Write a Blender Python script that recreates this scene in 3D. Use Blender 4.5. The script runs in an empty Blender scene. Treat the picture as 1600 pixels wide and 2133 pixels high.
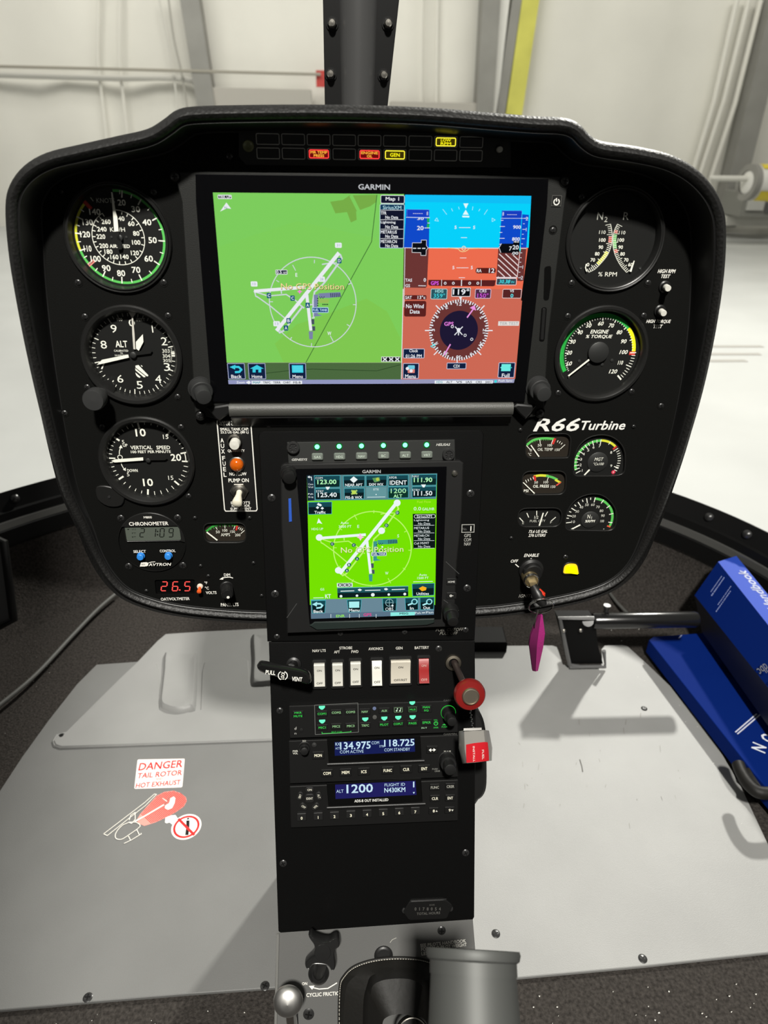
import bpy, math, random
from mathutils import Vector, Matrix
from mathutils.geometry import tessellate_polygon
random.seed(4)
SC = bpy.context.scene
COL = SC.collection
PI = math.pi
sin, cos, rad = math.sin, math.cos, math.radians

# ------------------------------------------------------------------ camera
FPX, CX, CY = 1410.0, 800.0, 1066.5
PITCH = rad(28.0)
CAM = Vector((0, 0, 0.80))
def _R(a, b, c):
    return (Matrix.Rotation(a, 3, 'X') @ Matrix.Rotation(b, 3, 'Y') @ Matrix.Rotation(c, 3, 'Z'))
RP = _R(0.4264, -0.0618, 0.0114)            # main panel axes seen from the lens (x right, y down, z ahead)
_X = RP.col[0].copy()
_d = Vector((0, cos(PITCH), sin(PITCH)))
_Z = -(_d - _d.dot(_X) * _X).normalized()
_Y = _Z.cross(_X)
W2C = Matrix((_X, _Y, _Z)).transposed()     # world -> lens axes
C2W = W2C.transposed()
def ray(px, py):
    return C2W @ Vector(((px - CX) / FPX, (py - CY) / FPX, 1.0))
cam = bpy.data.objects.new('camera', bpy.data.cameras.new('camera'))
COL.objects.link(cam)
_m = Matrix((C2W @ Vector((1, 0, 0)), C2W @ Vector((0, -1, 0)), C2W @ Vector((0, 0, -1)))).transposed()
cam.matrix_world = Matrix.Translation(CAM) @ _m.to_4x4()
cam.data.sensor_fit = 'HORIZONTAL'; cam.data.sensor_width = 36.0
cam.data.lens = FPX / 1600 * 36.0
cam.data.clip_start = 0.02; cam.data.clip_end = 200
cam.data.dof.use_dof = True; cam.data.dof.focus_distance = 0.62; cam.data.dof.aperture_fstop = 11
SC.camera = cam

# ------------------------------------------------------------------ world, lamps, exposure
wd = bpy.data.worlds.new('hangar_air'); SC.world = wd; wd.use_nodes = True
bg = wd.node_tree.nodes['Background']
bg.inputs[0].default_value = (0.82, 0.80, 0.74, 1); bg.inputs[1].default_value = 0.15
SC.view_settings.view_transform = 'Standard'; SC.view_settings.look = 'None'
SC.view_settings.exposure = 0.0; SC.view_settings.gamma = 1.0; SC.view_settings.use_curve_mapping = False
def lamp(name, loc, aim, w, h, power, colr=(1, .97, .9)):
    L = bpy.data.lights.new(name, 'AREA'); L.shape = 'RECTANGLE'; L.size = w; L.size_y = h
    L.energy = power; L.color = colr
    o = bpy.data.objects.new(name, L); COL.objects.link(o); o.location = loc
    o.rotation_euler = (Vector(aim) - Vector(loc)).to_track_quat('-Z', 'Y').to_euler()
    return o
lamp('hangar_or_fill_lamp', (4.2, 7.2, 6.6), (0, .6, 0), .4, .4, 1080)
lamp('hangar_or_fill_lamp', (-4.5, 3.0, 6.0), (0, .6, 0), 1.0, 1.0, 20)
lamp('hangar_or_fill_lamp', (-.05, -1.55, 3.2), (0, .55, .3), .22, .22, 205)
lamp('hangar_or_fill_lamp', (-3, 9.5, 7.5), (-2, 15, 1), 8, 3, 600, (1, .97, .9))  # added light for the left of the front wall, source unseen
lamp('hangar_or_fill_lamp', (7, 9.5, 7.5), (7, 15, 1), 8, 3, 340, (1, .97, .88))  # added light for the right of the front wall, source unseen

# ------------------------------------------------------------------ materials
def lin(c):
    return tuple((v / 255 / 12.92) if v / 255 <= .04045 else ((v / 255 + .055) / 1.055) ** 2.4 for v in c)
MATS = {}
def _new(name):
    m = bpy.data.materials.new(name); m.use_nodes = True
    return m, m.node_tree, m.node_tree.nodes['Principled BSDF']
def mat(name, c, rough=.5, metal=0.0, bump=0.0, bscale=400, var=0.0, vscale=3, spec=.5, trans=0, kind='NOISE', coat=0):
    if name in MATS: return MATS[name]
    m, nt, b = _new(name)
    b.inputs['Base Color'].default_value = (*c, 1); b.inputs['Roughness'].default_value = rough
    b.inputs['Metallic'].default_value = metal; b.inputs['Specular IOR Level'].default_value = spec
    b.inputs['Transmission Weight'].default_value = trans; b.inputs['Coat Weight'].default_value = coat
    tc = nt.nodes.new('ShaderNodeTexCoord')
    if bump:
        n = nt.nodes.new('ShaderNodeTexNoise' if kind == 'NOISE' else 'ShaderNodeTexVoronoi')
        n.inputs['Scale'].default_value = bscale
        if kind == 'NOISE': n.inputs['Detail'].default_value = 3
        nt.links.new(tc.outputs['Object'], n.inputs['Vector'])
        bp = nt.nodes.new('ShaderNodeBump'); bp.inputs['Strength'].default_value = bump; bp.inputs['Distance'].default_value = .002
        nt.links.new(n.outputs[0], bp.inputs['Height']); nt.links.new(bp.outputs[0], b.inputs['Normal'])
    if var:
        n = nt.nodes.new('ShaderNodeTexNoise'); n.inputs['Scale'].default_value = vscale; n.inputs['Detail'].default_value = 5
        nt.links.new(tc.outputs['Object'], n.inputs['Vector'])
        r = nt.nodes.new('ShaderNodeMapRange'); r.inputs['From Min'].default_value = .3; r.inputs['From Max'].default_value = .7
        r.inputs['To Min'].default_value = 1 - var; r.inputs['To Max'].default_value = 1 + var
        nt.links.new(n.outputs[0], r.inputs['Value'])
        mx = nt.nodes.new('ShaderNodeVectorMath'); mx.operation = 'SCALE'; mx.inputs[0].default_value = c
        nt.links.new(r.outputs[0], mx.inputs['Scale']); nt.links.new(mx.outputs[0], b.inputs['Base Color'])
    MATS[name] = m
    return m
def P(*c):                                   # printed ink, sRGB
    c = c[0] if len(c) == 1 else c
    return mat('ink_%d_%d_%d' % c, lin(c), .55, spec=.3)
def E(*c, s=1.0):                            # lit screen colour, sRGB
    c = c[0] if len(c) == 1 else c
    k = 'lit_%d_%d_%d_%g' % (*c, s)
    if k in MATS: return MATS[k]
    m, nt, b = _new(k)
    b.inputs['Base Color'].default_value = (0, 0, 0, 1); b.inputs['Roughness'].default_value = .35
    b.inputs['Specular IOR Level'].default_value = .1
    b.inputs['Emission Color'].default_value = (*lin(c), 1); b.inputs['Emission Strength'].default_value = s
    MATS[k] = m
    return m
PAINT = mat('black_panel_paint', (.0046, .0047, .0043), .55, bump=.12, bscale=1500, spec=.1)
PAINT2 = mat('black_console_paint', (.0022, .0022, .0022), .5, bump=.08, bscale=1500, spec=.15)
LEATHER = mat('black_grained_vinyl', (.009, .0088, .0085), .5, bump=.16, bscale=420, spec=.4, kind='VORONOI')
PLAST = mat('black_plastic', (.009, .009, .009), .4, spec=.4)
RUBBER = mat('dark_grey_rubber', (.024, .0245, .0245), .6, spec=.3)
GLOSS = mat('gloss_black', (.003, .003, .003), .08, spec=.5)
BEZEL = mat('satin_black_bezel', (.010, .010, .0096), .36, spec=.5)
FRAMEG = mat('dark_grey_frame_paint', (.011, .0115, .0105), .5, bump=.1, bscale=1500, spec=.4)
DIAL = mat('dial_black', (.008, .008, .0078), .7, spec=.2)
DIALB = mat('dial_brown_black', (.02, .015, .011), .7, spec=.2)
HUB = mat('dial_hub_grey', (.02, .02, .02), .5)
STEEL = mat('worn_steel', (.42, .40, .36), .32, metal=1, var=.2, vscale=60)
SCREWM = mat('black_oxide_screw', (.03, .03, .03), .3, metal=.3, spec=.7)
CHROME = mat('chrome', (.75, .74, .72), .12, metal=1)
IVORY = mat('ivory_plastic', (.72, .68, .55), .4)
WHITEP = mat('white_plastic', (.60, .59, .535), .4)
REDP = mat('red_plastic', (.27, .009, .009), .35)
TRAY2 = mat('darker_grey_floor', (.16, .161, .157), .5, bump=.15, bscale=900, var=.06, vscale=9)  # darker value of the floor grey, used on the left plate
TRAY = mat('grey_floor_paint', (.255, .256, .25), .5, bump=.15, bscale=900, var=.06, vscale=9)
CARPET = mat('charcoal_carpet', (.036, .032, .029), .95, bump=1.0, bscale=420, var=.45, vscale=260, spec=.1)
CONG = mat('grey_console_paint', (.11, .11, .107), .45, bump=.1, bscale=1200)
LIPM = mat('glossy_black_lip', (.006, .006, .006), .22, spec=.6)

# ------------------------------------------------------------------ frames (mm inside, metres outside)
class Frame:
    def __init__(s, O, U, V, N): s.O, s.U, s.V, s.N = O.copy(), U.copy(), V.copy(), N.copy()
    def px(s, x, y, n=0.0):
        d = ray(x, y); o = s.O + s.N * (n / 1000)
        t = (o - CAM).dot(s.N) / d.dot(s.N); p = CAM + d * t - o
        return (p.dot(s.U) * 1000, p.dot(s.V) * 1000)
    def p3(s, x, y, n=0.0):
        u, v = s.px(x, y, n); return Vector((u, v, n))
    def sc(s, x, y, n=0.0):                  # mm per pixel
        a = Vector(s.px(x - 2, y, n)); b = Vector(s.px(x + 2, y, n)); return (b - a).length / 4
    def at(s, x, y, n=0.0):
        u, v = s.px(x, y, n); return Frame(s.O + s.U * u / 1000 + s.V * v / 1000 + s.N * n / 1000, s.U, s.V, s.N)
    def mat(s):
        m = Matrix((s.U, s.V, s.N)).transposed().to_4x4(); return Matrix.Translation(s.O) @ m
    def world(s, p): return s.O + (s.U * p[0] + s.V * p[1] + s.N * p[2]) / 1000
def lean_frame(O, L): return Frame(O, Vector((1, 0, 0)), Vector((0, sin(L), cos(L))), Vector((0, -cos(L), sin(L))))
def cvpt(px, py, Z): return CAM + ray(px, py) * Z
PANEL = Frame(CAM + C2W @ Vector((-.00799, -.16684, .51861)), C2W @ RP.col[0], -(C2W @ RP.col[1]), -(C2W @ RP.col[2]))
UPC = lean_frame(cvpt(772, 897, .563), rad(12.7))
_b = UPC.world((*UPC.px(772, 1336), 0))
LOC = lean_frame(_b, rad(21.4))
_b2 = LOC.world((*LOC.px(780, 1932), 0))
GPL = lean_frame(_b2, rad(31))
FLOOR = Frame(Vector((0, 0, 0)), Vector((1, 0, 0)), Vector((0, 1, 0)), Vector((0, 0, 1)))
def W(px, py, z=0.0):
    d = ray(px, py); t = (z - CAM.z) / d.z; return CAM + d * t
def WY(px, py, y):
    d = ray(px, py); return CAM + d * (y / d.y)

# ------------------------------------------------------------------ objects
def empty(name, fr, label, cat, group=None):
    o = bpy.data.objects.new(name, None); COL.objects.link(o); o.empty_display_size = .02
    o.matrix_world = fr.mat() if isinstance(fr, Frame) else Matrix.Translation(fr)
    o['label'] = label; o['category'] = cat
    if group: o['group'] = group
    return o
def tag(o, label, cat, group=None):
    o['label'] = label; o['category'] = cat
    if group: o['group'] = group
    return o
def child(name, me, parent, label=None):
    o = bpy.data.objects.new(name, me); COL.objects.link(o); o.parent = parent
    if label: o['label'] = label
    return o

def area2(p): return sum(p[i][0] * p[(i + 1) % len(p)][1] - p[(i + 1) % len(p)][0] * p[i][1] for i in range(len(p)))
def clean(p):
    q = []
    for a in p:
        if not q or (abs(a[0] - q[-1][0]) + abs(a[1] - q[-1][1])) > 1e-4: q.append((a[0], a[1]))
    if len(q) > 1 and abs(q[0][0] - q[-1][0]) + abs(q[0][1] - q[-1][1]) < 1e-4: q.pop()
    return q
def offset(p, d):                            # CCW polygon, d > 0 goes inward
    n = len(p); out = []
    for i in range(n):
        a, b, c = Vector(p[i - 1]), Vector(p[i]), Vector(p[(i + 1) % n])
        e1 = (b - a).normalized(); e2 = (c - b).normalized()
        n1 = Vector((-e1.y, e1.x)); n2 = Vector((-e2.y, e2.x)); m = n1 + n2
        if m.length < 1e-6: m = n1.copy()
        m.normalize(); k = d / max(.35, m.dot(n1)); out.append((b.x + m.x * k, b.y + m.y * k))
    return out
def rrect(cx, cy, w, h, r=0.0, seg=4):
    if r <= 0: return [(cx - w / 2, cy - h / 2), (cx + w / 2, cy - h / 2), (cx + w / 2, cy + h / 2), (cx - w / 2, cy + h / 2)]
    r = min(r, w / 2 * .999, h / 2 * .999); out = []
    for (sx, sy, a0) in ((1, -1, -90), (1, 1, 0), (-1, 1, 90), (-1, -1, 180)):
        for k in range(seg + 1):
            a = rad(a0 + 90 * k / seg); out.append((cx + sx * (w / 2 - r) + r * cos(a), cy + sy * (h / 2 - r) + r * sin(a)))
    return out
def circle(cx, cy, r, seg=40): return [(cx + r * cos(2 * PI * k / seg), cy + r * sin(2 * PI * k / seg)) for k in range(seg)]
def spline(pts, n=6, closed=True):
    out = []; N = len(pts); rng = range(N) if closed else range(N - 1)
    g = (lambda i: pts[i % N]) if closed else (lambda i: pts[max(0, min(N - 1, i))])
    for i in rng:
        p0, p1, p2, p3 = (Vector(g(i - 1)), Vector(g(i)), Vector(g(i + 1)), Vector(g(i + 2)))
        for k in range(n):
            t = k / n; out.append(tuple(.5 * ((2 * p1) + (p2 - p0) * t + (2 * p0 - 5 * p1 + 4 * p2 - p3) * t * t + (3 * p1 - p0 - 3 * p2 + p3) * t ** 3)))
    if not closed: out.append(tuple(pts[-1]))
    return out

class MB:
    def __init__(s): s.v = []; s.f = []; s.mi = []; s.m = []; s.fl = []
    def mid(s, m):
        if m not in s.m: s.m.append(m)
        return s.m.index(m)
    def add(s, vs, fs, m, flat=False):
        b = len(s.v); s.v += [tuple(v) for v in vs]; k = s.mid(m)
        for f in fs: s.f.append([i + b for i in f]); s.mi.append(k); s.fl.append(flat)
    def poly(s, pts, z, m):
        p = clean(pts)
        if len(p) < 3: return
        if area2(p) < 0: p = p[::-1]
        s.add([(x, y, z) for x, y in p], [list(range(len(p)))], m, True)
    def prism(s, loops, z0, z1, m, ch=0.0, cap=True, back=False, side=None):
        if isinstance(loops[0][0], (int, float)): loops = [loops]
        L = []
        for i, l in enumerate(loops):
            l = clean(l)
            if (area2(l) > 0) != (i == 0): l = l[::-1]
            L.append(l)
        top = [offset(l, ch) if ch else l for l in L]
        for l, t in zip(L, top):
            n = len(l); vs = [(x, y, z0) for x, y in l] + [(x, y, z1 - ch) for x, y in l]
            fs = [[i, (i + 1) % n, n + (i + 1) % n, n + i] for i in range(n)]
            if ch:
                vs += [(x, y, z1) for x, y in t]
                fs += [[n + i, n + (i + 1) % n, 2 * n + (i + 1) % n, 2 * n + i] for i in range(n)]
            s.add(vs, fs, side or m)
        def capit(ls, z, flip):
            flat = [p for l in ls for p in l]
            tr = tessellate_polygon([[Vector((x, y, 0)) for x, y in l] for l in ls])
            fs = []
            for t in tr:
                a, b, c = (flat[i] for i in t)
                ar = (b[0] - a[0]) * (c[1] - a[1]) - (c[0] - a[0]) * (b[1] - a[1])
                if (ar > 0) == flip: t = (t[0], t[2], t[1])
                fs.append(list(t))
            s.add([(x, y, z) for x, y in flat], fs, m, True)
        if cap:
            if len(L) == 1: s.poly(top[0], z1, m) if True else None
            else: capit(top, z1, False)
        if back: capit(L, z0, True)
    def lathe(s, prof, m, c=(0, 0), seg=32, ax=None, capend=True):
        """prof [(r, z)...] about the local z axis at c, or about ax = (origin, direction)"""
        if ax: o, d = Vector(ax[0]), Vector(ax[1]).normalized()
        else: o, d = Vector((c[0], c[1], 0)), Vector((0, 0, 1))
        t = d.orthogonal().normalized() if ax else Vector((1, 0, 0)); b = d.cross(t)
        vs = []; fs = []; n = len(prof)
        for (r, z) in prof:
            for k in range(seg):
                a = 2 * PI * k / seg; vs.append(o + d * z + (t * cos(a) + b * sin(a)) * max(r, 1e-4))
        for j in range(n - 1):
            for k in range(seg):
                k2 = (k + 1) % seg; fs.append([j * seg + k, j * seg + k2, (j + 1) * seg + k2, (j + 1) * seg + k])
        s.add(vs, fs, m)
        if capend and prof[-1][0] > 1e-3: s.add([vs[(n - 1) * seg + k] for k in range(seg)], [list(range(seg))], m)
    def tube(s, pts, r, m, seg=10, closed=False, caps=True, rs=None):
        P_ = [Vector(p) for p in pts]; n = len(P_); vs = []; fs = []; up = None
        for i in range(n):
            a = P_[i - 1] if (i or closed) else P_[i]; b = P_[(i + 1) % n] if (i < n - 1 or closed) else P_[i]
            t = (b - a).normalized()
            up = t.orthogonal().normalized() if up is None else (up - t * up.dot(t)).normalized()
            w = t.cross(up); rr = rs[i] if rs else r
            for k in range(seg):
                q = 2 * PI * k / seg; vs.append(P_[i] + (up * cos(q) + w * sin(q)) * rr)
        for i in range(n if closed else n - 1):
            j = (i + 1) % n
            for k in range(seg):
                k2 = (k + 1) % seg; fs.append([i * seg + k, i * seg + k2, j * seg + k2, j * seg + k])
        if caps and not closed: fs += [list(range(seg))[::-1], [(n - 1) * seg + k for k in range(seg)]]
        s.add(vs, fs, m)
    def box(s, a, b, m, ch=0.0):
        s.prism(rrect((a[0] + b[0]) / 2, (a[1] + b[1]) / 2, abs(b[0] - a[0]), abs(b[1] - a[1])), min(a[2], b[2]), max(a[2], b[2]), m, ch, back=True)
    def hexa(s, c, m):                       # 8 corners, bottom four then top four
        s.add(c, [[3, 2, 1, 0], [4, 5, 6, 7], [0, 1, 5, 4], [1, 2, 6, 5], [2, 3, 7, 6], [3, 0, 4, 7]], m, True)
    def mesh(s, name, scale=.001, smooth=True):
        me = bpy.data.meshes.new(name)
        me.from_pydata([(x * scale, y * scale, z * scale) for x, y, z in s.v], [], s.f)
        for m in s.m: me.materials.append(m)
        me.polygons.foreach_set('material_index', s.mi)
        me.polygons.foreach_set('use_smooth', [smooth and not f for f in s.fl])
        me.update()
        if smooth: me.set_sharp_from_angle(angle=rad(38))
        return me
    def obj(s, name, parent=None, label=None, scale=.001, smooth=True):
        return child(name, s.mesh(name, scale, smooth), parent, label)

_fc = {}
def text_mesh(txt, bold=False, italic=False):
    k = (txt, bold, italic)
    if k not in _fc:
        c = bpy.data.curves.new('t', 'FONT'); c.body = txt; c.size = 1; c.resolution_u = 2
        if italic: c.shear = .25
        o = bpy.data.objects.new('t', c); m = bpy.data.meshes.new_from_object(o)
        vs = [(v.co.x, v.co.y) for v in m.vertices]; fs = [list(p.vertices) for p in m.polygons]
        if bold:                             # heavier strokes: four copies a hair apart
            n0 = len(vs); d = .015; vs = [(x + dx, y + dy) for dx, dy in ((d, d), (-d, d), (-d, -d), (d, -d)) for x, y in vs]
            fs = [[i + k * n0 for i in f] for k in range(4) for f in fs]
        bpy.data.objects.remove(o); bpy.data.curves.remove(c); bpy.data.meshes.remove(m)
        xs = [v[0] for v in vs]; ys = [v[1] for v in vs]
        _fc[k] = (vs, fs, min(xs), max(xs), min(ys), max(ys))
    return _fc[k]

SEGS = {'0': 'abcdef', '1': 'bc', '2': 'abged', '3': 'abgcd', '4': 'fgbc', '5': 'afgcd', '6': 'afgedc', '7': 'abc', '8': 'abcdefg', '9': 'abcdfg'}
class PR:
    """flat print, written in photograph pixels and laid on a plane at height n of a frame"""
    def __init__(s, fr, n=0.1, org=(0, 0, 1), step=.02):
        s.fr, s.n, s.step = fr, n, step; s.m = MB(); s.org(*org)
    def org(s, x, y, k): s.ox, s.oy, s.k = x, y, k; return s
    def q(s, x, y): return s.fr.px(s.ox + x * s.k, s.oy + y * s.k, s.n)
    def mm(s, x, y): return s.fr.sc(s.ox + x * s.k, s.oy + y * s.k, s.n) * s.k
    def up(s): s.n += s.step
    def poly(s, pts, m): s.up(); s.m.poly([s.q(*p) for p in pts], s.n, m)
    def tris(s, loops, m):
        s.up(); L = [[s.q(*p) for p in l] for l in loops]; flat = [p for l in L for p in l]
        fs = []
        for t in tessellate_polygon([[Vector((x, y, 0)) for x, y in l] for l in L]):
            a, b, c = (flat[i] for i in t); ar = (b[0] - a[0]) * (c[1] - a[1]) - (c[0] - a[0]) * (b[1] - a[1])
            fs.append(list(t) if ar > 0 else [t[0], t[2], t[1]])
        s.m.add([(x, y, s.n) for x, y in flat], fs, m, True)
    def bx(s, x0, y0, x1, y1):
        a, b, c, d = (Vector(s.q(*p)) for p in ((x0, y0), (x1, y0), (x1, y1), (x0, y1)))
        cc = (a + b + c + d) / 4; return cc.x, cc.y, ((b - a).length + (c - d).length) / 2, ((d - a).length + (c - b).length) / 2
    def rect(s, x0, y0, x1, y1, m, r=0):
        s.up(); cx, cy, w, h = s.bx(x0, y0, x1, y1); s.m.poly(rrect(cx, cy, w, h, r * s.mm((x0 + x1) / 2, (y0 + y1) / 2)), s.n, m)
    def frame(s, x0, y0, x1, y1, t, m, r=0):
        s.up(); cx, cy, w, h = s.bx(x0, y0, x1, y1); k = s.mm((x0 + x1) / 2, (y0 + y1) / 2); t *= k
        o = rrect(cx, cy, w, h, max(r, .01) * k); i = rrect(cx, cy, w - 2 * t, h - 2 * t, max(.01, r * k - t)); n = len(o)
        s.m.add([(x, y, s.n) for x, y in o + i], [[a, (a + 1) % n, n + (a + 1) % n, n + a] for a in range(n)], m, True)
    def box(s, x0, y0, x1, y1, fill, edge=None, t=2, r=0):
        s.rect(x0, y0, x1, y1, fill, r)
        if edge: s.frame(x0, y0, x1, y1, t, edge, r)
    def line(s, pts, w, m, closed=False):
        s.up(); k = s.mm(*pts[0]) * w / 2; Q = [Vector(s.q(*p)) for p in pts]
        if closed: Q.append(Q[0])
        for i, (a, b) in enumerate(zip(Q, Q[1:])):
            d = b - a
            if d.length < 1e-6: continue
            d.normalize(); nn = Vector((-d.y, d.x)) * k; a2, b2 = (a - d * k * .5, b + d * k * .5) if len(Q) > 2 else (a, b)
            z = s.n + .002 * (i % 2); s.m.add([(*(a2 + nn), z), (*(a2 - nn), z), (*(b2 - nn), z), (*(b2 + nn), z)], [[0, 1, 2, 3]], m, True)
    def dot(s, x, y, r, m, seg=16): s.up(); c = s.q(x, y); s.m.poly(circle(*c, r * s.mm(x, y), seg), s.n, m)
    def ringmm(s, c, r0, r1, m, a0=0, a1=360, seg=None):       # clock angles, degrees
        s.up(); seg = seg or max(6, int(abs(a1 - a0) / 5)); vs = []
        for k in range(seg + 1):
            a = rad(a0 + (a1 - a0) * k / seg); vs += [(c[0] + r0 * sin(a), c[1] + r0 * cos(a), s.n), (c[0] + r1 * sin(a), c[1] + r1 * cos(a), s.n)]
        s.m.add(vs, [[2 * k + 1, 2 * k, 2 * k + 2, 2 * k + 3] if a1 < a0 else [2 * k, 2 * k + 2, 2 * k + 3, 2 * k + 1][::-1] for k in range(seg)], m, True)
    def ring(s, x, y, r, w, m, a0=0, a1=360): k = s.mm(x, y); s.ringmm(s.q(x, y), (r - w / 2) * k, (r + w / 2) * k, m, a0, a1)
    def text(s, t, x, y, w, h, m, rot=0, bold=False, italic=False):
        """x, y centre; w, h size of the word in pixels (w None keeps the type's own width)"""
        if len(t.strip()) == 0: return
        if t in '1I/|': w = None
        s.up(); vs, fs, x0, x1, y0, y1 = text_mesh(t, bold, italic); c = s.q(x, y)
        a = Vector(s.q(x, y - h / 2)); b = Vector(s.q(x, y + h / 2)); hh = (a - b).length
        if abs(rot) > 45: hh = h * s.mm(x, y)
        ky = hh / max(y1 - y0, 1e-3); kx = (w * s.mm(x, y)) / max(x1 - x0, 1e-3) if w else ky
        mx, my = (x0 + x1) / 2, (y0 + y1) / 2; ca, sa = cos(rad(rot)), sin(rad(rot)); o = []
        per = max(1, len(vs) // 4) if bold else len(vs)
        for i, (vx, vy) in enumerate(vs):
            p, q = (vx - mx) * kx, (vy - my) * ky; o.append((c[0] + p * ca - q * sa, c[1] + p * sa + q * ca, s.n + .0014 * (i // per)))
        s.m.add(o, fs, m, True)
    def seg7(s, ch, x, y, w, h, t, m, sl=.08):
        s.up()
        for g in SEGS[ch]:
            X0, X1, Y0, Y1, YM = x, x + w, y, y + h, y + h / 2
            a, b = {'a': ((X0, Y0), (X1, Y0)), 'b': ((X1, Y0), (X1, YM)), 'c': ((X1, YM), (X1, Y1)), 'd': ((X0, Y1), (X1, Y1)),
                    'e': ((X0, YM), (X0, Y1)), 'f': ((X0, Y0), (X0, YM)), 'g': ((X0, YM), (X1, YM))}[g]
            f = lambda p: (p[0] + (Y1 - p[1]) * sl, p[1]); a, b = Vector(f(a)), Vector(f(b)); d = (b - a).normalized() * t * .35
            s.line([tuple(a + d), tuple(b - d)], t, m); s.n -= s.step
    def obj(s, name, parent, label=None):
        """the print is written in s.fr's own millimetres; parent must carry the same frame"""
        return s.m.obj(name, parent, label, smooth=False)
_scr = {}
def screw(parent, fr, x, y, r=2.6, ring=True, m=None, base=0.0, hexs=False):
    k = (round(r, 1), ring, m.name if m else '', hexs)
    if k not in _scr:
        b = MB(); mm_ = m or SCREWM
        b.lathe([(r, 0), (r, .5), (r * .8, 1.0), (r * .45, 1.25), (.01, 1.3)], mm_, seg=18)
        if ring: b.lathe([(r * 1.45, 0), (r * 1.45, .25), (r * 1.2, .3), (r * 1.05, .12)], PAINT, seg=20, capend=False)
        dk = P(3, 3, 3)
        if hexs: b.poly(circle(0, 0, r * .45, 6), 1.42, dk)
        else:
            for a in (25, 115):
                c, s_ = cos(rad(a)), sin(rad(a)); L, w = r * .62, r * .13
                b.poly([(c * L - s_ * w, s_ * L + c * w), (-c * L - s_ * w, -s_ * L + c * w), (-c * L + s_ * w, -s_ * L - c * w), (c * L + s_ * w, s_ * L - c * w)], 1.36 + a * .0005, dk)
        _scr[k] = b.mesh('screw')
    u, v = fr.px(x, y, base); o = child('screw', _scr[k], parent); o.location = (u / 1000, v / 1000, base / 1000)
    o.rotation_euler = (0, 0, random.uniform(0, 3)); return o
WHT = P(235, 233, 225)
E_W = E(235, 238, 240)
# ================================================================== hangar
WALLY = 15.9
def struct(o): o['kind'] = 'structure'; return o
CREAM = mat('cream_wall_sheet', (.74, .725, .665), .7, bump=.4, bscale=.8, var=.05, vscale=.6)
HFLOOR = mat('grey_hangar_floor', (.54, .55, .54), .4, var=.06, vscale=1.2)
BEAM = mat('grey_steel_column', (.26, .255, .235), .6, var=.08, vscale=2)
PIPE = mat('dull_pipe', (.34, .32, .27), .5)
hz = CAM.z - (WALLY * math.tan(PITCH - math.atan((CY - 478) / FPX)))
def world_box(name, a, b, m, ch=0):
    q = MB(); q.box(a, b, m, ch); return q.obj(name, None, scale=1)
wall = MB(); nx = 60                                        # gently billowing liner sheets
vs = []; fs = []
for j in range(2):
    for i in range(nx + 1):
        x = -16 + 34 * i / nx; vs.append((x, WALLY + .05 * sin(i * 1.9) + .04 * sin(i * 4.3), hz + 9.5 * j))
for i in range(nx): fs.append([i, i + 1, nx + 2 + i, nx + 1 + i])
wall.add(vs, fs, CREAM)
struct(wall.obj('wall_front', None, scale=1))
fl = MB(); fl.box((-16, -8, hz - .1), (18, WALLY, hz), HFLOOR); struct(fl.obj('floor', None, scale=1))
def strip(name, top, bot, wpx, m, depth=.3, off=.15, label=None, cat=None, grp=None, st=True, n=1):
    """upright member on the front wall between two photo points"""
    q = MB(); y = WALLY - off; a = WY(*top, y); b = WY(*bot, y); d = (a - b); a = b + d * 1.35; b = b - d * .0
    w = wpx / FPX * ray(*bot).dot(ray(*bot)) ** .5 * y / 2
    d = (a - b).normalized(); s = Vector((d.z, 0, -d.x)).normalized() * w; t = Vector((0, depth, 0))
    c = [b - s - t, b + s - t, b + s + t * .3, b - s + t * .3, a - s - t, a + s - t, a + s + t * .3, a - s + t * .3]
    q.hexa(c, m); o = q.obj(name, None, scale=1)
    if label: tag(o, label, cat, grp)
    elif st: struct(o)
    return o
def foot(x, y, y0=478): return (x, y)
strip('steel_column', (400, 0), (440, 260), 26, BEAM, label='tilted grey steel column left of the windshield post', cat='column')
strip('steel_column', (1018, 0), (1004, 240), 26, BEAM, label='grey steel column right of the windshield post beside yellow strip', cat='column')
strip('steel_column', (1612, 0), (1500, 470), 30, BEAM, label='grey steel column at right behind the yellow and white roll', cat='column')
YEL = mat('yellow_insulation', (.62, .60, .12), .7, bump=.5, bscale=6, var=.12, vscale=2)
strip('wall_strip', (1103, 0), (1068, 240), 25, YEL, .12, .2, label='yellow padded upright strip on the hangar wall', cat='insulation strip')
PALE = mat('pale_liner', (.62, .61, .56), .7)
strip('wall_strip', (1075, 0), (1040, 240), 14, BEAM, .1, .2, label='narrow grey upright strip left of the yellow one', cat='wall strip')
strip('wall_strip', (1048, 0), (1022, 240), 16, mat('white_liner', (.78, .77, .73), .6), .1, .2, label='narrow white upright strip between grey column and grey strip', cat='wall strip')
def wcable(name, pts, r, m, label, cat, off=.3):
    q = MB(); P_ = [WY(x, y, WALLY - off) for x, y in pts]; q.tube(spline(P_, 5, False), r, m, 6); return tag(q.obj(name, None, scale=1), label, cat)
wcable('wall_pipe', [(-60, 137), (200, 143), (400, 148), (668, 155)], .026, PIPE, 'thin horizontal pipe across the hangar wall at left', 'pipe', .45)
DKC = mat('grey_cable', (.40, .39, .35), .6)
wcable('hanging_cable', [(350, -10), (362, 80), (380, 160), (392, 240)], .02, DKC, 'thin cord hanging left of the tilted grey column, nearer to it', 'cable')
wcable('hanging_cable', [(330, -10), (345, 70), (362, 160), (372, 240)], .02, PALE, 'pale cord hanging further left of the tilted grey column', 'cable')
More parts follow.
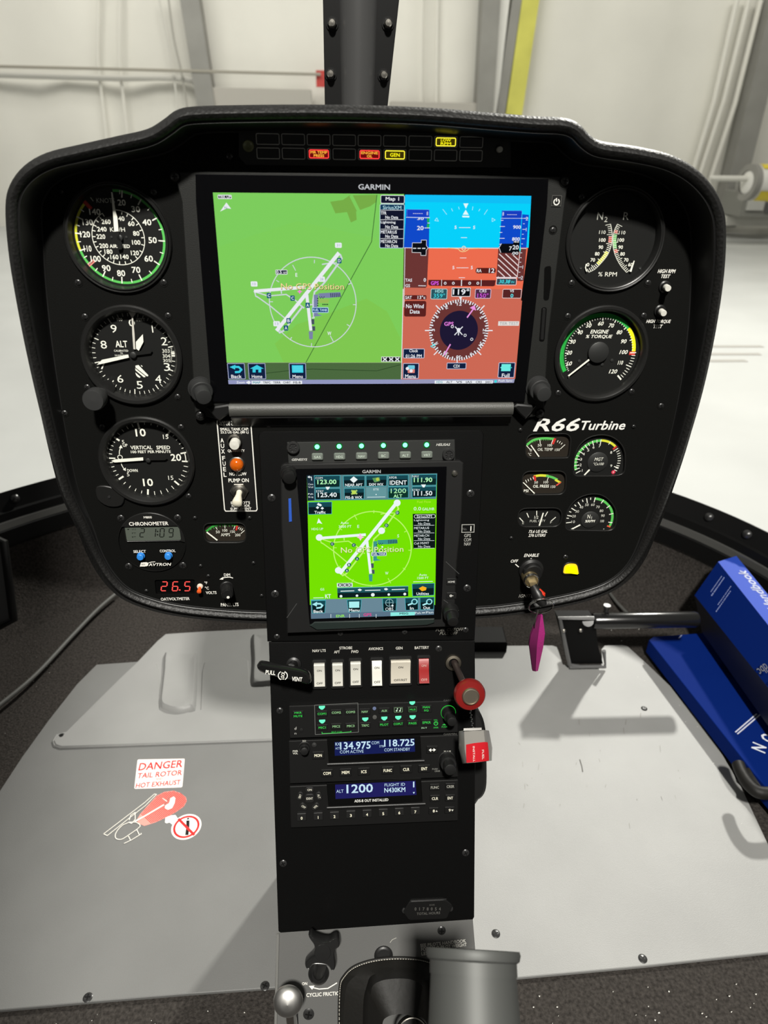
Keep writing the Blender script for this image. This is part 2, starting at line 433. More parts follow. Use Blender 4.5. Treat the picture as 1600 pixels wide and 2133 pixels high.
wcable('pipe_shadow_band', [(-40, 155), (60, 158), (240, 163), (370, 163), (420, 178)], .05, mat('pipe_shadow_grey', (.55, .54, .50), .6), 'soft grey shadow band modelled below the thin pipe', 'shadow band', .2)  # grey tube stands in for the pipe's shadow on the wall
q = MB(); a = WY(658, 146, WALLY - .4); b = WY(700, 182, WALLY - .4); q.box((a.x, a.y, b.z), (b.x, a.y + .05, a.z), mat('red_sign', (.50, .05, .04), .5), .008)
tag(q.obj('wall_sign', None, scale=1), 'small red sign on the wall left of the windshield post', 'sign')
q = MB(); a = WY(425, 183, WALLY - .2); b = WY(650, 215, WALLY - .2); q.box((a.x, a.y - .2, b.z - .2), (b.x, a.y + .1, a.z), mat('taupe_ledge', (.42, .40, .36), .7), .01)
struct(q.obj('trim_1', None, scale=1))
q = MB(); a = WY(812, 212, WALLY - .2); b = WY(1000, 236, WALLY - .2); q.box((a.x, a.y - .2, b.z - .3), (b.x, a.y + .1, a.z), mat('taupe_ledge', (1, 1, 1)), .01)
struct(q.obj('trim_2', None, scale=1))
for i, (x, y0) in enumerate(((1345, 1500), (1385, 1560), (1420, 1585))):     # folds of the sheet at right
    pass
for i, (pa, pb) in enumerate((((1560, 0), (1440, 420)), ((1535, 0), (1425, 420)), ((1585, 0), (1462, 430)))):
    q = MB(); q.tube([WY(*pa, WALLY - .2), WY((pa[0] + pb[0]) / 2 + 8, (pa[1] + pb[1]) / 2, WALLY - .22), WY(*pb, WALLY - .2)], .05, CREAM, 8)
    tag(q.obj('sheet_fold', None, scale=1), ('middle', 'leftmost', 'rightmost')[i] + ' of three long soft folds of the cream wall sheet at right', 'wall sheet', 'folds of the wall sheet at right')
for i, px in enumerate((205, 250, 880, 912)):
    q = MB(); q.tube([WY(px, -30, WALLY - .12), WY(px - 2, 120, WALLY - .13), WY(px - (px - 800) * .03, 300, WALLY - .12)], .03, CREAM, 6)
    tag(q.obj('sheet_fold', None, scale=1), ('left ' if i % 2 == 0 else 'right ') + ('of two faint creases of the cream wall sheet left of the tilted column' if i < 2 else 'of two faint creases of the cream wall sheet just right of the windshield post'), 'wall sheet', 'creases of the wall sheet')
# roll and equipment at right
rl = empty('wall_roll', WY(1560, 380, 13.5), 'yellow roll with white and red printed wrap at the right edge', 'roll')
RY = mat('yellow_wrap', (.75, .60, .03), .4); RW = mat('white_wrap', (.75, .74, .70), .5); RR = mat('red_wrap_print', (.6, .10, .04), .5)
q = MB(); q.lathe([(.0, 0), (.17, 0), (.20, .02), (.20, 1.2)], RW, ax=((-.05, 0, 0), (1, .1, -.02)), seg=28)
q.lathe([(.28, .12), (.30, .13), (.30, .17), (.305, 1.2)], RW, ax=((-.05, 0, 0), (1, .1, -.02)), seg=28, capend=False); q.obj('drum', rl, scale=1)
q = MB(); q.lathe([(.2, 0), (.31, .0), (.31, .11), (.2, .11)], BEAM, ax=((-.05, 0, 0), (1, .1, -.02)), seg=28); q.obj('end_ring', rl, scale=1, label='dull grey end ring')
for k, (a0, a1) in enumerate(((-75, -25), (50, 95))):
    vs = []; fs = []
    for i in range(9):
        a = rad(a0 + (a1 - a0) * i / 8)
        for x in (.12, 1.2): vs.append((x, -cos(a) * .312 + x * .1, sin(a) * .312 - x * .02))
    for i in range(8): fs.append([2 * i, 2 * i + 1, 2 * i + 3, 2 * i + 2])
    q = MB(); q.add(vs, fs, RY); q.obj('yellow_band', rl, scale=1)
q = MB()
for i, (x0, x1, a0) in enumerate(((.25, .9, 12), (.3, .6, 2), (.35, .8, -8))):
    a = rad(a0); b = rad(a0 + 4); q.add([(x0, -cos(a) * .314 + x0 * .1, sin(a) * .314), (x1, -cos(a) * .314 + x1 * .1, sin(a) * .314), (x1, -cos(b) * .314 + x1 * .1, sin(b) * .314), (x0, -cos(b) * .314 + x0 * .1, sin(b) * .314)], [[0, 1, 2, 3]], RR)
q.obj('red_lettering', rl, scale=1)
q = MB(); a = WY(1552, 398, 14.5); b = WY(1640, 452, 14.5); q.box((a.x, a.y, b.z), (b.x, a.y + .8, a.z), mat('dim_grey_machine', (.22, .22, .2), .6), .02)
q.box((a.x + .1, a.y - .04, b.z + .12), (a.x + .45, a.y, a.z - .12), mat('pale_grey_box', (.5, .5, .47), .5), .01)
q.box((a.x + .5, a.y - .03, b.z + .08), (b.x - .1, a.y, a.z - .2), mat('dark_grey_vent', (.10, .10, .1), .6), .01)
tag(q.obj('machine_cabinet', None, scale=1), 'grey machine cabinet standing below the yellow roll', 'machine')
q = MB(); a = WY(1510, 372, 13.6); b = WY(1548, 372, 13.5); q.tube([a - Vector((.3, 0, 0)), b + Vector((.1, 0, 0))], .05, PALE, 10)
tag(q.obj('support_bar', None, scale=1), 'short pale bar reaching from the sheet to the yellow roll', 'bar')
q = MB(); a = WY(1515, 448, 15); b = WY(1700, 472, 15); q.box((a.x, a.y, b.z), (b.x, a.y + .6, a.z), PALE, .02); struct(q.obj('baseboard_front', None, scale=1))
for i, (x, y) in enumerate(((1465, 722), (1478, 738), (1470, 752))):
    q = MB(); p = W(x, y, hz); L = .55 - .1 * i; q.box((p.x - .05, p.y - .03, hz), (p.x + L, p.y + .03, hz + .004), mat('floor_scuff', (.36, .345, .32), .7))
    tag(q.obj('floor_marking', None, scale=1), 'faint brown scuffed line on the hangar floor right of the panel', 'floor marking', 'scuffed lines on the hangar floor')

# ================================================================== cabin shell
SILL = .22
def sym(pts): return [(-x - .035, y) for x, y in pts[::-1]] + [(-.015, 1.43)] + pts
half = [(.20, 1.41), (.40, 1.335), (.583, 1.205), (.693, 1.075), (.76, .93), (.80, .75), (.82, .5), (.82, -.9)]
sill = spline([Vector(p) for p in sym(half)], 5, False)
TRIMM = mat('black_window_frame', (.004, .004, .004), .5, spec=.2)
ALU = mat('dull_aluminium_edge', (.22, .22, .21), .35, metal=.8)
def ribbon(name, path, z0, z1, i0, i1, m, thick=.0):
    """band following the nose plan from height z0, inset i0, to height z1, inset i1"""
    n = len(path); vs = []; fs = []
    for k in range(n):
        a = Vector(path[max(0, k - 1)]); b = Vector(path[min(n - 1, k + 1)]); t = (b - a).normalized(); nn = Vector((t.y, -t.x)) if True else None
        p = Vector(path[k]); c = Vector((0, .45)) - p
        if nn.dot(c) < 0: nn = -nn
        q0 = p + nn * i0; q1 = p + nn * i1; vs += [(q0.x, q0.y, z0), (q1.x, q1.y, z1)]
    for k in range(n - 1): fs.append([2 * k, 2 * k + 2, 2 * k + 3, 2 * k + 1])
    return vs, fs
wf = bpy.data.objects.new('trim_3', None); COL.objects.link(wf); wf.location = (0, 1.2, SILL); wf['kind'] = 'structure'
def band(name, parts, parent, label=None):
    q = MB()
    for (z0, z1, i0, i1, m) in parts:
        vs, fs = ribbon('', sill, z0, z1, i0, i1, m); pw = Vector((0, 1.2, SILL)); q.add([(v[0] - pw.x, v[1] - pw.y, v[2] - pw.z) for v in vs], fs, m)
    return q.obj(name, parent, label, scale=1)
band('frame_strip', [(SILL, SILL + .004, -.01, .0, TRIMM), (SILL + .004, SILL - .028, .0, .012, TRIMM)], wf)
band('rubber_step', [(SILL - .028, SILL - .030, .012, .018, TRIMM), (SILL - .030, SILL - .045, .018, .020, TRIMM)], wf)
band('metal_edge', [(SILL - .045, SILL - .046, .020, .024, ALU), (SILL - .046, SILL - .058, .024, .026, ALU)], wf, 'dull metal edge strip')
band('lower_strip', [(SILL - .058, SILL - .06, .026, .03, TRIMM), (SILL - .06, SILL - .095, .03, .03, TRIMM)], wf)
def frame_screw(px, py):
    best = None
    for k in range(len(sill) - 1):
        for f in range(12):
            a = Vector(sill[k]).lerp(Vector(sill[k + 1]), f / 12); p = Vector((a.x, a.y, SILL - .012)); c = W2C @ (p - CAM)
            if c.z > 0 and p.y > .4:
                e_ = abs(CX + FPX * c.x / c.z - px)
                if best is None or e_ < best[0]: best = (e_, p)
    p = best[1]; ax = (Vector((0, .45, p.z)) - p).normalized(); p = p + ax * .006
    q = MB(); q.lathe([(.008, -.002), (.008, .002), (.005, .005), (0, .006)], SCREWM, ax=(p - Vector((0, 1.2, SILL)) + ax * .002, ax + Vector((0, 0, .4))), seg=12); q.obj('screw', wf, scale=1)
for x, y in ((28, 1042), (1480, 1036), (1560, 1064), (-60, 1080)): frame_screw(x, y)
fw = []                                                        # footwell wall under the frame
q = MB(); rows = [(SILL - .09, .03), (.11, .03), (.07, .045), (.035, .065), (.012, .085), (-.004, .12)]
allv = []
for (z, i) in rows:
    vs, _ = ribbon('', sill, z, z, i, i, CARPET); allv.append([v for v in vs[::2]])
n = len(allv[0]); vv = [v for r in allv for v in r]; ff = []
for j in range(len(rows) - 1):
    for k in range(n - 1): ff.append([j * n + k, (j + 1) * n + k, (j + 1) * n + k + 1, j * n + k + 1])
q.add(vv, ff, CARPET); struct(q.obj('wall_nose', None, scale=1))
q = MB(); q.poly([(p[0], p[1]) for p in sill], -.004, CARPET); struct(q.obj('floor_cabin', None, scale=1))
# carpet fluff specks
q = MB()
for k in range(420):
    x = random.uniform(-.55, .6); y = random.uniform(.22, .395) if k < 330 else random.uniform(.5, 1.05)
    if k >= 330: x = random.choice((-1, 1)) * random.uniform(.50, .62)
    r = random.uniform(.0004, .0009); a = random.uniform(0, 3)
    q.add([(x, y, .0006), (x + r * cos(a) * 2, y + r * sin(a) * 2, .0012), (x + r, y + r, .002), (x - r * .6, y + r, .001)], [[0, 1, 2], [0, 2, 3]], WHT, True)
o = tag(q.obj('carpet_lint', None, scale=1), 'tiny white lint specks scattered over the charcoal carpet', 'lint'); o['kind'] = 'stuff'
# welt along the left of the carpet
q = MB(); q.tube(spline([W(x, y, .012) for x, y in ((250, 1230), (205, 1268), (150, 1325), (75, 1405), (0, 1468), (-80, 1530))], 6, False), .0035, mat('grey_carpet_welt', (.08, .08, .075), .6), 8)
tag(q.obj('carpet_welt', None, scale=1), 'thin grey curved cord on the carpet left of the floor plate', 'cord')
q = MB(); q.tube(spline([W(x, y, .012) for x, y in ((1270, 1235), (1288, 1258), (1318, 1288))], 6, False), .003, mat('grey_carpet_welt', (1, 1, 1)), 8)
tag(q.obj('carpet_welt', None, scale=1), 'short black cord running from behind the panel at right', 'cord')
# cabin behind the lens: rear bulkhead, roof shaped for the light, door sides with window openings
DKC2 = mat('dark_cabin_trim', (.03, .03, .03), .8)
q = MB(); q.box((-.88, -.95, -.02), (.84, -.9, 1.5), DKC2); struct(q.obj('wall_rear', None, scale=1))
q = MB(); q.prism([(-.86, -.9), (.82, -.9), (.82, -.64), (-.19, -.64), (-.216, -.497), (-.273, -.21), (-.33, .10), (-.35, .30), (-.86, .30)], 1.46, 1.5, DKC2, back=True); struct(q.obj('shading_ceiling', None, scale=1))  # unseen roof, opened for the lamp, left edge shaped to shade the floor
for sx in (-1, 1):
    q = MB(); q.box((sx * .83, -.9, -.02), (sx * .85, .35, .42), DKC2); q.box((sx * .83, -.9, .42), (sx * .85, -.62, 1.46), DKC2)
    q.box((sx * .83, -.62, 1.34), (sx * .85, .30, 1.46), DKC2); struct(q.obj('wall_left' if sx < 0 else 'wall_right', None, scale=1))

# ------------------------------------------------------------------ windshield post
po = empty('windshield_post', WY(745, 235, .86), 'black windshield centre post with grey tube and bolts above the panel', 'window post')
pf = Frame(WY(745, 235, .86), Vector((1, 0, 0)), Vector((0, 0, 1)), Vector((0, -1, 0)))
po.matrix_world = pf.mat()
q = MB(); a = [pf.px(*p) for p in ((677, 236), (672, -40), (712, -40), (714, 236))]; q.prism(a, -6, 0, TRIMM, .6); q.obj('side_plate', po)
q = MB(); a = [pf.px(*p) for p in ((776, 236), (776, -40), (836, -40), (806, 236))]; q.prism(a, -6, 0, TRIMM, .6); q.obj('side_plate', po)
q = MB(); a = pf.p3(745, 250); b = pf.p3(747, -60); q.tube([a - Vector((0, 0, 8)), b - Vector((0, 0, 8))], 21, mat('dark_grey_tube', (.05, .05, .05), .35, spec=.7), 28, rs=[19, 22]); q.obj('tube', po, 'dark grey round tube')
for x, y in ((692, 50), (808, 50), (689, 155), (799, 157)):
    q = MB(); u, v = pf.px(x, y); q.lathe([(6.5, 0), (6.5, 1.5), (4, 1.6)], TRIMM, (u, v), 18); q.lathe([(4, 0), (4, 7), (3, 9), (0, 9.2)], STEEL, (u, v), 12); q.lathe([(4.8, 2), (4.8, 4), (3, 4.2)], SCREWM, (u, v), 6); q.obj('bolt', po)
# clear panes
GL = bpy.data.materials.new('clear_acrylic'); GL.use_nodes = True; nt = GL.node_tree; nt.nodes.clear()
o_ = nt.nodes.new('ShaderNodeOutputMaterial'); tr = nt.nodes.new('ShaderNodeBsdfTransparent'); gl = nt.nodes.new('ShaderNodeBsdfGlossy'); mx = nt.nodes.new('ShaderNodeMixShader'); fr_ = nt.nodes.new('ShaderNodeLayerWeight'); pw_ = nt.nodes.new('ShaderNodeMath'); pw_.operation = 'POWER'; pw_.inputs[1].default_value = 5; ma_ = nt.nodes.new('ShaderNodeMath'); ma_.operation = 'MULTIPLY_ADD'; ma_.inputs[1].default_value = .4; ma_.inputs[2].default_value = .015
tr.inputs[0].default_value = (.97, .98, .97, 1); gl.inputs['Roughness'].default_value = .02; nt.links.new(fr_.outputs['Facing'], pw_.inputs[0]); nt.links.new(pw_.outputs[0], ma_.inputs[0])
nt.links.new(ma_.outputs[0], mx.inputs[0]); nt.links.new(tr.outputs[0], mx.inputs[1]); nt.links.new(gl.outputs[0], mx.inputs[2]); nt.links.new(mx.outputs[0], o_.inputs[0])
for nm, sgn in (('window_1', -1), ('window_2', 1)):
    q = MB(); pth = [p for p in sill if p[0] * sgn >= -.001 and p[1] > .3]
    if sgn < 0: pth = pth[::-1]
    levels = [(SILL + .004, 1.0), (.55, .985), (.8, .93), (1.05, .82), (1.25, .68), (1.42, .5)]; vs = []; fs = []; N = len(pth)
    for z, k in levels:
        for x, y in pth: vs.append((x * (.6 + .4 * k) + sgn * .004, .12 + (y - .12) * k, z))
    for j in range(len(levels) - 1):
        for i in range(N - 1): fs.append([j * N + i, j * N + i + 1, (j + 1) * N + i + 1, (j + 1) * N + i])
    q.add(vs, fs, GL); struct(q.obj(nm, None, scale=1))

# ------------------------------------------------------------------ floor plates
def wpts(pts, z=0.0): return [tuple(W(x, y, z).xy) for x, y in pts]
def plate(name, pts, z0, z1, m, label, cat='floor plate', ch=.0008, sm=0):
    p = wpts(pts, z1)
    e = empty(name, Vector((p[0][0], p[0][1], 0)), label, cat)
    q = MB(); q.prism([(x - p[0][0], y - p[0][1]) for x, y in p], z0, z1, m, ch); q.obj('sheet', e, scale=1); return e, p[0]
E1 = [(201, 1384), (160, 1425), (101, 1500), (46, 1576), (0, 1646), (-70, 1760), (-150, 1900), (-230, 2118), (0, 2104), (180, 2087), (400, 2069), (640, 2052), (700, 1800), (700, 1345), (600, 1347), (285, 1378)]
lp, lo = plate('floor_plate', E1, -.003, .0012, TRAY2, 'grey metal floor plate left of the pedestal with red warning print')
E2 = [(345, 1320), (420, 1315), (600, 1306), (700, 1302), (700, 1540), (590, 1540), (125, 1557), (111, 1553), (108, 1543), (116, 1529), (138, 1523), (252, 1410), (284, 1380), (328, 1334)]
up, uo = plate('toe_plate', E2, .0014, .004, TRAY, 'smaller raised grey plate with two pressed channels at upper left', ch=.0012)
E3 = [(255, 1409), (287, 1380), (316, 1378), (326, 1382), (331, 1400), (332, 1478), (345, 1487), (372, 1492), (398, 1488), (418, 1478), (421, 1400), (426, 1380), (436, 1374), (506, 1370), (517, 1376), (519, 1420), (524, 1430), (700, 1426), (700, 1538), (590, 1538), (128, 1555), (116, 1551), (112, 1543), (120, 1532), (142, 1527)]
pz = wpts(E3, .0052); q = MB(); q.prism([(x - uo[0], y - uo[1]) for x, y in pz], .004, .0056, TRAY, .0010); q.obj('notched_sheet', up, scale=1)
def channel(pts, z1, inner):
    p = wpts(pts, z1); q = MB(); pp = [(x - uo[0], y - uo[1]) for x, y in spline([Vector(a) for a in p], 3)]
    if area2(pp) < 0: pp = pp[::-1]
    n = len(pp); vs = []; fs = []; L = [(0, .0035), (.002, .009), (.006, .0125), (.010, .0125), (.016, .0115)]
    cx_ = (min(a[0] for a in pp) + max(a[0] for a in pp)) / 2; cy_ = (min(a[1] for a in pp) + max(a[1] for a in pp)) / 2; hx_ = max(a[0] for a in pp) - cx_; hy_ = max(a[1] for a in pp) - cy_
    for d, z in L: vs += [(cx_ + (x - cx_) * (1 - d / hx_), cy_ + (y - cy_) * (1 - d / hy_), z) for x, y in pp]
    for j in range(len(L) - 1):
        for i in range(n): fs.append([j * n + i, j * n + (i + 1) % n, (j + 1) * n + (i + 1) % n, (j + 1) * n + i])
    fs.append([(len(L) - 1) * n + i for i in range(n)]); q.add(vs, fs, TRAY); q.obj('pressed_channel', up, scale=1)
channel([(342, 1366), (352, 1363), (405, 1365), (412, 1372), (409, 1470), (400, 1480), (372, 1486), (345, 1480), (334, 1470), (336, 1440), (340, 1400)], .004, None)
channel([(524, 1330), (534, 1326), (590, 1322), (640, 1322), (640, 1420), (590, 1426), (535, 1432), (524, 1424), (526, 1380)], .004, None)
E4 = [(880, 1346), (1150, 1344), (1160, 1347), (1164, 1356), (1173, 1384), (1252, 1386), (1254, 1370), (1253, 1352), (1260, 1344), (1296, 1343), (1308, 1346), (1350, 1384), (1400, 1432), (1450, 1494), (1500, 1562), (1545, 1640), (1600, 1757), (1680, 1975), (1600, 1984), (1340, 2012), (1080, 2036), (820, 2052), (820, 1700), (820, 1400)]
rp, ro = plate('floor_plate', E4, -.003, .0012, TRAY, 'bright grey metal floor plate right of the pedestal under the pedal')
def floor_screw(par, po_, x, y):
    f = Frame(Vector((po_[0], po_[1], 0)), Vector((1, 0, 0)), Vector((0, 1, 0)), Vector((0, 0, 1))); screw(par, f, x, y, 5.0, False, base=1.2)
for x, y in ((183, 2078), (552, 2054)): floor_screw(lp, lo, x, y)
f = Frame(Vector((uo[0], uo[1], 0)), Vector((1, 0, 0)), Vector((0, 1, 0)), Vector((0, 0, 1))); screw(up, f, 128, 1533, 5.0, False, base=4.5)
for x, y in ((1339, 1997), (1342, 1476), (1033, 1945)): floor_screw(rp, ro, x, y)
SCF = P(120, 118, 114)
lf = Frame(Vector((ro[0], ro[1], 0)), Vector((1, 0, 0)), Vector((0, 1, 0)), Vector((0, 0, 1)))
pr = PR(lf, 1.25)
for k in range(26):
    x = random.uniform(1060, 1440); y = random.uniform(1480, 1720); L = random.uniform(3, 14); a = random.gauss(1.2, .5)
    pr.line([(x, y), (x + L * cos(a) * .4, y + L * sin(a))], random.uniform(.5, 1.1), SCF)
pr.line([(1208, 1582), (1212, 1595), (1214, 1607)], 2, P(80, 78, 74)); o = pr.obj('scuff_marks', rp); o['kind'] = 'stuff'

# warning print on the left plate
DF = Frame(Vector((lo[0], lo[1], 0)), Vector((1, 0, 0)), Vector((0, 1, 0)), Vector((0, 0, 1)))
RED = P(205, 45, 45); SG = P(225, 222, 215)
pr = PR(DF, 1.3, (180, 1540, .175), .02)
pr.poly([(608, 250), (620, 240), (1165, 230), (1170, 238), (1143, 560), (1130, 572), (580, 590), (570, 580)], P(240, 228, 222))
pr.text('DANGER', 888, 308, 510, 88, RED, 3, bold=True); pr.text('TAIL ROTOR', 875, 415, 520, 62, RED, 3, bold=True); pr.text('AND', 868, 470, 80, 26, RED, 3)
pr.text('HOT EXHAUST', 856, 530, 520, 58, RED, 3, bold=True); pr.obj('warning_label', lp, 'white label with red DANGER TAIL ROTOR AND HOT EXHAUST')
pr = PR(DF, 1.3, (180, 1540, .175), .02)
zone = [(600, 960), (640, 890), (720, 800), (840, 670), (930, 625), (1040, 612), (1120, 640), (1185, 690), (1195, 735), (1160, 800), (1060, 870), (960, 925), (820, 990), (690, 1030), (620, 1000)]
pr.poly(zone, P(232, 150, 140))
def inside(p, poly):
    c = False
    for i in range(len(poly)):
        a, b = poly[i], poly[i - 1]
        if (a[1] > p[1]) != (b[1] > p[1]) and p[0] < (b[0] - a[0]) * (p[1] - a[1]) / (b[1] - a[1]) + a[0]: c = not c
    return c
for k in range(60):                                           # hatching cut to the danger zone
    x = 300 + k * 26; run = []
    for j in range(0, 90):
        p = (x + j * 6.5, 560 + j * 6.0)
        if inside(p, zone): run.append(p)
    if len(run) > 1: pr.line([run[0], run[-1]], 8, P(205, 60, 55))
LN = P(228, 224, 214)
pr.line([(205, 1125), (250, 1145), (520, 930), (700, 790), (835, 655), (810, 650), (690, 755), (205, 1125)], 9, LN)
pr.line([(580, 975), (700, 910), (920, 780)], 22, LN)
hel = [(430, 1020), (380, 1070), (345, 1130), (350, 1175), (385, 1190), (430, 1185), (500, 1140), (640, 1035), (590, 985)]
pr.line(spline([Vector(p) for p in hel], 3, False), 9, LN); pr.line([(430, 1020), (510, 985), (590, 985)], 9, LN)
pr.line([(510, 960), (530, 900), (580, 870), (582, 950), (540, 1000), (510, 990)], 9, LN)
pr.line([(450, 1238), (540, 1195), (655, 1125), (650, 1118)], 9, LN); pr.line([(500, 1150), (525, 1200)], 9, LN); pr.line([(600, 1075), (630, 1135)], 9, LN)
pr.poly([(1000, 700), (1040, 680), (1060, 700), (1050, 760), (1020, 820), (970, 840), (935, 820), (935, 790), (980, 760)], P(238, 236, 230))
pr.line([(985, 690), (930, 780)], 8, P(120, 118, 110)); pr.line([(960, 800), (1000, 720)], 6, P(160, 158, 150)); pr.line([(905, 700), (960, 740)], 10, LN)
pr.obj('danger_zone_picture', lp, 'white outline helicopter with a red hatched tail zone')
pr = PR(DF, 1.36, (180, 1540, .175), .02)
pr.poly([(935, 990), (940, 930), (1010, 905), (1060, 900), (1100, 960), (1030, 1020), (990, 990), (955, 1000)], P(240, 238, 234))
pr.dot(1190, 1040, 175, P(242, 238, 234), 40); pr.ring(1190, 1040, 140, 26, RED)
BK = P(20, 20, 20); pr.dot(1210, 945, 13, BK); pr.poly([(1190, 965), (1228, 965), (1225, 1050), (1215, 1140), (1175, 1140), (1188, 1050)], BK)
pr.line([(1095, 945), (1285, 1140)], 30, RED); pr.obj('no_entry_symbol', lp, 'red ring with a bar across a black standing figure')
# ================================================================== instrument panel
sil = [(772, 1302), (560, 1300), (470, 1296), (380, 1287), (310, 1272), (252, 1248), (212, 1210), (182, 1160), (158, 1105), (124, 1036), (100, 960), (74, 860), (46, 740), (22, 620), (6, 520), (0, 430),
       (10, 382), (40, 342), (88, 314), (160, 296), (240, 278), (300, 264), (334, 244), (362, 224), (400, 216), (500, 213), (640, 212), (780, 214), (900, 219), (1020, 229), (1120, 237),
       (1180, 240), (1212, 252), (1236, 276), (1262, 290), (1330, 300), (1400, 316), (1452, 342), (1490, 378), (1514, 420), (1524, 470), (1520, 570), (1502, 690), (1476, 810), (1444, 920), (1408, 1020),
       (1376, 1100), (1340, 1175), (1296, 1222), (1236, 1250), (1150, 1270), (1060, 1284), (990, 1290)]
LIPN = 34
def lipn(y): return LIPN if y < 520 else max(2.5, LIPN + (2.5 - LIPN) * ((y - 520) / 640))
so3 = spline([Vector((*PANEL.px(x, y, lipn(y)), lipn(y))) for x, y in sil], 4)
so = [(p[0], p[1]) for p in so3]; ln = [p[2] for p in so3]
if area2(so) < 0: so = so[::-1]; ln = ln[::-1]
PFRM = PANEL
pan = empty('instrument_panel', PANEL, 'black instrument panel with padded vinyl rim standing on the pedestal', 'instrument panel')
def sweep(q, outline, prof, m):
    n = len(outline); base = len(q.v); vs = []
    for d, z in prof: vs += [(x, y, (z * ln[i] / LIPN if z < 20 else ln[i] - (34 - z)) if z > 0 else z) for i, (x, y) in enumerate(offset(outline, d) if d else outline)]
    fs = [[j * n + i, j * n + (i + 1) % n, (j + 1) * n + (i + 1) % n, (j + 1) * n + i] for j in range(len(prof) - 1) for i in range(n)]
    q.add(vs, fs, m)
q = MB(); sweep(q, so, [(14, -170), (6, -80), (0, 0), (0, 18), (.8, 28), (3, 32), (6, 34), (8.2, 33), (9.4, 30.8), (9.8, 29)], LEATHER); q.obj('padded_rim', pan, 'grained black vinyl rim')
q = MB(); sweep(q, so, [(9.6, 30.5), (10.2, 30), (11, 30.4), (11.6, 29), (12.2, 6), (13, .2), (16, -.4)], mat('smooth_black_hood', (.008, .008, .008), .42, spec=.4)); q.obj('inner_wall', pan)
q = MB(); sweep(q, so, [(14, -170), (40, -172)], PLAST); q.prism(offset(so, 30), -173, -172, PLAST); q.obj('back_cover', pan)

# openings
GA = {'asi': ((247, 496), 38.2), 'alt': ((275.5, 741), 38.5), 'vsi': ((307, 961), 39.0), 'rpm': ((1281, 499), 38), 'trq': ((1252, 738), 38.6)}
holes = []
for (c, r) in GA.values(): holes.append(circle(*PANEL.px(*c), r - 2.5, 48))
def pxpoly(fr, pts, n=0): return [fr.px(x, y, n) for x, y in pts]
def zz(ox, oy, k, pts): return [(ox + x * k, oy + y * k) for x, y in pts]
SM = (1060, 860, .1875)
def rounded(fr, x0, y0, x1, y1, r, n=0):
    a, b, c, d = (Vector(fr.px(*p, n)) for p in ((x0, y0), (x1, y0), (x1, y1), (x0, y1))); cc = (a + b + c + d) / 4
    return rrect(cc.x, cc.y, ((b - a).length + (c - d).length) / 2, ((d - a).length + (c - b).length) / 2, r)
def bevelled(fr, pts, rr, n=0):
    """polygon with rounded corners"""
    P_ = [Vector(fr.px(x, y, n)) for x, y in pts]; out = []; N = len(P_)
    for i in range(N):
        a, b, c = P_[i - 1], P_[i], P_[(i + 1) % N]; r = rr if not isinstance(rr, (list, tuple)) else rr[i]
        d1 = (a - b); d2 = (c - b); r1 = min(r, d1.length / 2.01); r2 = min(r, d2.length / 2.01); s_, e_ = b + d1.normalized() * r1, b + d2.normalized() * r2
        for k in range(6):
            t = k / 5; out.append(tuple((1 - t) ** 2 * s_ + 2 * t * (1 - t) * b + t * t * e_))
    return out
OILT = bevelled(PANEL, zz(*SM, [(205, 240), (690, 235), (668, 490), (640, 500), (185, 505)]), 7)
OILP = bevelled(PANEL, zz(*SM, [(158, 655), (635, 650), (625, 905), (150, 910)]), 7)
FUEQ = bevelled(PANEL, zz(*SM, [(110, 1065), (590, 1060), (578, 1262), (105, 1265)]), 8)
MGT = bevelled(PANEL, zz(*SM, [(720, 700), (735, 430), (850, 290), (1010, 240), (1170, 270), (1290, 400), (1290, 600), (1270, 700)]), [4, 14, 16, 16, 16, 16, 14, 14])
N1G = bevelled(PANEL, zz(*SM, [(635, 1300), (635, 1110), (745, 960), (900, 900), (1060, 915), (1190, 1060), (1195, 1200), (1165, 1310)]), [4, 14, 16, 16, 16, 16, 14, 8])
AMP = bevelled(PANEL, [(424, 1091), (510, 1090), (512, 1126), (500, 1130), (428, 1130)], 6)
OAT = bevelled(PANEL, [(322, 1208), (406, 1207), (405, 1238), (325, 1239)], 2)
holes += [OILT, OILP, FUEQ, MGT, N1G, AMP, OAT]
q = MB(); q.prism([offset(so, 13)] + holes, -1.5, 0, PAINT); q.obj('panel_face', pan)
for x, y in ((320, 400), (163, 588), (341, 588), (128, 399), (177, 659), (350, 657), (182, 806), (370, 826), (135, 860), (213, 889), (377, 889), (393, 1033),
             (406, 1078), (520, 1078), (418, 1178), (528, 1172), (434, 1199), (305, 1230), (545, 1240), (478, 325), (1212, 410), (1191, 589), (1350, 589),
             (1183, 658), (1341, 657), (1163, 818), (1316, 815), (1377, 845), (1320, 888), (1178, 1160), (560, 884), (1084, 895), (1065, 1120)):
    screw(pan, PANEL, x, y, 2.3 if (x, y) not in ((406, 1078), (520, 1078), (418, 1178), (528, 1172), (434, 1199), (305, 1230), (545, 1240), (1320, 888), (1084, 895), (1065, 1120), (128, 399)) else 1.6)
pr = PR(PANEL, .05)                                            # lettering of the bare panel
SILV = P(225, 225, 220)
pr.text('R66', 1160, 885, 96, 27, SILV, 0, bold=True, italic=True); pr.text('Turbine', 1257, 886, 92, 19, SILV, 0, bold=True, italic=True)
pr.text('HIGH RPM', 1389, 565, 37, 8, WHT, italic=True, bold=True); pr.text('TEST', 1387, 575.5, 19, 7.5, WHT, italic=True, bold=True)
pr.text('HIGH TORQUE', 1372, 670, 51, 8, WHT, italic=True, bold=True); pr.text('TEST', 1371, 680, 19, 7.5, WHT, italic=True, bold=True)
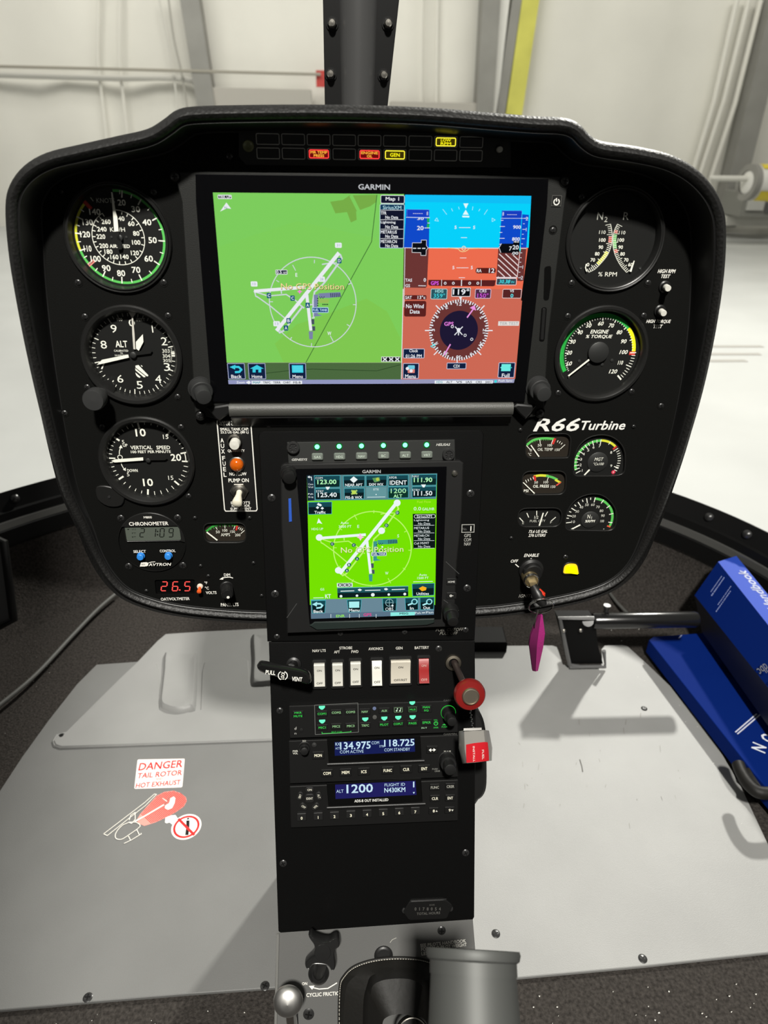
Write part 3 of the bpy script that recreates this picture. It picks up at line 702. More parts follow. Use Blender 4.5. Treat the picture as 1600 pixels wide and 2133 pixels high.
pr.text('73.6 US GAL', 1121, 1107, 39, 6, WHT, bold=True, italic=True); pr.text('276 LITERS', 1119, 1115, 36, 6, WHT, bold=True, italic=True)
pr.text('OAT/VOLTMETER', 365, 1247.5, 60, 6, WHT, bold=True); pr.text('°F', 429, 1214, 6, 5.5, WHT, bold=True); pr.text('°C', 431, 1225, 8, 6, WHT, bold=True); pr.text('VOLTS', 440, 1234.5, 22, 6, WHT, bold=True)
pr.text('DIM', 473, 1197.5, 13, 6, WHT, bold=True); pr.text('PANEL LTS', 478.5, 1259.5, 37, 7, WHT, bold=True)
pr.line([(485, 1204), (478, 1202), (468, 1203), (461, 1205)], 2, WHT); pr.poly([(457, 1207), (465, 1201.5), (465, 1207.5)], WHT)
pr.text('TEST', 1034, 333, 18, 7, P(70, 70, 68))
pr.org(1020, 1120, .15); pr.text('ENABLE', 583, 244, 208, 44, WHT, bold=True, italic=True); pr.line([(577, 285), (574, 338)], 16, WHT); pr.text('OFF', 346, 325, 105, 42, WHT, bold=True, italic=True); pr.line([(358, 368), (405, 408)], 14, WHT); pr.text('IGNITE', 505, 808, 200, 44, P(150, 148, 142), italic=True)
pr.obj('lettering', pan, 'white printed lettering')

def gauge(key, name, label, cat, bez, dialz=-4.5, dial=DIAL):
    (cx, cy), R = GA[key]; fr = PANEL.at(cx, cy); e = empty(name, fr, label, cat, None)
    q = MB(); q.lathe([(a + R, z) for a, z in bez], BEZEL, seg=64, capend=False); q.obj('bezel', e)
    q = MB(); q.prism(circle(0, 0, R - 3, 64), dialz - .6, dialz, dial); q.obj('dial', e)
    q = MB(); q.lathe([(R - 5, -.8), (.01, -.8)], GL, seg=48); q.obj('cover_glass', e)
    return e, fr, R
STD = [(0, 0), (0, 2.2), (-.8, 3.2), (-2.6, 3.4), (-3.2, 2.8), (-4.2, .4), (-5.2, -4.4)]
ASIB = [(0, 0), (0, 1.6), (-.6, 2.4), (-1.4, 1.5), (-2.0, 1.4), (-2.6, 2.6), (-3.3, 2.5), (-4.0, -.6), (-4.9, -4.4)]
def angc(pr, x, y, c=None):
    u, v = pr.q(x, y); c = c or (0, 0); return math.degrees(math.atan2(u - c[0], v - c[1]))
def tick(pr, a, r0, r1, w, m, c=(0, 0)):
    pr.up(); s_, c_ = sin(rad(a)), cos(rad(a)); t = (c_ * w / 2, -s_ * w / 2)
    pr.m.add([(c[0] + s_ * r0 - t[0], c[1] + c_ * r0 - t[1], pr.n), (c[0] + s_ * r0 + t[0], c[1] + c_ * r0 + t[1], pr.n), (c[0] + s_ * r1 + t[0], c[1] + c_ * r1 + t[1], pr.n), (c[0] + s_ * r1 - t[0], c[1] + c_ * r1 - t[1], pr.n)], [[0, 1, 2, 3]], m, True); pr.n -= pr.step
def needle(par, name, pts, z, th, m, label=None):
    q = MB(); p = pts if area2(pts) > 0 else pts[::-1]; q.prism(p, z, z + th, m); q.obj(name, par, label)
def pxneedle(par, fr, name, org, pts, z, th, m, label=None):
    ox, oy, k = org; needle(par, name, [fr.px(ox + x * k, oy + y * k, z) for x, y in pts], z, th, m, label)
def hubcap(par, r, z0, z1, m, c=(0, 0), name='hub'):
    q = MB(); q.lathe([(r, z0), (r, z1 - .3), (r - .4, z1), (.01, z1)], m, c, 28); q.obj(name, par)
GRN, YLW, RDD = P(90, 190, 90), P(215, 215, 60), P(200, 50, 45)
DW = P(240, 238, 228)

# ---- airspeed indicator
e, fr, R = gauge('asi', 'airspeed_indicator', 'round airspeed dial marked KNOTS and KM/H with green and yellow arcs, top left', 'gauge', ASIB)
pr = PR(fr, -4.45, (100, 340, .1875), .008); Z0 = pr.n
mj = {20: (822, 335), 30: (1035, 400), 40: (1210, 608), 50: (1292, 865), 60: (1235, 1125), 70: (1040, 1295), 80: (822, 1325), 90: (605, 1268), 100: (430, 1140), 110: (340, 975), 120: (290, 775), 130: (312, 590)}
A = {k: angc(pr, *p) % 360 for k, p in mj.items()}
a150 = angc(pr, 395, 420) % 360; aend = angc(pr, 465, 370) % 360; a0 = angc(pr, 715, 290) % 360 - 360
Rg = R - 6.0
pr.ringmm((0, 0), Rg - 1.7, Rg, GRN, a0, A[110]); pr.ringmm((0, 0), Rg - 1.7, Rg, YLW, A[110], a150)
ks = sorted(mj)
for i, k in enumerate(ks):
    tick(pr, A[k], Rg - 5, Rg - .3, .85, DW)
    if i: tick(pr, (A[k] + (A[ks[i - 1]])) / 2, Rg - 3.4, Rg - .8, .6, DW)
tick(pr, (A[20] + a0) / 2 + 3, Rg - 3, Rg - .3, .6, DW); tick(pr, (A[130] + a150) / 2, Rg - 3.4, Rg - .8, .6, DW)
tick(pr, a150, Rg - 6.2, Rg + .3, 2.6, RDD); tick(pr, a150, Rg - 6.0, Rg - .2, .5, P(235, 90, 80)); tick(pr, aend, Rg - 3.6, Rg - .6, .6, P(190, 190, 180))
ah = angc(pr, 455, 1130); tick(pr, ah, Rg - 5.6, Rg, 2.4, P(230, 150, 140)); tick(pr, ah, Rg - 5, Rg - .6, 1.0, RDD); tick(pr, ah, Rg - 5, Rg - .6, .4, DW)
for t, x, y, w in (('20', 818, 437, 88), ('30', 975, 510, 95), ('40', 1098, 657, 100), ('50', 1162, 855, 92), ('60', 1118, 1060, 95), ('70', 978, 1185, 95), ('80', 812, 1222, 90), ('90', 647, 1165, 95), ('100', 530, 1062, 112), ('110', 440, 948, 85), ('120', 412, 790, 110), ('130', 440, 655, 115), ('140', 520, 540, 125)):
    pr.text(t, x, y, w, 68, DW, bold=True)
ci = pr.q(783, 825); ri = 12.9 * 1.0
cI = pr.q(783, 828); k_ = pr.mm(783, 828); RI = 293 * k_
pr.ringmm(cI, RI - .5, RI, DW, angc(pr, 750, 525, cI), 360 + angc(pr, 600, 560, cI))
inn = [(822, 540), (885, 565), (945, 610), (1000, 675), (1035, 745), (1055, 828), (1045, 905), (1025, 975), (985, 1050), (925, 1085), (860, 1105), (795, 1110), (730, 1095), (665, 1065), (618, 1030), (570, 990), (540, 930), (515, 875), (500, 815), (510, 750), (525, 695), (548, 645), (580, 605), (615, 575)]
for p in inn:
    a = angc(pr, *p, cI); tick(pr, a, RI - 2.6, RI - .2, .6, DW, cI)
for t, x, y, w in (('40', 815, 615, 68), ('60', 925, 672, 72), ('80', 980, 780, 70), ('100', 980, 880, 92), ('120', 965, 997, 88), ('140', 850, 1040, 92), ('160', 738, 1042, 90), ('180', 672, 982, 88), ('200', 620, 918, 98), ('220', 587, 815, 98), ('240', 598, 733, 105), ('260', 645, 650, 100)):
    pr.text(t, x, y, w, 52, DW, bold=True)
pr.text('KNOTS', 640, 415, 205, 52, P(190, 190, 182)); pr.text('KM/H', 772, 737, 165, 48, DW); pr.text('AIRSPEED', 797, 922, 225, 40, DW, bold=True)  # KNOTS in dimmer ink, the hood's shade put into its colour
pr.obj('dial_print', e)
pxneedle(e, fr, 'needle', (100, 340, .1875), [(703, 320), (718, 325), (752, 540), (772, 600), (786, 755), (737, 760), (722, 540)], -2.2, .4, DW)
pxneedle(e, fr, 'counterweight', (100, 340, .1875), [(748, 762), (790, 758), (800, 830), (830, 905), (820, 955), (780, 960), (755, 840)], -2.3, .4, DIAL)
hubcap(e, 2.2, -4.4, -1.9, HUB); q = MB()
for x in (705, 870):
    u, v = fr.px(100 + x * .1875, 340 + 822 * .1875, -4.4); q.lathe([(.9, -4.5), (.9, -4.1), (.2, -4)], HUB, (u, v), 12)
q.obj('dial_screws', e)

# ---- altimeter
e, fr, R = gauge('alt', 'altimeter', 'round altimeter dial marked ALT with white pointers, middle left', 'gauge', [(0, 0), (0, 2.6), (-1.2, 3.8), (-3.6, 3.6), (-5.2, 1.0), (-6.4, -4.4)])
O = (130, 620, .1875); pr = PR(fr, -4.45, O, .008); Rg = 31.6
a0 = angc(pr, 780, 165)
for k in range(50):
    a = a0 + k * 7.2; big = k % 5 == 0
    if k not in (0,): tick(pr, a, Rg - (4.0 if big else 2.4), Rg, .7 if big else .45, DW if 6 < k < 44 else P(190, 188, 180))  # top ticks in dimmer ink, shade put into the print
for k in (0, .5, 1.3): tick(pr, angc(pr, 1262, 635) - 3 + 3 * k, Rg - 2.6, Rg, .8, DW)
for t, x, y, h in (('0', 770, 280, 80), ('1', 1000, 345, 85), ('2', 1130, 485, 88), ('3', 1162, 770, 88), ('4', 1065, 905, 88), ('5', 858, 970, 85), ('6', 642, 902, 85), ('7', 450, 755, 80), ('8', 458, 522, 88), ('9', 570, 345, 88)):
    pr.text(t, x, y, None if t == '1' else 68, h, DW)
pr.text('ALT', 655, 515, 132, 72, DW, bold=True); pr.text('100', 636, 243, 58, 34, DW); pr.text('FEET', 872, 245, 92, 34, P(200, 198, 190))
pr.text('CALIBRATED', 652, 590, 158, 22, DW); pr.text('TO', 657, 618, 28, 18, DW); pr.text('20,000 FEET', 655, 642, 150, 18, DW)
pr.text('303', 1150, 592, 82, 42, DW); pr.text('304', 1155, 648, 82, 42, DW); pr.text('305', 1160, 698, 82, 34, DW)
for k in range(15): pr.line([(1200 + (k % 2) * 6, 562 + k * 11), (1218, 562 + k * 11)], 3, DW)
pr.poly([(812, 755), (845, 748), (955, 862), (950, 875), (930, 870), (812, 775)], DW)
pr.poly([(808, 785), (915, 868), (925, 882), (905, 885), (812, 808)], DW); pr.poly([(810, 830), (868, 880), (860, 892), (835, 880), (818, 858)], DW); pr.poly([(870, 748), (885, 755), (893, 768), (878, 765)], DW)
pr.obj('dial_print', e)
pxneedle(e, fr, 'pointer', O, [(730, 155), (824, 165), (786, 218), (803, 405), (812, 575), (790, 570), (778, 405), (770, 218)], -3.2, .3, P(205, 200, 192))
pxneedle(e, fr, 'pointer', O, [(385, 745), (440, 690), (732, 632), (740, 665), (460, 730)], -2.4, .4, DW)
pxneedle(e, fr, 'pointer', O, [(820, 565), (818, 490), (895, 405), (902, 490), (850, 590)], -2.8, .35, DW)
pxneedle(e, fr, 'counterweight', O, [(800, 610), (980, 565), (1000, 590), (980, 620), (820, 640)], -2.7, .3, DIAL)
hubcap(e, 2.4, -4.4, -1.9, HUB)
q = MB(); b = fr.p3(193, 835, 24); c = Vector((fr.px(222, 808, 3)[0], fr.px(222, 808, 3)[1], 0)); q.lathe([(6, 0), (6, 2)], BEZEL, (c.x, c.y), 20)
q.lathe([(5, 0), (5, 12), (8, 13), (8.4, 15), (8.4, 22), (7.6, 23.6), (.01, 24)], RUBBER, ax=((b.x, b.y, 0), (0, 0, 1)), seg=36); q.obj('setting_knob', e, 'dark grey round setting knob')

# ---- vertical speed indicator
e, fr, R = gauge('vsi', 'vertical_speed_indicator', 'round vertical speed dial, lower left, needle at zero', 'gauge', [(0, 0), (0, 2.4), (-1.2, 3.6), (-3.4, 3.4), (-5, 1.2), (-6.4, -4.4)])
O = (180, 850, .2375); pr = PR(fr, -4.45, O, .008); Rg = 32.2
az = angc(pr, 215, 440); 
def A_(x, y): return angc(pr, x, y) % 360
az = A_(225, 440); t5u = A_(265, 270); t10u = A_(455, 148); t15u = A_(728, 210) + 360; t5d = A_(315, 605); t10d = A_(540, 720); t15d = A_(790, 655); t20u = A_(862, 392); t20d = A_(870, 468)
def seq(a, b, n, r=2.6):
    for k in range(1, n): tick(pr, a + (b - a) * k / n, Rg - r, Rg, .55, DW)
tick(pr, az, Rg - 5, Rg, 1.1, DW)
for a in (t5u, t10u, t15u, t5d, t10d, t15d): tick(pr, a, Rg - 5, Rg, 1.5, DW)
t10u_ = t10u if t10u > t5u else t10u + 360; t15u_ = A_(728, 210); t15u_ = t15u_ + 360 if t15u_ < 180 else t15u_
seq(az, t5u, 5); seq(t5u, t10u_, 5); seq(t10u_, t15u_, 5, 2.0)
t20u_ = t20u + 360 if t20u < 180 else t20u; seq(t15u_, t20u_, 5); seq(t5d, az, 5); seq(t10d, t5d, 5); seq(t15d, t10d, 5, 3.4); seq(t20d, t15d, 5, 3.4)
for a in (t20u, t20d): tick(pr, a, Rg - 5, Rg - .3, 1.2, DW)
pr.ringmm((0, 0), Rg - 2, Rg - 1.3, DW, t20u, t20d, 6)
for t, x, y, w, h in (('10', 475, 215, 90, 68), ('15', 695, 252, 46, 38), ('20', 785, 433, 92, 62), ('15', 740, 612, 44, 36), ('10', 540, 652, 88, 66), ('5', 322, 297, 22, 32), ('5', 366, 582, 22, 32)): pr.text(t, x, y, w, h, DW, bold=h > 50)
pr.ring(295, 432, 20, 6, DW); pr.text('VERTICAL', 482, 346, 190, 32, DW, bold=True); pr.text('SPEED', 674, 346, 120, 32, DW, bold=True)
pr.text('100 FEET PER MINUTE', 565, 383, 350, 24, DW, bold=True); pr.text('UP', 340, 327, 40, 26, DW, bold=True); pr.text('DOWN', 404, 548, 92, 26, DW, bold=True)
pr.line([(289, 405), (290, 375), (300, 345)], 7, DW); pr.poly([(285, 350), (303, 322), (318, 352)], DW); pr.line([(302, 475), (312, 505), (332, 538)], 7, DW); pr.poly([(320, 540), (345, 522), (345, 552)], DW)
pr.obj('dial_print', e)
pxneedle(e, fr, 'needle', O, [(220, 463), (250, 450), (498, 432), (500, 458), (250, 476)], -2.4, .4, DW)
pxneedle(e, fr, 'counterweight', O, [(500, 434), (690, 425), (712, 440), (690, 455), (500, 458)], -2.5, .4, DIAL)
hubcap(e, 2, -4.4, -1.9, HUB)
q = MB(); u, v = fr.px(229, 1033, 0); q.prism(spline([Vector(p) for p in [(u - 9, v + 9), (u - 10, v - 2), (u - 2, v - 9), (u + 9, v - 8), (u + 12, v + 2), (u + 2, v + 9)]], 3), 0, 2.2, BEZEL, .6); q.lathe([(1.2, 2), (1.2, 2.8), (0, 2.9)], SCREWM, (u, v), 10); q.obj('corner_lug', e)

# ---- dual tachometer
e, fr, R = gauge('rpm', 'dual_tachometer', 'round N2 and R percent rpm dial with two crossed arc scales, top right', 'gauge', [(0, 0), (0, 1.8), (-.8, 2.6), (-1.8, 2.2), (-2.6, 2.8), (-3.4, 2.4), (-4.4, -1), (-5.0, -4.4)])
O = (1120, 340, .25); pr = PR(fr, -4.45, O, .008)
TW = P(205, 204, 196)  # dimmer ink for the upper print, hood shade put into the colour
pr.text('N', 522, 440, 48, 62, TW); pr.text('2', 570, 468, 26, 42, TW); pr.text('R', 738, 440, 46, 62, TW); pr.text('% RPM', 583, 925, 155, 36, DW)
def arcscale(outer, n, mark, sgn):
    P_ = spline([Vector(p) for p in outer], 12, False); tot = [0]
    for a, b in zip(P_, P_[1:]): tot.append(tot[-1] + (Vector(b) - Vector(a)).length)
    def at_(t):
        d = t * tot[-1]
        for i in range(len(P_) - 1):
            if tot[i + 1] >= d: break
        f = (d - tot[i]) / max(1e-6, tot[i + 1] - tot[i]); a, b = Vector(P_[i]), Vector(P_[i + 1]); return a.lerp(b, f), (b - a).normalized()
    for (t0, t1, m) in mark:
        o = []; i_ = []
        for k in range(9):
            p, d = at_(t0 + (t1 - t0) * k / 8); nn = Vector((d.y, -d.x)) * sgn; o.append(tuple(p)); i_.append(tuple(p + nn * 30))
        pr.poly(o + i_[::-1], m)
    pr.line(P_, 6, TW)
    for k in range(n + 1):
        p, d = at_(k / n); nn = Vector((d.y, -d.x)) * sgn; L = 44 if k % 5 == 0 else 30; pr.line([tuple(p), tuple(p + nn * L)], 5, DW if k / n > .3 else TW)
L_ = [(608, 508), (618, 560), (622, 620), (612, 690), (585, 760), (540, 820), (480, 880), (428, 908)]
R_ = [(665, 508), (640, 560), (628, 620), (628, 690), (645, 760), (672, 820), (705, 870), (742, 910)]
arcscale(L_, 28, [(.215, .335, RDD), (.50, .78, YLW)], -1)
arcscale(R_, 28, [(.12, .185, RDD), (.20, .48, GRN), (.50, .57, RDD)], 1)
for t, x, y in (('110', 540, 575), ('100', 540, 640), ('90', 527, 700), ('80', 497, 755), ('70', 460, 806), ('0', 420, 845), ('110', 705, 578), ('100', 694, 640), ('90', 692, 700), ('80', 708, 756), ('70', 738, 806), ('60', 774, 845)):
    pr.text(t, x, y, 16 * len(t) + 6, 30, DW if y > 600 else TW, bold=True)
pr.obj('dial_print', e)
pxneedle(e, fr, 'needle', O, [(400, 840), (410, 838), (402, 870), (415, 905), (402, 900), (394, 870)], -3, .4, DW)
pxneedle(e, fr, 'needle', O, [(800, 812), (808, 812), (780, 905), (764, 902)], -3, .4, DW)
for x in (358, 852):
    q = MB(); u, v = fr.px(O[0] + x * .25, O[1] + 870 * .25, -4.4); q.lathe([(1.1, -4.5), (1.1, -4), (.5, -4.2)], HUB, (u, v), 12); q.obj('dial_screw', e)

# ---- torque gauge
e, fr, R = gauge('trq', 'torque_gauge', 'round ENGINE % TORQUE dial with green, yellow and red arc, right', 'gauge', [(0, 0), (0, 2.2), (-1, 3.2), (-2.8, 3.2), (-4, 2.0), (-5.0, -.5), (-5.4, -4.4)])
O = (1120, 540, .2125); pr = PR(fr, -4.45, O, .008); c = pr.q(590, 915); Rg = 30.6
mj = [(0, (285, 1130)), (10, (262, 1040)), (20, (250, 915)), (30, (292, 785)), (40, (375, 670)), (50, (495, 590)), (60, (628, 575)), (70, (755, 590)), (80, (850, 668)), (90, (905, 785)), (100, (912, 910)), (110, (870, 1035)), (120, (785, 1148))]
AA = [(k, angc(pr, *p, c)) for k, p in mj]; AA = [(k, a if k > 50 else (a if a < 90 else a - 360)) for k, a in AA]
AA = [(k, (a - 360 if (k < 60 and a > 0) else a)) for k, a in AA]
BG = P(40, 175, 70)
gs, ge, ye, re = angc(pr, 265, 1100, c), AA[8][1] + 6, AA[10][1] - 1, AA[10][1] + 5
gs = gs - 360 if gs > 0 else gs
Rg = (Vector(pr.q(220, 915)) - Vector(c)).length
pr.ringmm(c, Rg - 3.2, Rg, BG, gs, ge); pr.ringmm(c, Rg - 3.0, Rg, P(240, 235, 30), ge, ye); pr.ringmm(c, Rg - 5, Rg, RDD, ye, re); pr.ringmm(c, Rg - 5, Rg - .2, P(235, 120, 100), (ye + re) / 2 - .8, (ye + re) / 2 + .8)
for i, (k, a) in enumerate(AA):
    if k: tick(pr, a, Rg - 5.4, Rg - (3.0 if k < 100 else .4), .75 if k != 120 else 1.3, DW)
    if i < 12:
        b = AA[i + 1][1]
        for j in range(1, 5):
            aa = a + (b - a) * j / 5
            if k == 0 and aa < gs: continue
            tick(pr, aa, Rg - (4.3 if k < 100 else 3.8), Rg - (3.1 if k < 100 else .6), .5, DW)
        for j in range(1, 10):
            if 0 < k < 80: tick(pr, a + (b - a) * j / 10, Rg - .8 - 2.2, Rg, .22, P(30, 120, 50))
for t, x, y in (('10', 310, 1022), ('20', 311, 916), ('30', 345, 808), ('40', 415, 717), ('50', 501, 650), ('60', 620, 630), ('70', 723, 650), ('80', 802, 716), ('90', 845, 805), ('100', 843, 910), ('110', 812, 1014), ('120', 740, 1100)):
    pr.text(t, x, y, 27 * len(t) if t not in ('110',) else 52, 40, DW, bold=True, italic=True)
pr.text('ENGINE', 608, 710, 182, 38, DW, bold=True, italic=True); pr.text('% TORQUE', 603, 760, 262, 38, DW, bold=True, italic=True); pr.dot(306, 1158, 7, DW)
pr.obj('dial_print', e)
pxneedle(e, fr, 'needle', O, [(500, 978), (508, 990), (305, 1148), (296, 1140)], -2.6, .5, DW)
cc = fr.px(O[0] + 600 * .2125, O[1] + 915 * .2125, -1.5); hubcap(e, 8.4, -4.4, -1.4, HUB, cc)
for x, y in ((408, 998), (728, 990), (495, 1035), (632, 1032)):
    q = MB(); u, v = fr.px(O[0] + x * .2125, O[1] + y * .2125, -4.4); q.lathe([(1.3, -4.5), (1.3, -4), (.5, -3.8), (0, -3.8)], HUB, (u, v), 12); q.obj('dial_screw', e)

# ---- small recessed gauges
def small(name, outline, label, key, prints, dial=DIALB, z=-3.0):
    c = (sum(p[0] for p in outline) / len(outline), sum(p[1] for p in outline) / len(outline))
    fr = Frame(PANEL.world((c[0], c[1], 0)), PANEL.U, PANEL.V, PANEL.N); e = empty(name, fr, label, 'gauge', None)
    o = [(x - c[0], y - c[1]) for x, y in outline]
    if area2(o) < 0: o = o[::-1]
    q = MB(); q.prism(offset(o, .1), z - .4, z, dial); q.obj('dial', e)
    q = MB(); n = len(o); i2 = offset(o, .1); i3 = offset(o, .9)
    vs = [(x, y, z) for x, y in i2] + [(x, y, -.2) for x, y in i2] + [(x, y, .25) for x, y in offset(o, -.3)] + [(x, y, .05) for x, y in offset(o, -.9)]
    q.add(vs, [[j * n + i, j * n + (i + 1) % n, (j + 1) * n + (i + 1) % n, (j + 1) * n + i] for j in range(3) for i in range(n)], BEZEL); q.obj('window_edge', e)
    q = MB(); q.poly(i2, -.9, GL); q.obj('cover_glass', e)
    pr = PR(fr, z + .05, SM, .008); prints(pr, e, fr); pr.obj('dial_print', e); return e, fr
def bandpx(pr, pts, w, m):
    pr.line(spline([Vector(p) for p in pts], 4, False), w, m)
def oilt(pr, e, fr):
    bandpx(pr, [(195, 362), (260, 310), (330, 288), (420, 283), (500, 290)], 26, GRN); pr.poly([(500, 282), (528, 285), (500, 350), (478, 345)], RDD)
    for a, b in (((195, 362), (240, 410)), ((345, 295), (350, 345)), ((490, 300), (472, 345)), ((548, 305), (538, 328)), ((573, 316), (560, 338)), ((595, 332), (580, 352)), ((625, 352), (572, 402))): pr.line([a, b], 7, DW)
    for k in range(9): pr.line([(265 + k * 24, 318 - (20 if k > 2 else k * 8)), (268 + k * 24, 332 - (24 if k > 2 else k * 8))], 4, GRN)
    pr.text('0', 246, 415, 22, 28, DW); pr.text('50', 343, 360, 42, 28, DW); pr.text('100', 456, 360, 50, 28, DW); pr.text('150', 540, 410, 54, 28, DW); pr.text('OIL TEMP', 405, 406, 168, 32, DW); pr.text('°C', 232, 460, 36, 32, DW)
    pxneedle(e, fr, 'needle', SM, [(240, 362), (250, 355), (340, 482), (328, 488)], -2.2, .4, DW)
def oilp(pr, e, fr):
    bandpx(pr, [(285, 705), (350, 695), (430, 700)], 28, YLW); bandpx(pr, [(420, 700), (480, 715), (535, 740)], 26, GRN); bandpx(pr, [(520, 745), (572, 775)], 24, YLW); bandpx(pr, [(575, 772), (530, 805)], 16, RDD); pr.poly([(270, 700), (300, 695), (305, 755), (285, 758)], RDD)
    for a, b in (((185, 745), (200, 775)), ((212, 735), (222, 760)), ((240, 722), (248, 748)), ((268, 712), (275, 738)), ((440, 715), (425, 755)), ((572, 775), (530, 808))): pr.line([a, b], 7, DW if a[0] != 572 else P(235, 110, 95))
    pr.text('50', 304, 772, 40, 28, DW); pr.text('100', 412, 770, 52, 28, DW); pr.text('150', 492, 820, 52, 28, DW); pr.text('OIL PRESS', 358, 815, 176, 32, DW, bold=True); pr.text('PSI', 192, 866, 52, 30, DW, bold=True)
    pxneedle(e, fr, 'needle', SM, [(155, 775), (164, 770), (290, 890), (280, 897)], -2.2, .4, DW)
def fuq(pr, e, fr):
    for a, b in (((118, 1165), (158, 1208)), ((200, 1112), (222, 1162)), ((310, 1088), (310, 1138)), ((432, 1098), (402, 1150)), ((522, 1158), (472, 1200))): pr.line([a, b], 9, DW)
    pr.text('E', 160, 1222, 18, 26, P(200, 198, 190)); pr.text('F', 470, 1215, 18, 26, P(200, 198, 190)); pr.text('1/2', 306, 1160, 44, 32, DW); pr.text('FUEL QTY', 320, 1203, 170, 30, P(200, 198, 190))
    pxneedle(e, fr, 'needle', SM, [(375, 1110), (388, 1112), (345, 1255), (330, 1252)], -2.2, .4, DW)
def dialarc(pr, c, r, mj, bands, labels, w0=30):
    for k, p in mj: a = angc(pr, *p, c); tick(pr, a, r - 3.6, r + .2, .75, DW, c)
def mgt(pr, e, fr):
    c = pr.q(985, 545); r = (Vector(pr.q(725, 575)) - Vector(c)).length
    g0 = angc(pr, 735, 640, c); g1 = angc(pr, 1030, 305, c); y1 = angc(pr, 1185, 375, c)
    pr.ringmm(c, r - 2.2, r, GRN, g0, g1); pr.ringmm(c, r - 2.0, r, YLW, g1, y1)
    for p in ((735, 610 + 20), (748, 585), (750, 513), (795, 435), (852, 365), (935, 335), (1022, 318), (1172, 420), (1185, 600)): a = angc(pr, *p, c); tick(pr, a, r - 4.6, r, .7, DW, c)
    for p in ((748, 548), (768, 478), (820, 400), (890, 350), (980, 328), (1110, 350)): a = angc(pr, *p, c); tick(pr, a, r - 3.2, r, .5, DW, c)
    for k in range(10): a = angc(pr, 1205, 400, c) + k * (angc(pr, 1190, 640, c) - angc(pr, 1205, 400, c)) / 9; tick(pr, a, r - 2.8, r, .6, DW, c)
    a = angc(pr, 1170, 395, c); tick(pr, a, r - 4, r, 1.6, RDD, c); pr.dot(1162, 658, 22, P(210, 50, 80)); pr.text('0', 1162, 658, 12, 20, DW)
    tick(pr, angc(pr, 775, 655, c), r - 4.5, r, .7, DW, c)
    for t, x, y in (('1', 815, 640), ('2', 798, 578), ('3', 803, 516), ('4', 832, 458), ('5', 884, 415), ('6', 942, 382), ('7', 1010, 368), ('8', 1138, 440), ('9', 1138, 588)): pr.text(t, x, y, 12 if t == '1' else 22, 28, DW)
    hubcap(e, 6.6 + 2.5, -3, -2.0, HUB, c); pr.n = -1.85; pr.text('MGT', 1002, 515, 100, 36, DW, italic=True); pr.text('°Cx100', 998, 567, 114, 30, DW, italic=True)
    pxneedle(e, fr, 'needle', SM, [(890, 625), (902, 635), (835, 702), (820, 702)], -2.2, .4, DW)
def n1(pr, e, fr):
    c = pr.q(900, 1185); r = (Vector(pr.q(640, 1175)) - Vector(c)).length; a60 = angc(pr, 955, 950, c); a105 = angc(pr, 1100, 1262, c)
    pr.ringmm(c, r - 2.2, r, GRN, a60, a105)
    for x, y, l in ((640, 1222, 4.6), (655, 1140, 4.6), (695, 1058, 4.8), (768, 990, 4.8), (865, 950, 4.8), (957, 955, 4.8), (1030, 1000, 4), (1095, 1050, 4), (1120, 1128, 4), (1115, 1215, 4), (1060, 1295, 4.8)): tick(pr, angc(pr, x, y, c), r - l, r, .8, DW, c)
    for x, y in ((645, 1170), (670, 1095), (730, 1020), (818, 968), (910, 945)): tick(pr, angc(pr, x, y, c), r - 2.2, r, .7, DW, c)
    tick(pr, angc(pr, 1080, 1250, c), r - 3.6, r, 1.4, P(215, 90, 60), c)
    for t, x, y in (('10', 715, 1210), ('20', 725, 1148), ('30', 760, 1095), ('40', 807, 1048), ('50', 868, 1022), ('60', 934, 1020), ('70', 990, 1045), ('80', 1030, 1088), ('90', 1045, 1142), ('100', 1038, 1202)): pr.text(t, x, y, 40, 28, P(215, 213, 205))
    hubcap(e, 8.2, -3, -2.0, HUB, c); pr.n = -1.85; pr.text('N', 890, 1152, 30, 42, DW); pr.text('1', 920, 1165, 8, 28, DW); pr.text('%RPM', 903, 1203, 112, 28, DW, italic=True, bold=True)
    pxneedle(e, fr, 'needle', SM, [(668, 1300), (790, 1238), (797, 1248), (680, 1306)], -2.2, .4, DW)
small('oil_temperature_gauge', OILT, 'small rectangular gauge marked OIL TEMP under the white R66 lettering', 'oilt', oilt)
small('oil_pressure_gauge', OILP, 'small rectangular gauge marked OIL PRESS below the oil temperature gauge', 'oilp', oilp)
small('fuel_gauge', FUEQ, 'small rectangular gauge marked FUEL QTY, lowest of the right small gauges', 'fuq', fuq, DIAL)
small('gas_temperature_gauge', MGT, 'arched gauge marked MGT with green arc at lower right of panel', 'mgt', mgt, DIAL)
small('turbine_speed_gauge', N1G, 'arched gauge marked N1 %RPM below the MGT gauge', 'n1', n1, DIAL)
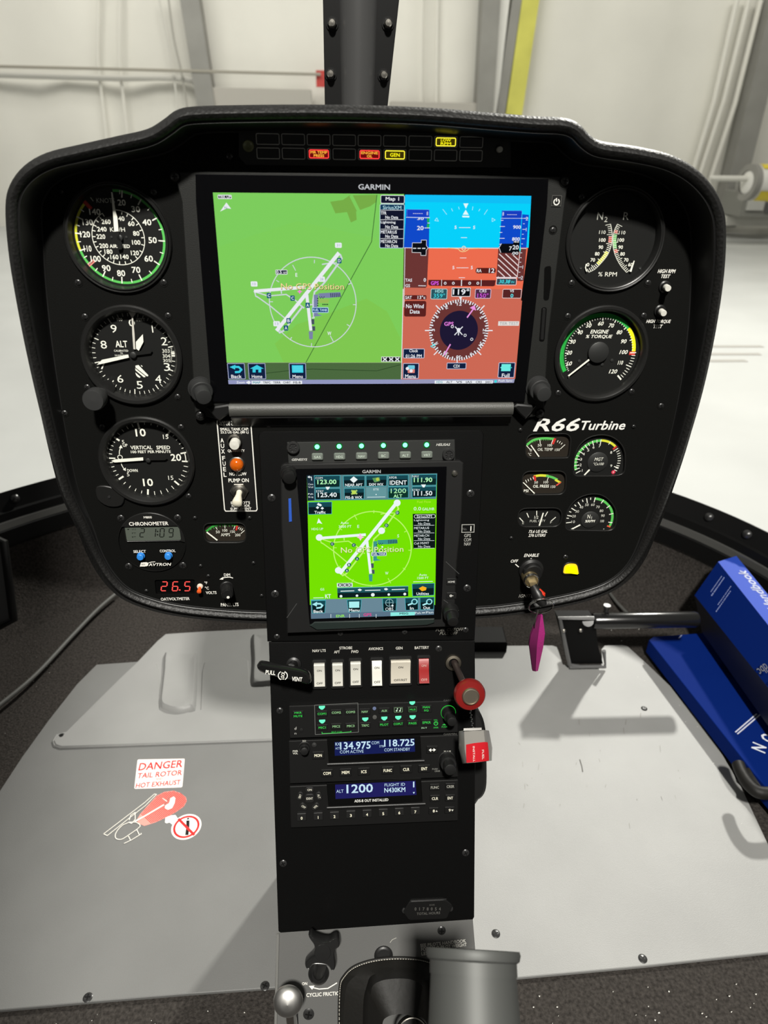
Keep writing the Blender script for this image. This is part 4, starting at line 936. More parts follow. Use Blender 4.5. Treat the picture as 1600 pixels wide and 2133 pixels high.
def amps(pr, e, fr):
    pr.org(220, 1050, .2125); bandpx(pr, [(990, 265), (1060, 215), (1170, 193), (1290, 212)], 20, P(50, 150, 60))
    pr.poly([(1280, 210), (1300, 215), (1288, 258), (1272, 258)], RDD)
    for a, b in (((1078, 225), (1095, 250)), ((1168, 200), (1170, 240)), ((1268, 215), (1255, 248)), ((1310, 225), (1302, 245)), ((1328, 232), (1316, 254)), ((1345, 240), (1330, 262)), ((1362, 258), (1325, 290))): pr.line([a, b], 6, DW)
    for k in range(8): pr.line([(1030 + k * 30, 240 - (34 if k > 3 else k * 10)), (1034 + k * 30, 254 - (34 if k > 3 else k * 10))], 4, GRN)
    pr.text('50', 1100, 273, 38, 26, DW); pr.text('100', 1170, 258, 48, 26, DW); pr.text('150', 1245, 270, 46, 26, DW); pr.text('200', 1295, 303, 54, 26, DW); pr.text('AMPS', 1175, 300, 90, 30, DW)
    pxneedle(e, fr, 'needle', (220, 1050, .2125), [(988, 278), (996, 270), (1100, 350), (1092, 358)], -2.2, .4, DW)
small('ammeter', AMP, 'small rounded gauge marked AMPS at lower left beside the pedestal', 'amp', amps)
# ---- chronometer
fr = PANEL.at(317.5, 1129); e = empty('chronometer', fr, 'round digital CHRONOMETER with grey display and two blue buttons', 'clock')
O = (220, 1050, .2125); Rc = abs(fr.px(220 + 790 * .2125, 1129)[0] - fr.px(220 + 132 * .2125, 1129)[0]) / 2
q = MB(); scr_ = rounded(fr, 262, 1095, 376, 1125, 1.5); q.prism([circle(0, 0, Rc, 64), scr_], 0, 1.6, BEZEL, .4); q.obj('face', e)
q = MB(); q.prism(offset(scr_, .05), .1, .5, mat('lcd_grey', (.085, .10, .082), .35)); q.obj('display', e, 'grey-green liquid crystal display')
pr = PR(fr, .56, O); DG = P(14, 18, 14)
for ch, x in (('2', 335), ('1', 446), ('0', 530), ('9', 618)): pr.seg7(ch, x, 240, 40, 82, 9, DG)
for y in (268, 300): pr.dot(509, y, 8, DG)
pr.poly([(210, 243), (232, 243), (221, 255)], DG)
for i, y in enumerate((248, 285, 322)): pr.text(('UT LT', 'FT', 'ET')[i], 278, y, 40, 12, P(40, 46, 40))
pr.obj('digits', e)
pr = PR(fr, 1.65, O); pr.text('M800', 413, 130, 80, 22, WHT, bold=True); pr.text('CHRONOMETER', 422, 192, 386, 36, WHT, bold=True); pr.text('SELECT', 334, 465, 122, 26, WHT, bold=True); pr.text('CONTROL', 608, 459, 155, 26, WHT, bold=True)
pr.poly([(335, 612), (348, 572), (400, 570), (420, 590), (410, 605), (385, 612)], WHT); pr.text('800', 370, 592, 36, 16, P(60, 60, 60)); pr.text('D', 402, 590, 34, 40, WHT, bold=True, italic=True); pr.text('AVTRON', 532, 592, 225, 28, WHT, bold=True, italic=True); pr.line([(420, 578), (450, 568), (485, 566)], 7, WHT)
pr.obj('lettering', e)
for x, y in ((338, 525), (610, 520)):
    u, v = fr.px(O[0] + x * .2125, O[1] + y * .2125, 5); q = MB(); q.lathe([(3.4, 1.5), (3.4, 2.2), (2.9, 2.4), (2.9, 5.0), (2.4, 5.5), (.01, 5.6)], mat('blue_button_plastic', lin((45, 130, 215)), .4), (u, v), 24); q.obj('button', e, 'blue round button')
for x, y in ((252, 1079), (370, 1078), (268, 1179), (381, 1177)): screw(pan, PANEL, x, y, 3.0, True)

# ---- outside air temperature / voltmeter
c = PANEL.px(364, 1225); fr = PANEL.at(364, 1225); e = empty('temperature_display', fr, 'recessed red digital display reading 26.5 near the lower left', 'display')
o = [(x - c[0], y - c[1]) for x, y in OAT]; q = MB(); q.prism(o if area2(o) > 0 else o[::-1], -3, -1.8, GLOSS); q.obj('screen', e)
pr = PR(fr, -1.7, (220, 1050, .2125)); DR = E(255, 88, 80, s=1.15)
for ch, x in (('2', 543), ('6', 652), ('5', 770)): pr.seg7(ch, x, 762, 52, 88, 11, DR, .12)
pr.dot(727, 842, 8, DR); pr.obj('digits', e, 'glowing red digits')
def lever(e, fr, base, tip, n0, n1, r0, r1, m, name='lever', seg=18, label=None):
    a = fr.p3(*base, n0); b = fr.p3(*tip, n1); d = (b - a); L = d.length; q = MB()
    q.lathe([(r0, 0), (r0 * .95, L * .3), (r1, L * .8), (r1 * .95, L * .93), (r1 * .6, L * .99), (.01, L)], m, ax=(a, d), seg=seg); q.obj(name, e, label)
fr = PANEL.at(415.5, 1222); e = empty('unit_switch', fr, 'tiny orange toggle switch between the red digits and the F C VOLTS marks', 'switch')
q = MB(); q.lathe([(2.8, 0), (2.8, 1.2), (2.2, 2.2), (1.8, 2.3)], mat('nylon_bushing', (.7, .6, .5), .4), fr.px(417, 1221), 18); q.obj('bushing', e)
lever(e, fr, (416.5, 1223), (414.5, 1234), 1.2, 8, 1.4, 2.1, mat('orange_plastic', lin((225, 90, 35)), .4))
fr = PANEL.at(472, 1228); e = empty('dimmer_knob', fr, 'black ribbed knob with white dot below the word DIM', 'knob')
b = fr.p3(474, 1239, 15); bb = fr.p3(472, 1222, 0); q = MB(); ax = (bb, b - bb); L = (b - bb).length; q.lathe([(6.2, 0), (6, 1.5), (5.2, 2), (4.7, L - 1), (4.2, L), (.01, L)], PLAST, ax=ax, seg=28); d = (b - bb).normalized(); t = d.orthogonal().normalized(); w = d.cross(t)
q.obj('knob_body', e); q = MB()
for k in range(22):
    a = 2 * PI * k / 22; dr = t * cos(a) + w * sin(a); q.tube([bb + dr * 5.3 + d * 2, bb + dr * 4.8 + d * (L - .8)], .38, PLAST, 5)
q.obj('grip_ribs', e); q = MB(); q.lathe([(1.3, L), (1.3, L + .15), (.01, L + .2)], WHT, ax=(bb + Vector((0.3, -2.6, 0)), d), seg=12); q.obj('index_dot', e, 'white index dot')

# ---- auxiliary fuel placard and controls
fr = PANEL.at(495, 970); e = empty('fuel_placard', fr, 'white bordered AUX FUEL placard beside the pedestal', 'placard')
O = (180, 850, .2375); q = MB(); p = [fr.px(O[0] + x * .2375, O[1] + y * .2375) for x, y in ((1135, 105), (1450, 105), (1508, 895), (1500, 915), (1215, 915), (1205, 900))]; q.prism(p if area2(p) > 0 else p[::-1], 0, .35, mat('placard_black', (.008, .008, .008), .4)); q.obj('plate', e)
pr = PR(fr, .4, O); pr.line([(1150, 112), (1146, 120), (1212, 890), (1222, 904), (1488, 902), (1498, 888), (1441, 112)], 9, WHT)
pr.text('LARGE TANK CAP:', 1295, 122, 250, 14, WHT, bold=True); pr.text('43.5 US GAL (165 L)', 1293, 146, 262, 24, WHT, bold=True); pr.text('SMALL TANK CAP:', 1298, 185, 250, 26, WHT, bold=True); pr.text('23.2 US GAL (88 L)', 1300, 215, 246, 26, WHT, bold=True)
for i, ch in enumerate('AUX'): pr.text(ch, 1190 + i * 4, 284 + i * 48, 30, 38, WHT, bold=True)
for i, ch in enumerate('FUEL'): pr.text(ch, 1204 + i * 4, 440 + i * 48, 26, 38, WHT, bold=True)
pr.text('QUANTITY', 1314, 376, 150, 26, WHT, bold=True); pr.text('NO FLOW', 1330, 578, 150, 28, WHT, bold=True); pr.text('PUMP ON', 1335, 634, 178, 34, WHT, bold=True)
pr.text("SEE PILOT'S", 1350, 830, 170, 22, WHT, bold=True); pr.text('HANDBOOK', 1355, 857, 160, 22, WHT, bold=True); pr.text('SUPPLEMENT', 1355, 884, 184, 22, WHT, bold=True); pr.obj('lettering', e)
fr = PANEL.at(488, 922); e = empty('quantity_button', fr, 'white push button in a silver collar above the word QUANTITY', 'button')
q = MB(); q.lathe([(6, .3), (6, 3), (5.6, 4), (4.7, 4.2), (4.7, 3.2)], STEEL, fr.px(489, 918), 28, capend=False); q.obj('collar', e); a = fr.p3(488, 928, 11); q = MB(); q.lathe([(4.3, 0), (4.3, 9.5), (3.8, 10.6), (.01, 11)], WHITEP, (a.x, a.y), 24); q.obj('cap', e)
fr = PANEL.at(494, 966); e = empty('flow_lamp', fr, 'round faceted amber lamp above the words NO FLOW', 'lamp')
q = MB(); q.lathe([(6.6, .3), (6.6, 1.6), (5.8, 2)], STEEL, (0, 0), 28); q.obj('collar', e); q = MB(); AMB = mat('amber_lens', lin((190, 85, 10)), .15, coat=.6)
q.lathe([(5.8, 1.6), (5.6, 4), (4.6, 5.6), (2.6, 6.6), (.01, 7)], AMB, (0, 0), 12); q.obj('lens', e)
q = MB()
for k in range(14): a = k * 2.4; r = 1.1 * math.sqrt(k); q.lathe([(.7, 6.3 - r * .25), (.5, 6.9 - r * .3), (0, 7 - r * .3)], mat('amber_light', lin((235, 130, 30)), .2), (r * cos(a), r * sin(a)), 6)
q.obj('lens_facets', e)
fr = PANEL.at(498, 1024); e = empty('pump_switch', fr, 'ivory toggle switch with steel hex nut below PUMP ON', 'switch')
q = MB(); hx = circle(*fr.px(499, 1022), 8, 6); q.prism(hx, .3, 2.6, STEEL, .5); q.lathe([(6.2, 2.4), (6.2, 3), (4.8, 3.6), (4.6, 6), (3.2, 6.4), (3.0, 3.5)], STEEL, fr.px(499, 1022), 28, capend=False); q.obj('nut', e)
q = MB(); q.lathe([(2.4, 2), (2.2, 7)], STEEL, fr.px(499, 1022), 16); q.obj('neck', e); lever(e, fr, (499, 1024), (493, 1052), 5, 20, 2.6, 4.3, IVORY)

# ---- test buttons
for (x, y, bx_, by_, t) in ((1392, 601, 1384, 597, 'upper white push button below the words HIGH RPM TEST'), (1383, 653, 1374, 647, 'lower white push button above the words HIGH TORQUE TEST')):
    fr = PANEL.at(bx_, by_); e = empty('test_button', fr, t, 'button'); a = fr.p3(x, y, 11)
    q = MB(); q.lathe([(4.6, 0), (4.6, 1.4), (3.6, 2), (3.4, 4), (2.9, 4)], PLAST, (0, 0), 24); q.obj('collar', e)
    q = MB(); d = a - Vector((0, 0, 2)); q.lathe([(2.4, 0), (2.4, d.length - .5), (2.1, d.length), (.01, d.length)], WHITEP, ax=((0, 0, 2), d), seg=20); q.obj('plunger', e)

# ---- annunciator strip
fr = PANEL.at(768, 308); e = empty('warning_light_panel', fr, 'two rows of outlined warning lights above the large screen', 'indicator panel')
q = MB(); p = [fr.px(*a) for a in ((497, 262), (1064, 270), (1064, 350), (512, 344), (497, 325))]; q.prism(p if area2(p) > 0 else p[::-1], 0, .8, mat('annunciator_black', (.005, .005, .005), .3), .2); q.obj('plate', e)
O = (500, 250, .4375); GY = P(190, 190, 185); lit = {(1, 2): ('R', 'MR TEMP', 'PRESS'), (1, 4): ('R', 'ENGINE', 'OIL'), (1, 5): ('Y', 'GEN', None), (0, 7): ('Y', 'LOW', 'RPM')}
for row in range(2):
    for k in range(9):
        x0 = 76 + k * 121.2; y0 = (63 + k * 1.9) if row == 0 else (131 + k * 1.4); x1, y1 = x0 + 112, y0 + 55
        x0 += (0 if row == 0 else 3 - k * .5); x1 += (0 if row == 0 else 2 - k * .6)
        pr = PR(fr, .85, O); pr.frame(x0, y0, x1, y1, 3.6, GY, 8)
        L = lit.get((row, k)); pr.rect(x0 + 6, y0 + 6, x1 - 6, y1 - 6, GLOSS if not (row == 0 and k in (2, 4)) else mat('unlit_red_lens', (.012, .002, .002), .3), 4)
        if L:
            er = E(255, 60, 60, s=1.6) if L[0] == 'R' else E(250, 235, 60, s=1.4); et = E(255, 175, 60, s=1.2) if L[0] == 'R' else E(245, 235, 20, s=1.2)
            pr.rect(x0 + 9, y0 + 9, x1 - 9, y1 - 9, E(110, 8, 12) if L[0] == 'R' else E(60, 50, 5), 6); pr.frame(x0 + 8, y0 + 7, x1 - 8, y1 - 6, 4, er, 7)
            cx = (x0 + x1) / 2
            if L[2]: pr.text(L[1], cx, y0 + 20, 80 if len(L[1]) > 4 else 48, 13, et, bold=True); pr.text(L[2], cx, y0 + 36, 50 if L[2] != 'OIL' else 26, 13, et, bold=True)
            else: pr.text(L[1], cx, y0 + 28, 46, 18, et, bold=True)
        pr.obj('warning_light', e, ('lit %s warning light reading %s' % ('red' if L[0] == 'R' else 'yellow', L[1] + (' ' + L[2] if L[2] else ''))) if L else None)
fr = PANEL.at(517.5, 304); e = empty('photocell', fr, 'small greenish round light sensor left of the warning lights', 'sensor'); q = MB(); q.lathe([(3.9, 0), (3.9, 1.6), (3.2, 2.6), (1.8, 1.9), (1.2, 1.0), (.01, .9)], mat('dull_green_lens', (.22, .23, .12), .3), (0, 0), 24, capend=False); q.obj('lens', e)
fr = PANEL.at(1039, 312); e = empty('lamp_test_button', fr, 'small pale push button right of the warning lights, above faint TEST', 'button'); q = MB(); q.lathe([(3.2, 0), (3.2, .8), (2.4, 1)], PLAST, (0, 0), 20); q.obj('collar', e); q = MB(); q.lathe([(2.0, .8), (2.0, 4.5), (1.6, 5), (.01, 5)], WHITEP, (0, 0), 18); q.obj('plunger', e)

# ================================================================== large display
fr = PANEL.at(772, 600); e = empty('large_flight_display', fr, 'large landscape flight display with green map and blue and orange attitude half', 'display')
SCN = 0.0
ol = [fr.px(*p, 4) for p in ((362, 357), (1187, 367), (1178, 420), (1143, 700), (1133, 862), (1096, 872), (1078, 850), (480, 850), (452, 874), (406, 862), (400, 760), (378, 420))]
q = MB(); ol = ol if area2(ol) > 0 else ol[::-1]; q.prism(ol, 0, 4, FRAMEG, .8); q.obj('bezel', e)
q = MB(); g = [fr.px(*p, 6) for p in ((407, 363), (1143, 373), (1140, 430), (1093, 838), (441, 838), (408, 420))]; q.prism(g if area2(g) > 0 else g[::-1], 3.5, 6, mat('display_glass_black', (.002, .002, .0025), .12, spec=.3), .5); q.obj('glass_front', e)
pr = PR(fr, 6.06, (0, 0, 1)); pr.text('GARMIN', 779.5, 389.5, 66, 11.5, E(190, 192, 195), bold=True); pr.obj('maker_lettering', e)
for (s, x0, y0, x1, y1) in ((1, 1150, 407, 1169, 430),):
    q = MB(); p = rounded(fr, x0, y0, x1, y1, .6, 4.4); q.prism(p, 3.9, 4.6, PLAST, .2); ko = q.obj('power_button', e)
    pr = PR(fr, 4.7, (1120, 340, .25)); pr.frame(118, 268, 198, 358, 3, P(90, 90, 86), 2); pr.ring(158, 322, 22, 8, WHT, 30, 330); pr.line([(158, 290), (158, 320)], 8, WHT); pr.obj('power_symbol', ko)
for pts in ([(1134, 556), (1148, 553), (1148, 590), (1143, 626), (1132, 626), (1133, 590)],):
    q = MB(); p = bevelled(fr, pts, 2, 4); q.prism(p if area2(p) > 0 else p[::-1], 3.5, 4.08, GLOSS); q.obj('card_slot', e)
q = MB(); p = bevelled(fr, [(1128, 640), (1139, 640), (1134, 710), (1123, 710)], 1.8, 4); p = p if area2(p) > 0 else p[::-1]; q.prism([p, offset(p, .7)], 3.9, 4.6, GLOSS); q.prism(offset(p, .8), 3.9, 5.0, PLAST, .3); q.obj('card_slot_cover', e)
for x, y, b, f in ((364, 368, 4, 1), (1177, 377, 4, 1), (1152, 479, 4, 0), (417, 865, 4, 1), (1125, 860, 4, 1)): screw(e, fr, x, y, 3.0 if f else 2.2, True, base=b)
# map + attitude picture
GR1, GR2, GR3 = E(124, 204, 92), E(126, 196, 78), E(118, 190, 58)
A_T = (430, 380, .26875); pr = PR(fr, 6.1, A_T, .006)
pr.poly([(50, 78), (1532, 90), (1515, 1400), (160, 1398)], GR1)
BW = 818.6
pr.poly([(90, 500), (700, 300), (1530, 480), (1515, 1398), (158, 1398)], E(125, 204, 89)); pr.poly([(860, 1050), (1240, 900), (1400, 1000), (1500, 1200), (1515, 1398), (600, 1398), (530, 1250), (700, 1100)], E(127, 199, 80))
pr.poly([(960, 150), (1060, 135), (1110, 100), (1320, 96), (1318, 150), (1270, 185), (1160, 225), (1165, 290), (1120, 310), (1090, 230), (1000, 240)], E(118, 172, 70)); pr.line([(1120, 100), (1180, 220)], 26, GR1)
DL = E(62, 110, 50); pr.line([(1322, 98), (1280, 460), (1115, 760), (1000, 975), (770, 1398)], 6, DL)
PW = E(232, 235, 240); LW = E(205, 212, 220)
def airport(pr, PW, TW_, GP, ring_c, rx, runw=28, k=1.0):
    cx, cy = ring_c; pr.ring(cx, cy, rx, 7, TW_)
    def X(x, y): return (cx + (x - 828) * k, cy + (y - 936) * k)
    for pts, w in (([(370, 845), (480, 880), (620, 868), (700, 920), (745, 965)], 9), ([(395, 885), (500, 960), (620, 1060)], 9), ([(375, 845), (385, 882), (400, 890)], 9), ([(580, 820), (584, 862)], 9),
                   ([(1040, 560), (1052, 590), (930, 760), (905, 790)], 13), ([(905, 790), (840, 850), (828, 920), (835, 1050)], 13), ([(745, 965), (640, 1100), (600, 1150), (570, 1165), (555, 1140)], 13), ([(900, 635), (960, 625), (1010, 625)], 9), ([(715, 940), (760, 975)], 11), ([(790, 950), (830, 945)], 9), ([(820, 1050), (838, 1050)], 9)):
        pr.line([X(*p) for p in pts], w * k, TW_)
    pr.poly([X(*p) for p in ((835, 870), (870, 868), (862, 960), (866, 1020), (900, 1032), (835, 1040))], GP)
    pr.poly([X(*p) for p in ((870, 860), (1040, 850), (1045, 885), (960, 895), (880, 895))], GP); pr.poly([X(*p) for p in ((795, 1155), (828, 1155), (826, 1215), (800, 1215))], GP)
    for i in range(6): pr.line([X(965 + i * 14, 858), X(968 + i * 14, 890)], 6 * k, E(40, 50, 70))
    for a, b in (((815, 1060), (838, 1100)), ((820, 1115), (845, 1150))): pr.poly([X(a[0], a[1]), X(b[0], a[1]), X(b[0], b[1]), X(a[0], b[1])], E(70, 80, 95))
    for i in range(4): pr.dot(*X(865, 900 + i * 18), 5 * k, E(30, 40, 50))
    for i in range(5): pr.dot(*X(878 + i * 9, 888 + (i % 2) * 8), 4 * k, E(30, 40, 50))
    for i in range(4): pr.dot(*X(905 + i * 12, 946), 5 * k, E(30, 40, 50))
    pr.dot(*X(912, 918), 8 * k, PW); pr.poly([X(*p) for p in ((870, 905), (950, 905), (950, 935), (870, 935))], E(150, 190, 90)) if k == 1 else None
    pr.line([X(372, 843), X(770, 812)], 24 * k, PW); pr.line([X(1030, 545), X(545, 1150)], runw * k, PW); pr.line([X(780, 870), X(812, 1148)], 24 * k, PW)
    for a in range(0, 360, 30):
        a_ = rad(a + 2); pr.line([(cx + (rx) * sin(a_), cy - rx * cos(a_)), (cx + (rx - (50 if a in (330, 150) else 26) * k) * sin(a_), cy - (rx - (50 if a in (330, 150) else 26) * k) * cos(a_))], 6 * k, TW_)
    return X
X = airport(pr, PW, LW, E(122, 130, 168), (826, 936), 336)
def mark(x, y, t, s=24, fill=E(12, 85, 120), c=PW): pr.rect(x - s * .7, y - s * .85, x + s * .7, y + s * .85, fill, 5); pr.text(t, x, y, s * .8, s * 1.0, c, bold=True)
for x, y, t in ((1030, 607, 'D'), (485, 877, 'C'), (668, 897, 'C'), (785, 952, 'A'), (637, 1072, 'B'), (617, 1128, 'A')): mark(x, y, t)
for x, y, t in ((1023, 487, '31'), (370, 787, '10'), (893, 750, '28'), (545, 1095, '13')): pr.rect(x - 26, y - 20, x + 26, y + 20, PW, 8); pr.text(t, x, y, 26, 20, E(150, 170, 190))
pr.box(535, 677, 628, 713, E(15, 25, 50), PW, 4, 6); pr.text('0.5', 563, 695, 42, 24, PW, bold=True); pr.text('NM', 608, 699, 26, 16, PW)
pr.text('E', 698, 717, 16, 28, PW, bold=True); pr.text('W', 953, 1170, 30, 28, PW, bold=True)
pr.poly([(724, 826), (730, 840), (745, 846), (730, 852), (724, 866), (716, 852), (703, 846), (716, 840)], E(245, 130, 215))
pr.text('No GPS Position', 825, 808, 492, 50, E(80, 60, 20), bold=True); pr.text('No GPS Position', 823, 806, 488, 46, E(250, 225, 160))
pr.box(818, 968, 946, 1010, E(10, 60, 120), E(190, 225, 255), 4, 5); pr.text('FUEL TANK', 882, 989, 112, 20, E(190, 225, 255), bold=True)
pr.box(88, 96, 196, 128, E(15, 20, 30), PW, 5, 6); pr.text('TRK UP', 143, 112, 94, 20, PW, bold=True)
pr.poly([(155, 155), (192, 205), (160, 200), (106, 226)], PW); pr.text('N', 150, 197, 18, 20, E(110, 130, 150))
pr.obj('map_picture', e, 'lit green moving map with white runways')
pr = PR(fr, 6.9, (430, 600, .26875), .006)
pr.poly([(160, 578), (1512, 578), (1508, 708), (170, 712)], E(74, 104, 62)); pr.line([(420, 665), (640, 640), (820, 628), (1320, 642), (1500, 595)], 4, E(36, 62, 32)); pr.line([(158, 578), (1510, 578)], 3, E(150, 170, 120))
pr.poly([(168, 712), (1512, 708), (1512, 742), (172, 745)], E(145, 150, 190))
pr.rect(1356, 532, 1502, 572, PW)
for i in range(3):
    x = 1384 + i * 48; pr.rect(x - 24, 536, x + 24, 568, E(10, 12, 14)); pr.line([(x - 15, 540), (x + 15, 565)], 8, PW); pr.line([(x + 15, 540), (x - 15, 565)], 8, PW)
NV = E(14, 30, 62); CYN = E(60, 205, 225)
def key_(x0, y0, x1, y1, t): pr.box(x0, y0, x1, y1, NV, E(165, 170, 205), 5, 6); pr.text(t, (x0 + x1) / 2, y1 - 21, (x1 - x0) * .6 if len(t) > 3 else 60, 26, PW, bold=True)
key_(165, 583, 300, 706, 'Back'); key_(325, 583, 460, 706, 'Home'); key_(641, 583, 773, 706, 'Menu')
pr.line([(205, 610), (250, 612), (272, 632), (255, 650), (225, 652)], 16, CYN); pr.poly([(180, 612), (225, 595), (222, 632)], CYN)
pr.poly([(337, 625), (392, 596), (445, 625), (425, 625), (425, 654), (403, 654), (403, 632), (382, 632), (382, 654), (358, 654), (358, 625)], CYN)
pr.rect(663, 598, 750, 656, CYN)
for y in (612, 627, 642): pr.line([(672, y), (742, y)], 4, E(120, 235, 245))
pr.text('Zoom', 265, 731, 64, 18, PW, bold=True); pr.poly([(305, 731), (330, 718), (345, 731), (330, 746)], PW); pr.rect(350, 719, 742, 745, PW)
for i, t in enumerate(('MAP', 'TRFC', 'TERR', 'CHRT', 'FIS-B')): pr.text(t, 390 + i * 78, 732, 58, 17, E(20, 140, 160) if i == 0 else E(40, 50, 70), bold=True)
pr.obj('map_keys', e, 'row of dark blue soft keys under the map')
# right half
pr = PR(fr, 6.1, (780, 380, .2125), .006)
pr.poly([(300, 120), (1538, 132), (1512, 640), (290, 640)], E(0, 208, 250)); pr.poly([(300, 120), (1538, 132), (1534, 210), (298, 190)], E(10, 190, 245))
pr.poly([(290, 640), (1505, 640), (1450, 1050), (285, 1040)], E(236, 108, 78))
BLU, BRN = E(10, 72, 200), E(106, 52, 50)
pr.poly([(312, 262), (540, 268), (535, 640), (290, 640)], BLU); pr.poly([(1250, 275), (1445, 275), (1425, 640), (1222, 640)], BLU); pr.poly([(1450, 312), (1515, 318), (1490, 640), (1430, 640)], BLU)
pr.poly([(290, 645), (532, 645), (515, 1020), (500, 1036), (285, 1036)], BRN); pr.poly([(1215, 645), (1425, 645), (1395, 935), (1195, 935)], BRN); pr.poly([(1428, 645), (1490, 645), (1462, 960), (1440, 968), (1400, 965)], BRN)
pr.poly([(285, 1030), (1450, 1050), (1430, 1224), (285, 1224)], E(203, 104, 84))
pr.line([(290, 641), (1490, 648)], 5, PW); pr.box(318, 264, 538, 342, E(20, 60, 190), E(90, 150, 240), 3, 12); pr.box(1252, 276, 1446, 352, E(20, 60, 190), E(90, 150, 240), 3, 12)
pr.line([(310, 342), (515, 346)], 4, PW); pr.line([(1240, 352), (1510, 352)], 3, PW)
for x in (378, 398, 418, 438, 458): pr.line([(x, 305), (x + 15, 305)], 4, PW)
for x in (1302, 1322, 1342, 1362, 1382): pr.line([(x, 316), (x + 14, 316)], 4, PW)
pr.text('8', 519, 304, 14, 36, PW); pr.text('8', 1263, 308, 14, 36, PW)
pr.poly([(515, 350), (540, 350), (538, 390), (515, 390)], E(20, 170, 90)); pr.poly([(515, 405), (540, 405), (536, 450), (512, 450)], E(20, 170, 90))
pr.text('30', 452, 355, 64, 26, PW, bold=True); pr.text('20', 450, 447, 64, 42, PW, bold=True)
for y, x in ((346, 500), (398, 520), (446, 490)): pr.line([(x, y), (543, y)], 6, PW)
pr.poly([(372, 592), (460, 592), (460, 565), (510, 565), (510, 620), (526, 642), (508, 664), (505, 716), (455, 716), (455, 688), (368, 686)], E(5, 8, 16)); pr.line([(372, 592), (460, 592), (460, 565), (510, 565), (510, 620), (526, 642), (508, 664), (505, 716), (455, 716), (455, 688), (368, 686)], 4, PW, True)
for x in (378, 423, 468): pr.line([(x, 646), (x + 32, 646)], 8, PW)
pr.text('TAS', 336, 958, 66, 30, PW, bold=True); pr.text('0', 494, 956, 24, 36, PW, bold=True); pr.text('GS', 326, 1012, 46, 30, PW, bold=True); pr.line([(430, 1012), (505, 1014)], 6, PW)
pr.poly([(872, 206), (922, 206), (897, 258)], E(225, 250, 250)); pr.poly([(895, 268), (925, 318), (866, 316)], E(225, 250, 250)); pr.line([(862, 334), (930, 336)], 14, E(225, 250, 250))
LC = E(170, 235, 250)
for a, b in (((670, 262), (710, 315)), ((1110, 266), (1076, 316)), ((755, 255), (768, 282)), ((1036, 260), (1022, 282)), ((825, 238), (832, 264)), ((966, 236), (960, 272))): pr.line([a, b], 5, LC)
pr.line([(612, 348), (592, 374), (628, 380)], 5, LC, True); pr.line([(1154, 350), (1184, 368), (1154, 384)], 5, LC, True)
for y, x0, x1 in ((443, 830, 942), (541, 848, 908), (740, 838, 902), (837, 803, 922), (934, 826, 888)): pr.line([(x0, y), (x1, y)], 5, PW)
for x, y in ((796, 440), (978, 441), (775, 835), (955, 835)): pr.text('5', x, y, 20, 32, PW, bold=True)
pr.line([(720, 642), (820, 650), (840, 672), (862, 680), (890, 676), (912, 664), (930, 648), (1030, 646)], 6, E(240, 215, 150)); pr.ring(876, 645, 18, 6, E(240, 225, 180))
for y, x in ((372, 1240), (432, 1230), (490, 1228), (548, 1226), (606, 1224)): pr.line([(x, y), (x + (50 if y in (432, 548) else 25), y)], 5, PW)
pr.text('900', 1398, 438, 76, 34, PW, bold=True); pr.text('800', 1388, 555, 76, 34, PW, bold=True)
for y in (352, 405, 460, 508, 552, 603, 690, 738, 782, 828, 880, 934): x = 1462 - (y - 352) * .09; pr.line([(x, y), (x + (30 if y in (352, 460, 552, 828, 934) else 16), y)], 5, PW)
pr.text('2', 1496, 355, 24, 34, PW); pr.text('1', 1488, 462, 12, 34, PW); pr.text('1', 1455, 830, 12, 34, PW); pr.text('2', 1446, 934, 24, 34, PW)
for i in range(7):
    x0, y0 = 1205, 700 + i * 52
    a, b = (1215 + max(0, i * 0), 690 + i * 45 - 0), (1215 + 190, 690 + i * 45 + 190)
for i in range(-3, 5):
    p0 = (1212, 690 + i * 58); p1 = (1410, 690 + i * 58 + 185)
    if p0[1] < 700: f = (700 - p0[1]) / (p1[1] - p0[1]); p0 = (p0[0] + f * (p1[0] - p0[0]), 700)
    if p1[1] > 925: f = (925 - p0[1]) / (p1[1] - p0[1]); p1 = (p0[0] + f * (p1[0] - p0[0]), 925)
    pr.line([p0, p1], 8, E(240, 225, 225))
pr.line([(1195, 932), (1395, 932)], 8, PW); pr.line([(1430, 650), (1400, 930)], 5, PW)
pr.poly([(1215, 650), (1245, 600), (1360, 600), (1365, 572), (1425, 575), (1418, 712), (1350, 712), (1350, 692), (1240, 692)], E(5, 8, 16)); pr.line([(1245, 600), (1222, 640), (1240, 688)], 5, PW)
pr.text('7', 1334, 648, 26, 42, PW, bold=True); pr.text('20', 1385, 636, 60, 42, PW, bold=True); pr.text('00', 1382, 694, 60, 28, PW, bold=True); pr.text('40', 1390, 582, 56, 16, PW, bold=True); pr.poly([(1420, 655), (1432, 612), (1436, 655), (1428, 690)], E(60, 230, 230))
pr.box(992, 838, 1190, 892, E(85, 28, 24), None, 3, 22); pr.text('RA', 1027, 865, 48, 32, PW, bold=True); pr.text('12', 1150, 864, 54, 44, PW, bold=True)
pr.poly([(530, 955), (1190, 958), (1180, 1012), (1165, 1018), (545, 1014), (528, 1000)], E(88, 30, 30)); pr.text('GPS', 592, 987, 78, 38, E(225, 90, 235), bold=True)
for x in (660, 855, 1048): pr.line([(x, 952), (x - 2, 1016)], 9 if x == 855 else 5, PW)
for x in (694, 774, 934, 1014): pr.ring(x, 988, 10, 6, PW)
pr.box(1195, 940, 1393, 1006, E(55, 65, 75), PW, 4, 8); pr.text('30.38', 1276, 972, 112, 36, E(70, 225, 235), bold=True, italic=True); pr.text('IN', 1356, 976, 28, 22, E(70, 225, 235))
